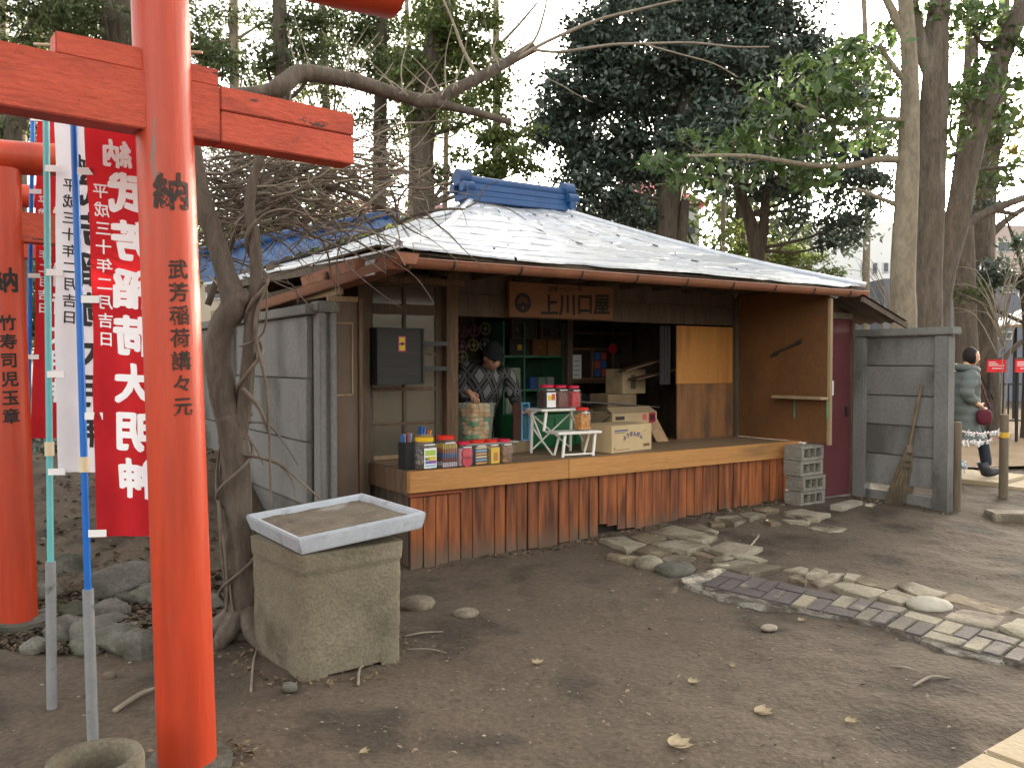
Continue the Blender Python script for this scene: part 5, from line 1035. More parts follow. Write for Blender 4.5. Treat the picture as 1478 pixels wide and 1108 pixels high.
def argyle():
    m = bpy.data.materials.new('argyle_knit'); m.use_nodes = True; N = m.node_tree.nodes; L = m.node_tree.links; b = N['Principled BSDF']; b.inputs['Roughness'].default_value = .9
    tc = N.new('ShaderNodeTexCoord'); mp = N.new('ShaderNodeMapping'); mp.inputs['Rotation'].default_value = (0, 0, -TH); L.new(tc.outputs['Object'], mp.inputs[0]); sx = N.new('ShaderNodeSeparateXYZ'); L.new(mp.outputs[0], sx.inputs[0])
    def mth(op, a, b_=None, c=None):
        n = N.new('ShaderNodeMath'); n.operation = op
        for i, v in enumerate((a, b_, c)):
            if v is None: continue
            if isinstance(v, (int, float)): n.inputs[i].default_value = v
            else: L.new(v, n.inputs[i])
        return n.outputs[0]
    X = mth('MULTIPLY', sx.outputs['X'], 6.4); Zz = mth('MULTIPLY', sx.outputs['Z'], 3.4); p = mth('ADD', X, Zz); q = mth('SUBTRACT', X, Zz)
    fp, fq = mth('FRACT', p), mth('FRACT', q)
    diam = mth('MULTIPLY', mth('GREATER_THAN', fp, .5), mth('GREATER_THAN', fq, .5))
    st = lambda f: mth('LESS_THAN', mth('ABSOLUTE', mth('SUBTRACT', mth('FRACT', mth('MULTIPLY', f, 4.0)), .5)), .22)
    ln = mth('MAXIMUM', mth('MULTIPLY', st(fp), mth('LESS_THAN', fp, .5)), mth('MULTIPLY', st(fq), mth('LESS_THAN', fq, .5)))
    v = mth('ADD', mth('MULTIPLY', diam, .17), mth('MULTIPLY', ln, .075)); v = mth('ADD', v, .014)
    cmb = N.new('ShaderNodeCombineXYZ'); [L.new(v, cmb.inputs[i]) for i in range(3)]; L.new(cmb.outputs[0], b.inputs['Base Color'])
    return m
def shopkeeper():
    base = W(1.42, 1.45, .062); t = thing('person', 'shopkeeper in black knit cap and argyle sweater bending over the bin', 'person', base); L = lambda p: Vector(np.array(p) - base)
    A = lambda x, y, Y: L(at(x, y, Y))
    Yb = base[1]
    pel = Vector((0, .04, .88)); ch = A(697, 556, Yb - .10); nk = A(703, 528, Yb - .22); hd = A(711, 516, Yb - .34)
    sl, sr_ = A(670, 534, Yb - .17), A(735, 536, Yb - .12); el, er = A(662, 583, Yb - .20), A(744, 577, Yb - .22); wl, wr = A(674, 564, Yb - .55), A(750, 589, Yb - .50)
    V = [pel, pel.lerp(ch, .5), ch, nk, hd, sl, el, wl, sr_, er, wr, pel + Vector((-.10, 0, -.05)), Vector((-.11, .03, .46)), Vector((-.11, .05, .08)), Vector((-.12, -.10, .04)), pel + Vector((.10, 0, -.05)), Vector((.11, .03, .46)), Vector((.11, .05, .08)), Vector((.12, -.10, .04))]
    E = [(0, 1), (1, 2), (2, 3), (3, 4), (2, 5), (5, 6), (6, 7), (2, 8), (8, 9), (9, 10), (0, 11), (11, 12), (12, 13), (13, 14), (0, 15), (15, 16), (16, 17), (17, 18)]
    Rr = [(.13, .1), (.13, .09), (.14, .09), .05, .06, .055, .042, .027, .055, .042, .027, .075, .055, .038, .035, .075, .055, .038, .035]
    hand(V, E, Rr, 7, wl, A(687, 574, Yb - .64) - wl, (0, -.2, 1), (1, -.2, 0), .8, 1.0); hand(V, E, Rr, 10, wr, A(764, 594, Yb - .56) - wr, (0, -.3, 1), (-.5, -.8, 0), .6, 1.0)
    me = skin_mesh('body', V, E, Rr, skin, t, 1)
    hb, M_ = head_mesh(hd, R(30), R(42), 1.0, R(-6)); hm = hb.mesh('head', skin, smooth='all')
    bm = bmesh.new(); bm.from_mesh(me); bm.from_mesh(hm); bm.to_mesh(me); bm.free(); me.shade_smooth(); link('body', me, t); eyes(t, M_, .003)
    V2 = V[:3] + [nk.lerp(hd, .12)] + [sl, el, el.lerp(wl, .9), sr_, er, er.lerp(wr, .9), pel + Vector((0, 0, -.12))]
    E2 = [(0, 1), (1, 2), (2, 3), (2, 4), (4, 5), (5, 6), (2, 7), (7, 8), (8, 9), (0, 10)]
    sw = skin_mesh('sweater', V2, E2, [(.19, .14), (.195, .14), (.21, .135), (.088, .085), .092, .068, .046, .088, .068, .046, (.185, .14)], argyle(), t, 2); link('sweater', sw, t)
    pt = skin_mesh('trousers', [V[0]] + V[11:14] + V[15:18], [(0, 1), (1, 2), (2, 3), (0, 4), (4, 5), (5, 6)], [(.17, .13), .105, .08, .07, .105, .08, .07], plain('dark_trousers', (.02, .02, .025), .9), t); link('trousers', pt, t)
    for sx in (-1, 1): MB().ball((sx * .115, -.05, .05), (.05, .14, .05), 12, 8).build('shoe', black_m, t, smooth='all')
    # knit cap pulled over the ears
    mb = MB(); mb.ball((0, .012, .052), (.088, .107, .105), 20, 14, lambda d: 1 + .02 * math.sin(d.x * 40)); mb.v = [v for v in mb.v]
    bm = [tuple(M_ @ Vector((x, y, max(z, .035 - .02 * (y > 0))))) for x, y, z in mb.v]; mb.v = bm; mb.build('knit_cap', M('black_knit', (.012, .013, .018), (.022, .023, .03), 60, .95, .3), t, smooth='all')
    rim = [tuple(M_ @ Vector((.087 * math.cos(a * .2618), .012 + .105 * math.sin(a * .2618), .048 - .016 * math.sin(a * .2618)))) for a in range(25)]; MB().tube(rim, .013, 8, cap=False).build('cap_brim', MATS['black_knit'], t, smooth=True)
    mb = MB()
    for sx in (-1, 1): mb.tube([(sx * .031 + .021 * math.cos(q * .45), -.101, .005 + .016 * math.sin(q * .45)) for q in range(15)], .0016, 5, cap=False); mb.bar((sx * .052, -.1, .01), (sx * .078, -.01, .01), .002, .003)
    mb.bar((-.01, -.103, .008), (.01, -.103, .008), .002, .002); mb.v = [tuple(M_ @ Vector(v)) for v in mb.v]; mb.build('glasses', plain('spectacle_wire', (.4, .4, .4), .3, metal=.8), t)
shopkeeper()
def walker():
    g = gp(1392, 694); base = np.array([g[0], g[1], float(gz(g[0], g[1])) + .045]); t = thing('person', 'woman in grey padded coat walking past with a maroon shoulder bag', 'person', base)
    H = Vector
    pel = H((0, 0, .80)); ch = H((-.01, 0, 1.13)); nk = H((.0, 0, 1.30)); hd = H((.065, 0, 1.405))
    V = [pel, H((-.01, 0, .96)), ch, nk, hd, H((-.01, -.15, 1.20)), H((-.11, -.20, .98)), H((.05, -.17, .86)), H((-.01, .15, 1.20)), H((-.10, .20, .98)), H((.06, .17, .86)),
         H((.01, -.08, .74)), H((.16, -.08, .45)), H((.22, -.08, .12)), H((.26, -.08, .085)), H((-.01, .08, .74)), H((-.02, .08, .43)), H((-.26, .08, .15)), H((-.24, .08, .10))]
    E = [(0, 1), (1, 2), (2, 3), (3, 4), (2, 5), (5, 6), (6, 7), (2, 8), (8, 9), (9, 10), (0, 11), (11, 12), (12, 13), (13, 14), (0, 15), (15, 16), (16, 17), (17, 18)]
    Rr = [(.12, .1), (.11, .09), (.12, .09), .045, .055, .05, .04, .026, .05, .04, .026, .07, .05, .03, .02, .07, .05, .03, .02]
    hand(V, E, Rr, 7, V[7], (.8, .1, -.5), (0, -1, 0), (.3, .3, .6), .5); hand(V, E, Rr, 10, V[10], (.8, -.1, -.5), (0, 1, 0), (.3, -.3, .6), .5)
    me = skin_mesh('body', V, E, Rr, skin, t, 1); hb, M_ = head_mesh(hd, R(90), R(8), .90); hm = hb.mesh('head', skin, smooth='all')
    bm = bmesh.new(); bm.from_mesh(me); bm.from_mesh(hm); bm.to_mesh(me); bm.free(); me.shade_smooth(); link('body', me, t); eyes(t, M_, .004)
    coat = M('grey_padded_coat', (.13, .145, .14), (.10, .115, .11), 6, .7, .25, 12, spec=.3)
    cv = [H((0, 0, .62)), pel, V[1], ch, H((0, 0, 1.24)), V[5], V[6], V[6].lerp(V[7], .8), V[8], V[9], V[9].lerp(V[10], .8), H((.0, 0, .50))]
    ce = [(0, 1), (1, 2), (2, 3), (3, 4), (3, 5), (5, 6), (6, 7), (3, 8), (8, 9), (9, 10), (0, 11)]
    cm = skin_mesh('coat', cv, ce, [(.15, .18), (.16, .18), (.15, .16), (.155, .17), (.09, .09), .088, .074, .06, .088, .074, .06, (.15, .18)], coat, t, 3)
    for v in cm.vertices:            # quilted ridges
        k = .012 * abs(math.sin(v.co.z * 30)) ; v.co.x += v.normal.x * k; v.co.y += v.normal.y * k
    link('coat', cm, t)
    MB().tube([(.0 + .105 * math.cos(a * .2618) + .01, .095 * math.sin(a * .2618), 1.275 - .02 * math.cos(a * .2618)) for a in range(25)], .042, 10, cap=False).build('collar', coat, t, smooth='all')
    tm = skin_mesh('trousers', [V[0]] + V[11:14] + V[15:18], [(0, 1), (1, 2), (2, 3), (0, 4), (4, 5), (5, 6)], [(.09, .09), .07, .066, .062, .07, .066, .062], plain('navy_trousers', (.02, .025, .04), .85), t); link('trousers', tm, t)
    def shoe(p, tilt):
        mb = MB().ball((.055, 0, 0), (.125, .046, .045), 14, 9, lambda d: 1 - .22 * max(0, d.x) * max(0, d.z)); mb.tube([(-.02, 0, 0), (-.03, 0, .15)], [.058, .066], 12)
        Mx = Matrix.Translation(p) @ Matrix.Rotation(tilt, 4, 'Y'); mb.v = [tuple(Mx @ Vector(v)) for v in mb.v]; mb.build('boot', plain('dark_boot', (.035, .038, .045), .4), t, smooth='all')
    shoe(H((.235, -.08, .055)), R(-16)); shoe(H((-.25, .08, .11)), R(38))
    mb = MB().ball((-.012, 0, .018), (.093, .113, .122), 20, 14)
    mb.v = [(x if x < .02 else .02 + (x - .02) * (.3 if z < .06 else 1), y, z) for x, y, z in [(a, b, max(c, -.075)) for a, b, c in mb.v]]
    Mx = Matrix.Translation(hd) @ Matrix.Rotation(R(-8), 4, 'Y') @ Matrix.Scale(.92, 4); mb.v = [tuple(Mx @ Vector(((x if z > .05 or x < .0 else x * .25), y * .9, z))) for x, y, z in mb.v]; mb.build('hair', hair, t, smooth='all')
    bagm = plain('maroon_leather', (.10, .014, .026), .7, .2)
    b = MB(); b.ball((.10, -.215, .72), (.095, .04, .10), 16, 10, lambda d: 1 / max(abs(d.x) ** 4 + abs(d.z) ** 4 + abs(d.y) ** 4, .3) ** .2 * .9); bo = b.build('shoulder_bag', bagm, t, smooth='all')
    MB().tube(smooth_path([(.16, -.23, .83), (.12, -.17, 1.0), (.06, -.14, 1.2), (-.02, -.08, 1.30)], 4), .008, 6).build('strap', bagm, bo)
walker()
# ------------------------------------------------------------------ near tree with vines
def near_tree():
    Yt = 4.52; g = gp(352, 925); base = at(352, 925, Yt); base[2] = 0
    t = thing('tree', 'leafless twisted tree with vines right behind the foreground torii post', 'tree', base); A = lambda x, y, Y=Yt: at(x, y, Y) - base
    mb = MB()
    tr_ = [A(352, 950), A(350, 900), A(348, 840), A(345, 770), A(343, 700), A(338, 645), A(330, 600)]
    stube(mb, tr_, [.13, .095, .08, .074, .072, .078, .072], 16, 5, .03)
    stube(mb, [A(336, 630), A(322, 570), A(314, 510), A(322, 468), A(338, 440), A(326, 395), A(306, 330), A(289, 275), A(280, 225), A(272, 170), A(285, 150), A(312, 143)], [.07, .072, .07, .07, .075, .056, .05, .048, .046, .046, .045, .046], 14, 5, .03)
    stube(mb, [A(341, 640), A(352, 590), A(358, 530), A(363, 470), A(370, 410), A(368, 350), A(360, 300), A(368, 250), A(390, 200)], [.05, .042, .038, .036, .034, .032, .03, .026, .018], 12, 5, .03)
    for a, l in ((-2.6, .42), (-1.9, .34), (-.9, .30), (.1, .2), (2.7, .34), (-3.4, .4)):
        stube(mb, [(0, 0, .16), (math.cos(a) * .16, math.sin(a) * .16, .05), (math.cos(a) * l, math.sin(a) * l, -.03)], [.07, .05, .015], 10, 4, .05)
    stube(mb, [A(338, 440) + [-.03, 0, 0], A(352, 428), A(350, 418)], [.07, .06, .02], 10)
    mb.build('trunk', bark, t, smooth='all')
    mb = MB()
    stube(mb, [A(300, 146), A(330, 141), (A(372, 137)), A(402, 128), A(430, 107, 4.6), A(470, 109, 4.7), A(520, 120, 4.8), A(575, 137, 4.9), A(622, 147, 5.0), A(660, 128, 5.05), A(700, 108, 5.1), A(735, 88, 5.2), A(770, 68, 5.25)], [.05, .048, .046, .05, .05, .045, .043, .04, .045, .036, .034, .032, .036], 12, 4, .03)
    stube(mb, [A(612, 145, 5.0), A(655, 155, 5.0), A(700, 166, 5.0), A(737, 177, 5.0)], [.03, .026, .022, .02], 10, 4, .03)
    stube(mb, [A(402, 128), A(398, 145), A(385, 152)], [.035, .02, .014], 8)
    mb.build('branch', bark, t, smooth='all')
    mb = MB()
    for P, r0 in (([(770, 72), (810, 75), (880, 65), (940, 63), (1000, 62), (1060, 68), (1110, 68)], .010), ([(745, 85), (790, 60), (860, 30), (930, 12), (990, -2)], .012), ([(930, 64), (980, 78), (1030, 92), (1065, 112)], .006),
                  ([(737, 92), (800, 118), (830, 135), (855, 148)], .004), ([(735, 88), (770, 60), (785, 20), (790, -10)], .010), ([(690, 112), (668, 70), (655, 35), (640, 0)], .012), ([(700, 110), (760, 50), (720, 20)], .006)):
        stube(mb, [A(x, y, 5.2) for x, y in P], [r0, r0 * .8, r0 * .5], 6, 4)
    for k in range(26):
        x = random.uniform(430, 735); y0 = np.interp(x, [430, 520, 620, 735], [107, 120, 147, 90]); dx, dy = random.uniform(-60, 60), -random.uniform(20, 110); Yk = random.uniform(4.7, 5.2)
        stube(mb, [A(x, y0, Yk), A(x + dx * .4 + random.uniform(-8, 8), y0 + dy * .5, Yk + .05), A(x + dx, y0 + dy, Yk + random.uniform(-.2, .2))], [.006, .004, .0015], 5, 3)
    mb.build('twigs', vine_p, t, smooth='all', kind='stuff')
    # vines climbing the trunk
    mb = MB()
    hel = []
    for k in range(60):
        s = k / 59; p = np.array([np.interp(s, [0, .5, 1], [350, 344, 335]), np.interp(s, [0, 1], [930, 600])]); c = A(p[0], p[1]); a = s * 15; hel.append(c + np.array([math.cos(a), math.sin(a), 0]) * (.115 - .02 * s))
    mb.tube([tuple(p) for p in hel], .009, 7)
    hel = []
    for k in range(60):
        s = k / 59; c = A(np.interp(s, [0, .3, .7, 1], [352, 363, 370, 365]), np.interp(s, [0, 1], [600, 320])); a = s * 17 + 1; hel.append(c + np.array([math.cos(a), math.sin(a), 0]) * (.050 + .01 * math.sin(s * 20)))
    mb.tube([tuple(p) for p in hel], .011, 7)
    for P, r0 in (([(330, 930), (325, 840), (318, 760), (316, 700), (322, 640)], .012), ([(322, 930), (328, 850), (322, 770), (312, 700), (318, 640)], .010), ([(388, 400), (368, 470), (385, 560), (387, 620)], .011), ([(388, 610), (390, 680), (391, 735)], .007),
                  ([(350, 560), (375, 590), (388, 625)], .012), ([(350, 610), (390, 615), (430, 670)], .006), ([(350, 630), (365, 640), (380, 670)], .005), ([(350, 655), (400, 668), (440, 700), (462, 720)], .009), ([(400, 668), (420, 690), (428, 725)], .004),
                  ([(380, 930), (340, 890), (330, 820)], .008), ([(388, 860), (370, 905), (330, 925)], .008), ([(345, 500), (380, 480), (385, 420), (380, 390)], .006)):
        stube(mb, [A(x, y, Yt - .06 + random.uniform(-.05, .1)) for x, y in P], [r0, r0, r0 * .6], 6, 5)
    mb.build('climbing_vine', vine_m, t, smooth='all')
    return t
near_tree()
def tangle():
    t = thing('vine_thicket', 'grey tangle of leafless vines hanging under the torii beam before the roof', 'vines', at(400, 470, 5.2)); base = np.array(t.location); A = lambda x, y, Y: at(x, y, Y) - base
    for mm, cnt, nm in ((vine_m, 400, 'vine_mass'), (vine_p, 240, 'pale_vine_mass')):
        mb = MB()
        for k in range(cnt):
            x = random.choice([random.gauss(350, 55), random.gauss(440, 70), random.uniform(290, 600)]); y = random.gauss(262, 38) + max(0, (380 - x)) * random.uniform(0, .9); Y = random.uniform(4.6, 5.9)
            if x < 285: x = 285 + random.uniform(0, 60)
            ang = random.uniform(-.9, .9) + (math.pi if random.random() < .5 else 0); P = []; st = random.uniform(14, 34); bend = random.uniform(-.35, .35)
            for q in range(6):
                P.append(A(x, y, Y)); x += math.cos(ang) * st; y += math.sin(ang) * st * .8 + (4 if x > 430 else 0); ang += bend + random.uniform(-.3, .3); Y += random.uniform(-.12, .12)
            r0 = random.choice([.003, .004, .005, .008]); stube(mb, P, [r0, r0 * .8, r0 * .35], 5, 3)
        mb.build(nm, mm, t, smooth='all', kind='stuff')
    mb = MB()
    for P, r0 in (([(300, 440), (330, 360), (352, 320), (400, 262), (460, 240)], .022), ([(465, 268), (500, 275), (530, 288), (560, 305), (575, 322)], .020), ([(575, 322), (600, 310), (640, 302), (672, 302)], .012), ([(575, 320), (570, 290), (560, 262)], .010), ([(400, 330), (380, 300), (340, 290), (300, 240)], .02),
                  ([(430, 262), (480, 258), (520, 282)], .012), ([(560, 305), (590, 330), (620, 345)], .006), ([(672, 300), (690, 290), (700, 270), (720, 262)], .005), ([(690, 292), (730, 300), (760, 318)], .004), ([(480, 330), (500, 380), (545, 420), (580, 445)], .004), ([(500, 300), (486, 380), (492, 430)], .005), ([(350, 400), (420, 410), (430, 440)], .006),
                  ([(540, 330), (560, 370), (600, 400), (628, 440)], .004)):
        stube(mb, [A(x, y, 5.15) for x, y in P], [r0, r0 * .85, r0 * .45], 8, 4, .03)
    mb.build('vine_stem', bark, t, smooth='all')
tangle()

# ------------------------------------------------------------------ trees behind
def leaf_mesh(name, C, Nn, Ln, Wd, m):
    n = len(C); d = rng.normal(size=(n, 3)); d -= Nn * np.sum(d * Nn, 1, keepdims=True); d /= np.linalg.norm(d, axis=1, keepdims=True) + 1e-9; s = np.cross(Nn, d)
    L = Ln[:, None]; Wd = Wd[:, None]
    V = np.stack([C - d * L * .5, C + s * Wd * .5 + Nn * L * .06 - d * L * .06, C + d * L * .5 - Nn * L * .08, C - s * Wd * .5 + Nn * L * .06 - d * L * .06], 1).reshape(-1, 3)
    me = bpy.data.meshes.new(name); me.vertices.add(4 * n); me.vertices.foreach_set('co', V.astype('f').ravel()); me.loops.add(4 * n); me.loops.foreach_set('vertex_index', np.arange(4 * n, dtype='i')); me.polygons.add(n)
    me.polygons.foreach_set('loop_start', np.arange(0, 4 * n, 4, dtype='i')); me.polygons.foreach_set('loop_total', np.full(n, 4, dtype='i')); me.update(); me.materials.append(m); return me
def tree(label, base_px, Y, trunk, blobs, leafm, barkm, leaf=(.10, .05), dens=1.0, name='tree', clump=.30, up=.5, depth=1.0, limbs=True, nside=10, zbase=None, extra=(), twigs=True, fill=1.0):
    b = at(base_px, 560, Y); b[2] = float(gz(b[0], b[1])) - .1 if zbase is None else zbase
    t = thing(name, label, 'tree', b); A = lambda x, y, dY=0.0: at(x, y, Y + dY) - b
    s = Y / F_PX; mb = MB(); pts = [np.array([0, 0, 0])] + [A(*p[:2]) for p in trunk]; rad = [trunk[0][2] * s * .58] + [p[2] * s / 2 for p in trunk]
    stube(mb, pts, rad, nside + 4, 4, .03)
    for P in extra: stube(mb, [A(*p[:2], p[3] if len(p) > 3 else 0.0) for p in P], [p[2] * s / 2 for p in P], nside, 4, .03)
    C, Nn = [], []
    for (x, y, rx, ry) in blobs:
        dY = random.uniform(-.5, .5) * rx * s * 1.2 * depth; c = A(x, y, dY); R3 = np.array([rx * s, rx * s * .85 * depth, ry * s])
        if limbs:
            k = min(range(len(pts)), key=lambda i: np.linalg.norm(pts[i] - c) + 3 * max(0, pts[i][2] - c[2])); a = pts[k]; mid = (a + c) / 2 + np.array([0, 0, -.06 * np.linalg.norm(c - a)]) + rng.normal(0, .06, 3) * np.linalg.norm(c - a)
            stube(mb, [a, mid, c], [max(.02, .028 * np.linalg.norm(c - a)) * .6 + .015, .03, .012], 7, 4, .03)
        area = math.pi * rx * ry * s * s; ncl = max(4, int(area * 3.2 / clump ** 2 * .35 * fill))
        for q in range(ncl):
            d = rng.normal(size=3); d /= np.linalg.norm(d); rr = rng.uniform(.35, 1.02) ** .6; cc = c + d * R3 * rr
            m_ = int(rng.uniform(.4, 1.4) * 120 * dens * (clump / .30) ** 2 * (.0025 / (leaf[0] * leaf[1] / 2))); pp = cc + rng.normal(size=(m_, 3)) * clump * np.array([.5, .5, .26])
            C.append(pp); nn = rng.normal(size=(m_, 3)) * .8 + np.array([0, 0, up]) + d * .4; Nn.append(nn / np.linalg.norm(nn, axis=1, keepdims=True))
            if twigs and q % 2 == 0: mb.tube([tuple(c), tuple((c + cc) / 2 + rng.normal(0, .05, 3)), tuple(cc)], [.012, .008, .003], 4)
    mb.build('trunk', barkm, t, smooth='all')
    if C:
        C = np.concatenate(C); Nn = np.concatenate(Nn); n = len(C); f = rng.uniform(.45, 1.5, n)
        link('crown', leaf_mesh('crown', C, Nn, leaf[0] * f, leaf[1] * f, leafm), t)
    return t
lf_dark = M('dark_evergreen_leaf', (.088, .12, .092), (.036, .055, .043), 1.6, .35, 0, spec=.5, rnd=.35, isl=True, trans=.18)
lf_con = M('conifer_leaf', (.085, .110, .040), (.058, .08, .03), 3, .6, 0, rnd=.35, isl=True, trans=.3)
lf_ivy = M('sunlit_ivy_leaf', (.11, .145, .036), (.08, .11, .028), 3, .45, 0, spec=.45, rnd=.35, isl=True, trans=.4)
lf_glos = M('glossy_oval_leaf', (.085, .135, .042), (.06, .10, .032), 3, .30, 0, spec=.6, rnd=.3, isl=True, trans=.38)
lf_yel = M('yellowing_leaf', (.17, .13, .03), (.12, .09, .02), 3, .5, 0, rnd=.35, isl=True, trans=.4)
lf_dry = M('dry_twig_leaf', (.12, .09, .06), (.08, .06, .04), 3, .7, 0, rnd=.3, isl=True, trans=.25)
# left woodland
tree('dark conifer trunk directly behind the top of the torii post', 172, 9.5, [(172, 420, 44), (171, 250, 43), (170, 100, 43), (170, -60, 42)], [(150, 20, 60, 30), (240, 40, 70, 40), (190, -40, 120, 40), (320, 110, 50, 40), (110, 60, 50, 18)], lf_con, bark_d, (.09, .03), .8, clump=.26)
tree('dark leaning tree in the top left corner', 22, 10.5, [(24, 420, 30), (22, 200, 30), (28, 90, 28), (70, 20, 24), (130, -20, 20)], [(30, 20, 60, 30), (90, 10, 70, 22), (15, 80, 40, 40), (60, 60, 30, 20), (20, 160, 30, 40), (150, 30, 40, 20)], lf_con, bark_d, (.09, .035), 1.0, clump=.26, extra=[[(22, 230, 12), (50, 140, 9), (100, 90, 6)]])
tree('pale slim trunk seen between the banner poles', 80, 15, [(80, 400, 20), (79, 200, 20), (78, 40, 18), (77, -60, 16)], [(95, 10, 50, 22), (50, 40, 40, 20), (120, 120, 26, 20), (70, 150, 22, 16), (110, 80, 30, 14)], lf_con, bark_p, (.10, .04), .55, clump=.30, extra=[[(80, 150, 8), (110, 90, 6), (125, 40, 4)]])
tree('thin straight conifer above the torii beam end', 338, 16, [(340, 420, 15), (339, 200, 14), (338, 60, 14), (337, -40, 12)], [(330, 20, 36, 20), (370, 40, 40, 24), (300, 60, 30, 30), (350, 100, 34, 22), (310, 150, 30, 30), (370, 170, 34, 20)], lf_con, bark_p, (.12, .04), .55, clump=.34)
tree('thick conifer trunk behind the vine tangle', 412, 12.5, [(412, 400, 26), (412, 280, 25), (408, 150, 22), (404, 20, 20), (402, -50, 18)], [(420, 30, 50, 30), (460, 60, 50, 34), (380, 70, 36, 28), (430, 100, 44, 26), (450, 180, 40, 30), (470, 20, 40, 28), (390, 190, 34, 26)], lf_con, bark_d, (.10, .04), .60, clump=.30)
tree('conifer with drooping sprays left of the ivy-clad tree', 530, 14, [(545, 420, 22), (548, 250, 20), (550, 100, 18), (552, -30, 14)], [(520, 40, 50, 34), (560, 30, 50, 34), (530, 100, 44, 34), (575, 110, 44, 40), (540, 190, 40, 28), (560, 240, 30, 18)], lf_con, bark_d, (.10, .035), .8, clump=.30)
tree('tall ivy-clad tree with bright green leaves behind the ridge', 618, 13, [(612, 420, 34), (612, 300, 32), (610, 200, 34), (625, 90, 34), (650, -30, 28)], [(620, 30, 56, 40), (680, 40, 46, 44), (640, 100, 60, 40), (705, 100, 42, 40), (620, 170, 44, 30), (700, 170, 46, 40), (735, 210, 42, 36), (690, 240, 46, 24), (650, 240, 40, 20), (745, 250, 30, 22), (590, 110, 34, 34)], lf_ivy, bark_d, (.075, .05), 1.0, clump=.26, up=.2)
tree('slim bare trunk rising against the white sky', 716, 19, [(718, 420, 14), (717, 200, 12), (716, 60, 10), (716, -30, 8)], [(690, 130, 20, 14)], lf_ivy, bark_p, (.09, .05), .5, extra=[[(716, 70, 5), (745, 40, 4), (775, 5, 3)], [(717, 110, 5), (700, 60, 3)]])
# dark broad evergreen behind the roof
tree('huge dark evergreen filling the sky right of the ridge', 968, 16, [(962, 420, 34), (962, 340, 32), (965, 290, 34), (985, 200, 30), (1000, 90, 26), (1010, 0, 18)],
     [(855, 60, 50, 40), (930, 40, 80, 60), (1030, 40, 90, 70), (840, 130, 60, 46), (900, 120, 70, 50), (980, 130, 80, 60), (1070, 120, 80, 70), (810, 190, 50, 38), (870, 205, 70, 46), (950, 215, 70, 50), (830, 250, 50, 34), (900, 270, 60, 36), (1040, 210, 70, 56), (850, 310, 44, 26), (920, 315, 44, 22), (1130, 70, 70, 60), (1140, 160, 60, 60), (960, -20, 110, 40), (1080, -10, 90, 40)], lf_dark, bark_d, (.12, .055), .95, clump=.34, depth=1.1, extra=[[(975, 420, 18), (985, 330, 16), (988, 290, 14)]], fill=1.8)
tree('second dark evergreen close behind the huge one', 1080, 22, [(1070, 420, 16), (1068, 200, 14), (1064, 60, 10)], [(820, 160, 50, 50), (880, 90, 60, 60), (960, 120, 70, 70), (1050, 110, 80, 80), (1140, 110, 80, 70), (870, 230, 60, 50), (960, 240, 60, 50), (1060, 220, 70, 60), (1150, 210, 60, 50), (1100, 20, 90, 50), (990, 20, 90, 50), (900, 320, 50, 24), (1210, 120, 40, 50)], lf_dark, bark_d, (.15, .07), .8, clump=.42, fill=.9)
tree('dark spreading tree with forked black trunk behind the right hip', 1090, 18, [(1094, 420, 22), (1092, 360, 22), (1080, 310, 18), (1066, 270, 14), (1060, 220, 10)], [(1130, 255, 60, 34), (1190, 255, 60, 40), (1240, 260, 44, 44), (1170, 310, 60, 30), (1225, 315, 48, 34), (1250, 200, 40, 40), (1190, 200, 50, 34), (1200, 130, 50, 40), (1235, 90, 40, 40), (1085, 270, 44, 26), (1205, 350, 30, 12)], lf_dark, bark_d, (.12, .06), 1.0, clump=.34, extra=[[(1094, 380, 18), (1102, 330, 16), (1106, 280, 12), (1120, 230, 10)]])
tree('grey-green bush tree low behind the right end of the roof', 1120, 20, [(1122, 470, 12), (1124, 420, 10), (1120, 380, 8)], [(1070, 345, 34, 24), (1110, 370, 44, 26), (1160, 385, 44, 22), (1190, 395, 30, 16), (1050, 375, 30, 18)], lf_ivy, bark_p, (.12, .04), .7, clump=.34)
# right hand trees
tree('pale grey smooth trunk standing behind the right concrete fence', 1303, 10.2, [(1304, 480, 36), (1303, 420, 35), (1306, 330, 33), (1309, 260, 32), (1313, 150, 26), (1312, 80, 22), (1306, 0, 20), (1300, -60, 18)],
     [(1180, 150, 60, 34), (1120, 190, 54, 30), (1230, 120, 50, 40), (1160, 110, 44, 28), (1210, 190, 50, 34), (1100, 230, 46, 26), (1150, 235, 40, 22), (1060, 205, 44, 24), (1000, 215, 46, 24), (955, 235, 34, 18), (1020, 255, 44, 16), (1090, 140, 36, 24), (1170, 265, 24, 10), (1240, 60, 40, 30), (1250, 190, 30, 20)], lf_glos, bark_p, (.16, .068), .62, clump=.22,
     extra=[[(1309, 232, 12), (1270, 230, 11), (1220, 240, 9), (1165, 238, 7, -.4), (1080, 225, 5, -.8), (990, 225, 3, -1.0)], [(1312, 175, 9), (1270, 172, 8), (1215, 178, 6), (1150, 150, 4, -.5)], [(1312, 125, 10), (1285, 90, 8), (1270, 65, 6)], [(1309, 60, 14), (1290, 20, 12), (1270, -20, 10)], [(1303, 300, 10), (1280, 290, 7), (1230, 270, 4)]], up=.35, limbs=False)
tree('dark furrowed trunk close beside the pale trunk', 1336, 11.4, [(1338, 480, 42), (1338, 400, 40), (1342, 300, 40), (1346, 200, 38), (1350, 110, 36), (1352, 40, 32), (1362, -30, 26)], [(1330, 20, 44, 20), (1380, 20, 40, 24), (1290, 40, 30, 16), (1280, 110, 30, 24), (1400, 130, 34, 26), (1270, 160, 26, 22), (1385, 200, 26, 22)], lf_glos, bark, (.12, .06), .5, clump=.24, extra=[[(1346, 110, 24), (1325, 50, 20), (1312, -20, 16)]], limbs=False)
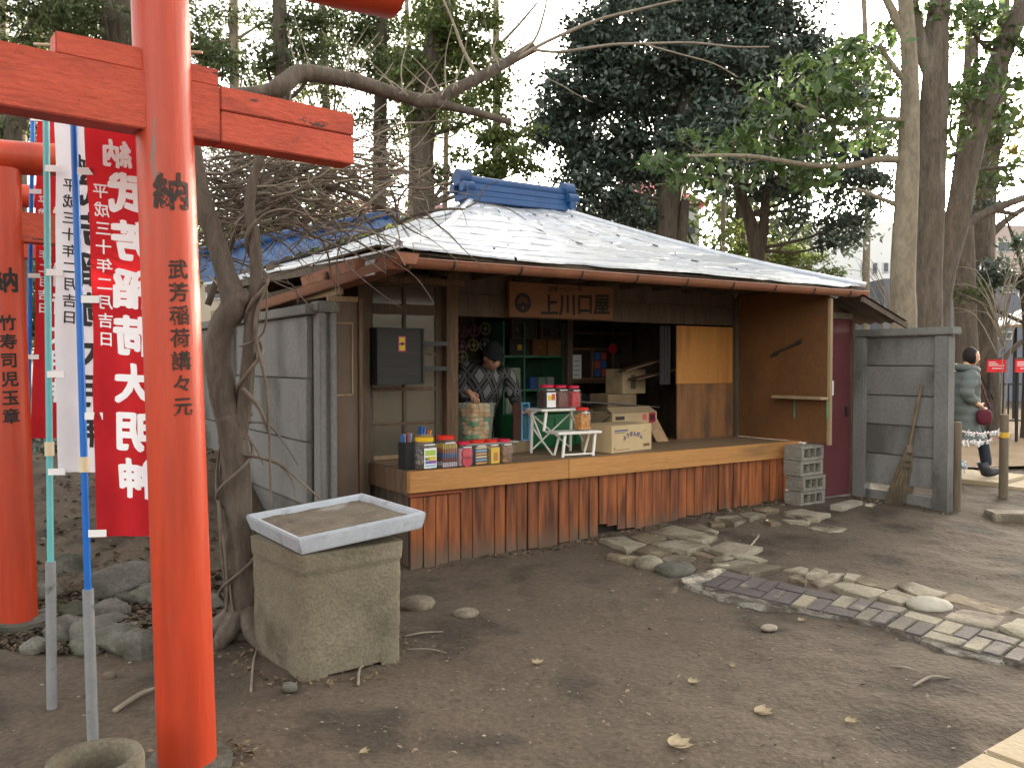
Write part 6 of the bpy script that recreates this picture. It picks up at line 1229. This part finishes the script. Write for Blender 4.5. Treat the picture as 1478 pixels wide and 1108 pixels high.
tree('dark trunk leaning right out of the twin trunks', 1352, 12.0, [(1352, 480, 36), (1360, 400, 34), (1378, 330, 34), (1395, 250, 32), (1415, 170, 30), (1445, 80, 28), (1480, 0, 26)], [(1410, 60, 50, 34), (1450, 40, 44, 44), (1420, 110, 36, 24), (1465, 110, 30, 30), (1390, 30, 40, 26), (1440, 170, 34, 26), (1470, 240, 26, 24), (1395, 150, 24, 20)], lf_glos, bark, (.13, .06), .6, clump=.22, extra=[[(1372, 345, 14), (1400, 320, 14), (1440, 300, 12), (1480, 285, 11), (1520, 270, 9)], [(1380, 330, 10), (1340, 350, 8), (1330, 355, 6)], [(1400, 320, 10), (1430, 305, 8), (1470, 310, 6)]])
tree('straight brown trunk with burls right of the leaning trunk', 1392, 14.5, [(1396, 560, 34), (1394, 480, 30), (1392, 400, 29), (1388, 330, 30), (1384, 290, 28), (1392, 220, 24), (1400, 120, 20), (1404, 0, 16), (1406, -80, 12)], [(1420, 180, 40, 34), (1450, 210, 36, 26), (1395, 420, 22, 14), (1400, 230, 30, 26), (1410, 270, 30, 24), (1375, 160, 30, 30), (1290, 200, 30, 26)], lf_con, bark, (.13, .05), .45, clump=.30, extra=[[(1386, 385, 10), (1370, 375, 9), (1362, 380, 8)], [(1384, 320, 12), (1366, 330, 10), (1360, 345, 6)]])
tree('pale brown trunk with yellowing leaves at the right edge', 1424, 16, [(1424, 560, 34), (1422, 480, 32), (1418, 400, 32), (1418, 330, 34), (1425, 250, 28), (1440, 150, 22), (1448, 40, 16), (1452, -80, 12)], [(1455, 190, 26, 30), (1440, 160, 20, 20), (1470, 150, 20, 20), (1465, 230, 24, 18)], lf_yel, bark, (.16, .08), .4, clump=.26, extra=[[(1418, 350, 14), (1450, 320, 10), (1480, 300, 8)]])
tree('dark low evergreen crown at the right edge above the signs', 1490, 15, [(1490, 560, 26), (1488, 470, 22), (1480, 400, 16)], [(1455, 390, 30, 16), (1478, 400, 30, 22), (1400, 410, 26, 18), (1420, 400, 24, 12), (1480, 345, 24, 30), (1440, 280, 30, 26)], lf_dark, bark_d, (.13, .06), .8, clump=.30)
for k, (px, Y, w) in enumerate(((965, 24, 12), (1042, 26, 8), (468, 22, 14), (590, 24, 9), (640, 26, 8), (270, 18, 14), (120, 21, 12), (1250, 30, 10), (5, 16, 20))):
    tree(['slim grey trunk behind the dark evergreen', 'thin lit trunk in the gap right of the evergreen', 'brown trunk far behind the vine tangle', 'thin trunk by the pink roof', 'thin trunk right of the pink roof', 'trunk far behind the torii post', 'trunk far behind the banner tops', 'thin trunk before the white building', 'trunk at the far left edge'][k], px, Y, [(px, 400, w), (px + 4, 200, w * .9), (px - 3, 0, w * .7), (px, -60, w * .5)],
         [(px + random.uniform(-50, 50), random.uniform(0, 200), random.uniform(30, 50), random.uniform(20, 34)) for q in range(6)], [lf_con, lf_ivy, lf_con][k % 3], bark_p, (.14, .06), .45, clump=.40)
# low dark shrubs on the mound
for k, (px, py, Y) in enumerate(((95, 690, 8.2), (15, 680, 8.6), (185, 690, 8.4), (262, 680, 8.8))):
    b = at(px, py + 40, Y); b[2] = float(gz(b[0], b[1]))
    tree(['low dark shrub on the mound behind the teal pole', 'low dark shrub at the left edge behind the second torii', 'low dark shrub behind the foot of the red banner', 'low dark shrub behind the foreground torii post'][k], px, Y, [(px, py + 20, 10), (px + 4, py - 10, 7), (px - 2, py - 40, 5)], [(px, py - 20, 40, 26), (px - 30, py - 5, 30, 20), (px + 28, py - 8, 30, 20), (px + 5, py - 50, 34, 24)], lf_dark, bark_d, (.08, .04), .5, clump=.2, zbase=b[2], name='shrub')
# bare twiggy saplings on the right
for k, (px, Y) in enumerate(((1445, 13), (1290, 14), (1410, 17))):
    b = at(px, 560, Y); b[2] = float(gz(b[0], b[1])); t = thing('sapling', ['bare twiggy sapling by the red signs', 'bare twiggy sapling behind the fence cap', 'bare twiggy sapling between the brown trunks'][k], 'sapling', b); A = lambda x, y, dY=0: at(x, y, Y + dY) - b; mb = MB()
    for q in range(26):
        a = random.uniform(-1.2, 1.2); l = random.uniform(60, 130); x0 = px + random.uniform(-6, 6); stube(mb, [(0, 0, 0) if q < 2 else A(x0, 520 - 3 * q), A(x0 + math.sin(a) * l * .4, 500 - 3 * q - l * .4), A(x0 + math.sin(a) * l + random.uniform(-15, 15), 500 - 3 * q - l * math.cos(a) * .9, random.uniform(-.5, .5))], [.012, .007, .002], 5, 3)
    mb.build('twigs', vine_p, t, smooth='all', kind='stuff')
# distant wood reading as one mass
def far_wood():
    C, Nn = [], []
    for k in range(330):
        px = random.choice([random.uniform(-60, 860), random.uniform(880, 1560), random.uniform(-60, 560)]); Y = random.uniform(30, 44); top = 330 + 60 * math.sin(px * .011) + random.uniform(-60, 50)
        c = at(px, random.uniform(top, 480), Y); m_ = 110; C.append(c + rng.normal(size=(m_, 3)) * np.array([1.1, 1.1, .6])); n_ = rng.normal(size=(m_, 3)) + [0, 0, .4]; Nn.append(n_ / np.linalg.norm(n_, axis=1, keepdims=True))
    C = np.concatenate(C); Nn = np.concatenate(Nn); keep = ~((C[:, 0] / C[:, 1] > .36) & (C[:, 0] / C[:, 1] < .64)); C, Nn = C[keep], Nn[keep]; n = len(C)
    link('distant_wood', leaf_mesh('distant_wood', C, Nn, np.full(n, .42), np.full(n, .2), lf_con), label='far mass of greenery on the horizon behind the trees', cat='wood', kind='stuff')
far_wood()

# ------------------------------------------------------------------ buildings behind
def building(name, label, px0, px1, ytop, Y, d, wallm, roofm=None, wins=(), ybot=560, roofh=0.0, winm=None, over=.3, balc=()):
    a = at(px0, ytop, Y); b = at(px1, ytop, Y); h = a[2]; t = thing(name, label, 'building', ((a[0] + b[0]) / 2, Y, -.1)); w = (b[0] - a[0]) / 2
    box(-w, w, 0, d, 0, h).build('wall', wallm, t)
    if roofm: MB().hexa([(-w - over, -over, h + .003), (w + over, -over, h + .003), (w + over, d + over, h + .003), (-w - over, d + over, h + .003)], [(-w * .6, d * .4, h + roofh), (w * .6, d * .4, h + roofh), (w * .6, d * .6, h + roofh), (-w * .6, d * .6, h + roofh)]).build('roof', roofm, t)
    wm = winm or M('far_window', (.12, .13, .15), (.07, .08, .09), 2, .2, 0)
    for x0, y0, x1, y1 in wins:
        p = at(x0, y1, Y) - np.array([(a[0] + b[0]) / 2, Y, -.1]); q = at(x1, y0, Y) - np.array([(a[0] + b[0]) / 2, Y, -.1])
        f = box(p[0] - .05, q[0] + .05, -.06, -.002, p[2] - .05, q[2] + .05).build('window', M('window_frame_white', (.7, .7, .72)), t); box(p[0], q[0], -.075, -.062, p[2], q[2]).build('pane', wm, f)
    for x0, y0, x1, y1 in balc:
        p = at(x0, y1, Y) - np.array([(a[0] + b[0]) / 2, Y, -.1]); q = at(x1, y0, Y) - np.array([(a[0] + b[0]) / 2, Y, -.1]); box(p[0], q[0], -.9, -.003, p[2], q[2]).build('balcony', M('balcony_grey', (.4, .42, .45)), t)
    return t
wh = M('white_render', (.78, .78, .78), (.72, .72, .72), .6, .8, .02); gy = M('blue_grey_render', (.16, .175, .22), (.14, .155, .20), .5, .85, .02); pk_ = M('pink_tile_roof', (.42, .17, .17), (.34, .13, .13), 4, .8, .1); tn = M('tan_render', (.5, .42, .33), (.44, .37, .29), .6, .85, .02)
building('white_building', 'white apartment block with narrow windows behind the right trunks', 1165, 1302, 318, 42, 10, wh, None, [(1243, 380, 1249, 398), (1259, 380, 1265, 395), (1275, 380, 1281, 392), (1190, 395, 1196, 410), (1210, 395, 1216, 410), (1243, 420, 1275, 445)])
building('grey_building', 'low pale building with balcony behind the fence cap', 1228, 1300, 412, 34, 8, M('pale_grey_render', (.5, .5, .52), (.44, .44, .46), .6, .8, .02), None, [(1240, 418, 1262, 440), (1266, 428, 1276, 448)], balc=[(1236, 442, 1270, 456)])
building('blue_grey_house', 'blue-grey house with small white windows at the right edge', 1276, 1560, 398, 30, 9, gy, None, [(1446, 414, 1460, 421), (1440, 480, 1458, 488), (1346, 416, 1358, 434), (1392, 470, 1404, 478), (1352, 470, 1364, 480)])
building('pink_building', 'pale pink apartment block high at the right edge', 1395, 1600, 322, 46, 12, M('pale_pink_render', (.5, .4, .38), (.44, .35, .33), .6, .85, .02), None, [(1440, 350, 1456, 362), (1468, 350, 1478, 362), (1410, 350, 1422, 362)])
building('house', 'pink-roofed house glimpsed behind the vine tangle', 455, 560, 345, 36, 8, tn, pk_, [(470, 355, 482, 370), (500, 355, 512, 370)], roofh=2.4)
building('house', 'second pink-roofed house left of the blue ridge', 562, 650, 352, 40, 8, M('cream_render', (.6, .56, .48)), M('dusty_pink_roof', (.4, .18, .2)), [(590, 360, 600, 375)], roofh=2.6)
building('house', 'red-trimmed white house glimpsed under the dark evergreen', 880, 1010, 292, 34, 8, wh, M('red_trim_roof', (.42, .10, .10), (.34, .08, .08), 3, .7, .05), [(900, 305, 915, 325), (930, 300, 945, 322), (990, 320, 1003, 338)], roofh=1.6)
building('house', 'low tan house behind the left woodland', 250, 420, 395, 30, 8, tn, M('brown_roof', (.16, .12, .1)), [(300, 410, 318, 430), (350, 410, 368, 430)], roofh=1.8)
# white canopy, fence, red signs
cn = at(1462, 470, 19); t = thing('canopy', 'white sloping canopy roof at the right edge', 'canopy', (cn[0] + 1.2, 19, 0))
MB().hexa([(-1.5, -1, cn[2]), (2.5, -1, cn[2]), (2.5, 1, cn[2]), (-1.5, 1, cn[2])], [(.0, -.2, cn[2] + .75), (1.0, -.2, cn[2] + .75), (1.0, .2, cn[2] + .75), (.0, .2, cn[2] + .75)]).build('roof', wh, t)
for x, y in ((-.6, -.9), (2.4, -.9), (2.4, .9), (-.6, .9)): box(x - .03, x + .03, y - .03, y + .03, 0, cn[2]).build('leg', black_m, t)
def red_sign(px, Y, label):
    p = at(px, 528, Y); t = thing('red_sign', label, 'sign', (p[0], Y, float(gz(p[0], Y)))); z = p[2] - float(gz(p[0], Y))
    box(-.165, .165, -.012, .012, z - .11, z + .115).build('panel', plain('red_panel', (.72, .02, .03), .5), t)
    for k, (a, b, c) in enumerate(((-.14, -.02, .06), (-.14, .02, .03), (-.14, .13, .0), (-.08, .12, -.05))): box(a, b, -.0155, -.0125, z + c, z + c + .012).build('print_line', paper, t)
    box(-.185, .185, -.03, .03, z + .116, z + .145).build('top_board', wood_d, t)
    for x in (-.12, .12): box(x - .018, x + .018, -.010, .026, 0, z + .11).build('leg', black_m, t)
red_sign(1438, 14.6, 'red notice board left of the two at the right edge'); red_sign(1479, 14.3, 'red notice board cut off by the right edge')
ft = thing('iron_railing', 'low black iron railing behind the red notice boards', 'railing', (at(1440, 560, 16)[0], 16, .03))
for z in (.35, 1.05): box(-2.2, 3.5, -.015, .015, z, z + .03).build('rail', black_m, ft)
for k in range(38): box(-2.2 + k * .15, -2.18 + k * .15, -.012, .012, 0, 1.049 if k % 6 else 1.25).build('bar', black_m, ft)
st_ = thing('timber_brace', 'dark timber tree braces crossing behind the walking woman', 'brace', at(1410, 600, 15)); bb = np.array(st_.location); A = lambda x, y: at(x, y, 15) - bb
for p, q in (((1392, 495), (1436, 575)), ((1424, 500), (1388, 578)), ((1475, 492), (1445, 520))): MB().bar(A(*p), A(*q), .07, .07).build('pole', wood_d, st_)

# ------------------------------------------------------------------ broom, posts, paper strips
bA = gp(1297, 726); bT = W(5.06, -.87, float(at(1345, 555, 7.9)[2]))
bm_ = thing('broom', 'worn twig broom leaning on the right concrete fence', 'broom', bA); d0 = bT - np.array(bA); hd0 = d0 * .50
MB().tube([tuple(d0 * .3), tuple(d0 * .6), tuple(d0)], [.016, .015, .013], 10).build('handle', M('bamboo', (.20, .14, .08), (.13, .09, .055), 8, .6, .1), bm_, smooth=True)
mb = MB()
for k in range(150):
    a, r_ = random.uniform(0, 6.28), random.uniform(0, 1) ** .5; e = np.array([math.cos(a) * r_ * .15, math.sin(a) * r_ * .06, random.uniform(-.02, .05)]); s = hd0 + np.array([math.cos(a), math.sin(a), 0]) * r_ * .022
    mb.tube([tuple(s), tuple(s * .5 + e * .5 + rng.normal(0, .008, 3)), tuple(e)], [.004, .004, .002], 4)
mb.build('twigs', M('broom_twigs', (.20, .155, .105), (.12, .09, .06), 12, .95, .1), bm_, kind='stuff')
for f in (.43, .36, .31): c = d0 * f; MB().tube([tuple(c - d0 / np.linalg.norm(d0) * .012), tuple(c + d0 / np.linalg.norm(d0) * .012)], .034 + (.43 - f) * .12, 12).build('binding', iron, bm_)
pm = M('grey_round_timber', (.15, .115, .08), (.09, .068, .047), 5, .9, .4, 12, stretch=(3, 3, .3))
def wpost(px, py, pt, r_, lab, band=False):
    g = gp(px, py); top = at(px, pt, g[1])[2] - g[2]; t = thing('wooden_post', lab, 'post', g, group='round timber posts by the path')
    MB().tube([(0, 0, -.1), (0, 0, top * .5), (.0, 0, top - .006), (0, 0, top)], [r_, r_ * .98, r_ * .97, r_ * .9], 18).build('shaft', pm, t, smooth=True)
    if band: MB().tube([(0, 0, top * .72), (0, 0, top * .72 + .055)], r_ + .003, 18).build('band', plain('yellow_band', (.6, .36, .03), .4), t, smooth=True)
    return g, top
g1_, t1_ = wpost(1380, 737, 609, .042, 'round timber post against the end of the right fence'); g2_, t2_ = wpost(1448, 716, 598, .045, 'round timber post with a yellow band beside the path', True)
rope = thing('paper_rope', 'rope between the timber posts tied full of white paper fortunes', 'rope', g1_); a0 = np.array([.04, 0, .77]); a1 = g2_ - g1_ + np.array([-.04, 0, .70])
for dz, nm in ((0, 0), (-.095, 1)):
    P = [a0 + (a1 - a0) * s + np.array([0, 0, dz * (1 - .25 * s) - .03 * math.sin(math.pi * s)]) for s in np.linspace(0, 1, 14)]; MB().tube([tuple(p) for p in P], .005, 6).build('cord', plain('red_cord', (.35, .05, .08)), rope)
    for k in range(30):
        s = random.uniform(.02, .98 if dz == 0 else .75); c = a0 + (a1 - a0) * s + np.array([0, 0, dz * (1 - .25 * s) - .03 * math.sin(math.pi * s)]); o = MB(); l = random.uniform(.025, .05); an = random.uniform(-1, 1)
        c = Vector(c); v1 = Vector((math.sin(an) * l, random.uniform(-.02, .02), -abs(math.cos(an)) * l)); v2 = Vector((-math.sin(an) * l * .8, random.uniform(-.02, .02), random.uniform(-.03, .03)))
        o.bar(c, c + v1, .012, .004); o.bar(c, c + v2, .012, .004); o.ball(c, .010, 6, 4); o.build('paper_strip', paper, rope)
o = thing('paper_knot', 'bunch of pale blue paper strips hanging by the fence post', 'paper', g1_ + np.array([.06, 0, .42])); mb = MB()
for k in range(30): v = Vector(rng.normal(0, 1, 3)).normalized() * random.uniform(.03, .08); mb.bar((0, 0, .05), (v.x, v.y * .5, .05 + v.z - .03), .014, .004)
mb.build('strips', M('pale_blue_paper', (.6, .68, .75)), o)
# board at the foot of the side door
gA = gp(1222, 732); o = thing('loose_plank', 'weathered plank lying on the ground before the maroon door', 'plank', gA, .75); box(-.22, .22, -.06, .06, -.01, .045).build('plank', M('grey_timber', (.3, .27, .22)), o, bevel=.006)

# ------------------------------------------------------------------ litter on the ground
def litter():
    C, Nn, Ls, Ws = [], [], [], []
    for k in range(800):
        px, py = random.uniform(300, 1478), 760 + 348 * random.random() ** 1.3
        g = gp(px, py); C.append(g + [0, 0, .008]); n_ = np.array([random.gauss(0, .35), random.gauss(0, .35), 1]); Nn.append(n_ / np.linalg.norm(n_)); l = random.choice([.008, .010, .014, .02, .03]); Ls.append(l); Ws.append(l * random.uniform(.3, .7))
    link('leaf_litter', leaf_mesh('leaf_litter', np.array(C), np.array(Nn), np.array(Ls), np.array(Ws), M('litter_flakes', (.20, .155, .10), (.10, .075, .05), 3, .8, 0, rnd=.6, isl=True)), label='scattered flakes of dry leaf on the bare earth', cat='leaf litter', kind='stuff')
    mb = MB()
    for k in range(1700):
        px, py = random.uniform(0, 1478), 740 + 368 * random.random() ** 1.2; g = gp(px, py); r_ = random.choice([.002, .003, .003, .004, .005, .008]); mb.ball((g[0], g[1], g[2] + r_ * .25), (r_ * random.uniform(.8, 1.4), r_ * .8, r_ * .5), 5, 4)
    mb.build('gravel', M('grit', (.22, .19, .145), (.12, .10, .075), 3, .9, 0, rnd=.6, isl=True), label='fine grit and pebbles strewn over the earth', cat='gravel', kind='stuff')
litter()
def mound_litter():
    C, Nn, Ls = [], [], []
    for k in range(3200):
        px, py = random.uniform(-20, 345), random.uniform(655, 930); g = gp(px, py); C.append(g + [0, 0, random.uniform(.006, .02)]); n_ = np.array([random.gauss(0, .5), random.gauss(0, .5), 1]); Nn.append(n_ / np.linalg.norm(n_)); Ls.append(random.uniform(.03, .075))
    Ls = np.array(Ls); link('dead_leaves', leaf_mesh('dead_leaves', np.array(C), np.array(Nn), Ls, Ls * .5, M('dead_leaf', (.10, .07, .042), (.05, .036, .024), 3, .85, 0, rnd=.6, isl=True)), label='dark dead leaves covering the mound behind the torii gates', cat='leaf litter', kind='stuff')
mound_litter()
def drift():
    C, Nn, Ls = [], [], []
    for k in range(1500):
        q = random.random()
        if q < .55: u, v = random.uniform(-.1, 4.4), -abs(random.gauss(0, .09)) + .02
        elif q < .75: u, v = 5.05 - abs(random.gauss(0, .1)), random.uniform(-1.2, -.15)
        else: u, v = None, None
        if u is None:
            a = random.uniform(0, 6.28); c = random.choice([(-.955, 4.225, .38), (-1.2, 3.05, .16), (-1.45, 4.5, .3)]); p = np.array([c[0] + math.cos(a) * (c[2] + abs(random.gauss(0, .05))), c[1] + math.sin(a) * (c[2] + abs(random.gauss(0, .05)))])
        else: p = W(u, v)[:2]
        C.append([p[0], p[1], float(gz(*p)) + random.uniform(.004, .014)]); n_ = np.array([random.gauss(0, .5), random.gauss(0, .5), 1]); Nn.append(n_ / np.linalg.norm(n_)); Ls.append(random.uniform(.012, .045))
    Ls = np.array(Ls); link('litter_drift', leaf_mesh('litter_drift', np.array(C), np.array(Nn), Ls, Ls * .5, M('brown_flakes', (.17, .12, .07), (.07, .05, .03), 3, .85, 0, rnd=.6, isl=True)), label='brown leaf bits drifted against the skirting, fence and planter', cat='leaf litter', kind='stuff')
drift()
def twig(pts, r_, lab, m=vine_p):
    P = [gp(*p) for p in pts]; b = P[0]; t = MB(); stube(t, [p - b + [0, 0, r_ * 1.1 + (.01 if 0 < i < len(P) - 1 else 0)] for i, p in enumerate(P)], [r_, r_, r_ * .5], 6, 4); o = t.build('twig', m, smooth='all', label=lab, cat='twig'); o.location = tuple(map(float, b))
twig([(583, 920), (610, 917), (640, 913)], .006, 'pale straight twig beside the right foot of the planter'); twig([(585, 938), (620, 940), (645, 943)], .004, 'thin twig just below the straight twig'); twig([(517, 990), (520, 968), (538, 960)], .007, 'bent pale twig in front of the planter base')
twig([(1318, 992), (1345, 981), (1372, 981)], .007, 'curved pale twig on the earth below the pavers'); twig([(1284, 963), (1310, 968), (1338, 975)], .006, 'straight pale stick left of the curved twig'); twig([(362, 1000), (366, 960), (370, 940)], .006, 'stick standing by the roots of the near tree'); twig([(165, 1030), (200, 1010), (228, 995)], .012, 'thick root-like stick behind the foreground torii post')
def dry_leaf(px, py, l, lab):
    g = gp(px, py); t = MB(); a = random.uniform(-1, 1)
    for q in range(3):
        an = a + q * .7; d = np.array([math.cos(an), math.sin(an), 0]); n_ = np.array([-d[1], d[0], 0]); t.grid(lambda s, v: tuple(d * (s - .1) * l + n_ * (v - .5) * l * .55 * math.sin(3.14 * min(1, s + .05)) + np.array([0, 0, .006 + .012 * s * s + abs(v - .5) * .012])), 8, 4)
    o = t.build('dry_leaf', M('bleached_leaf', (.34, .27, .165), (.26, .2, .12), 20, .8, .1), smooth='all', label=lab, cat='leaf'); o.location = tuple(map(float, g))
for px, py, l, lab in ((1092, 1030, .085, 'large curled bleached leaf in the right foreground'), (970, 1078, .10, 'torn bleached leaf at the bottom of the bare earth'), (997, 988, .05, 'small pale leaf right of centre on the earth'), (1223, 1045, .05, 'small tan leaf near the lower right'), (775, 960, .05, 'small pale leaf in the middle of the earth'), (1155, 898, .04, 'tiny reddish leaf below the dark pavers'), (1058, 965, .03, 'tiny bright leaf below the small pale stone'), (520, 1090, .04, 'small white scrap of leaf near the bottom edge')): dry_leaf(px, py, l, lab)
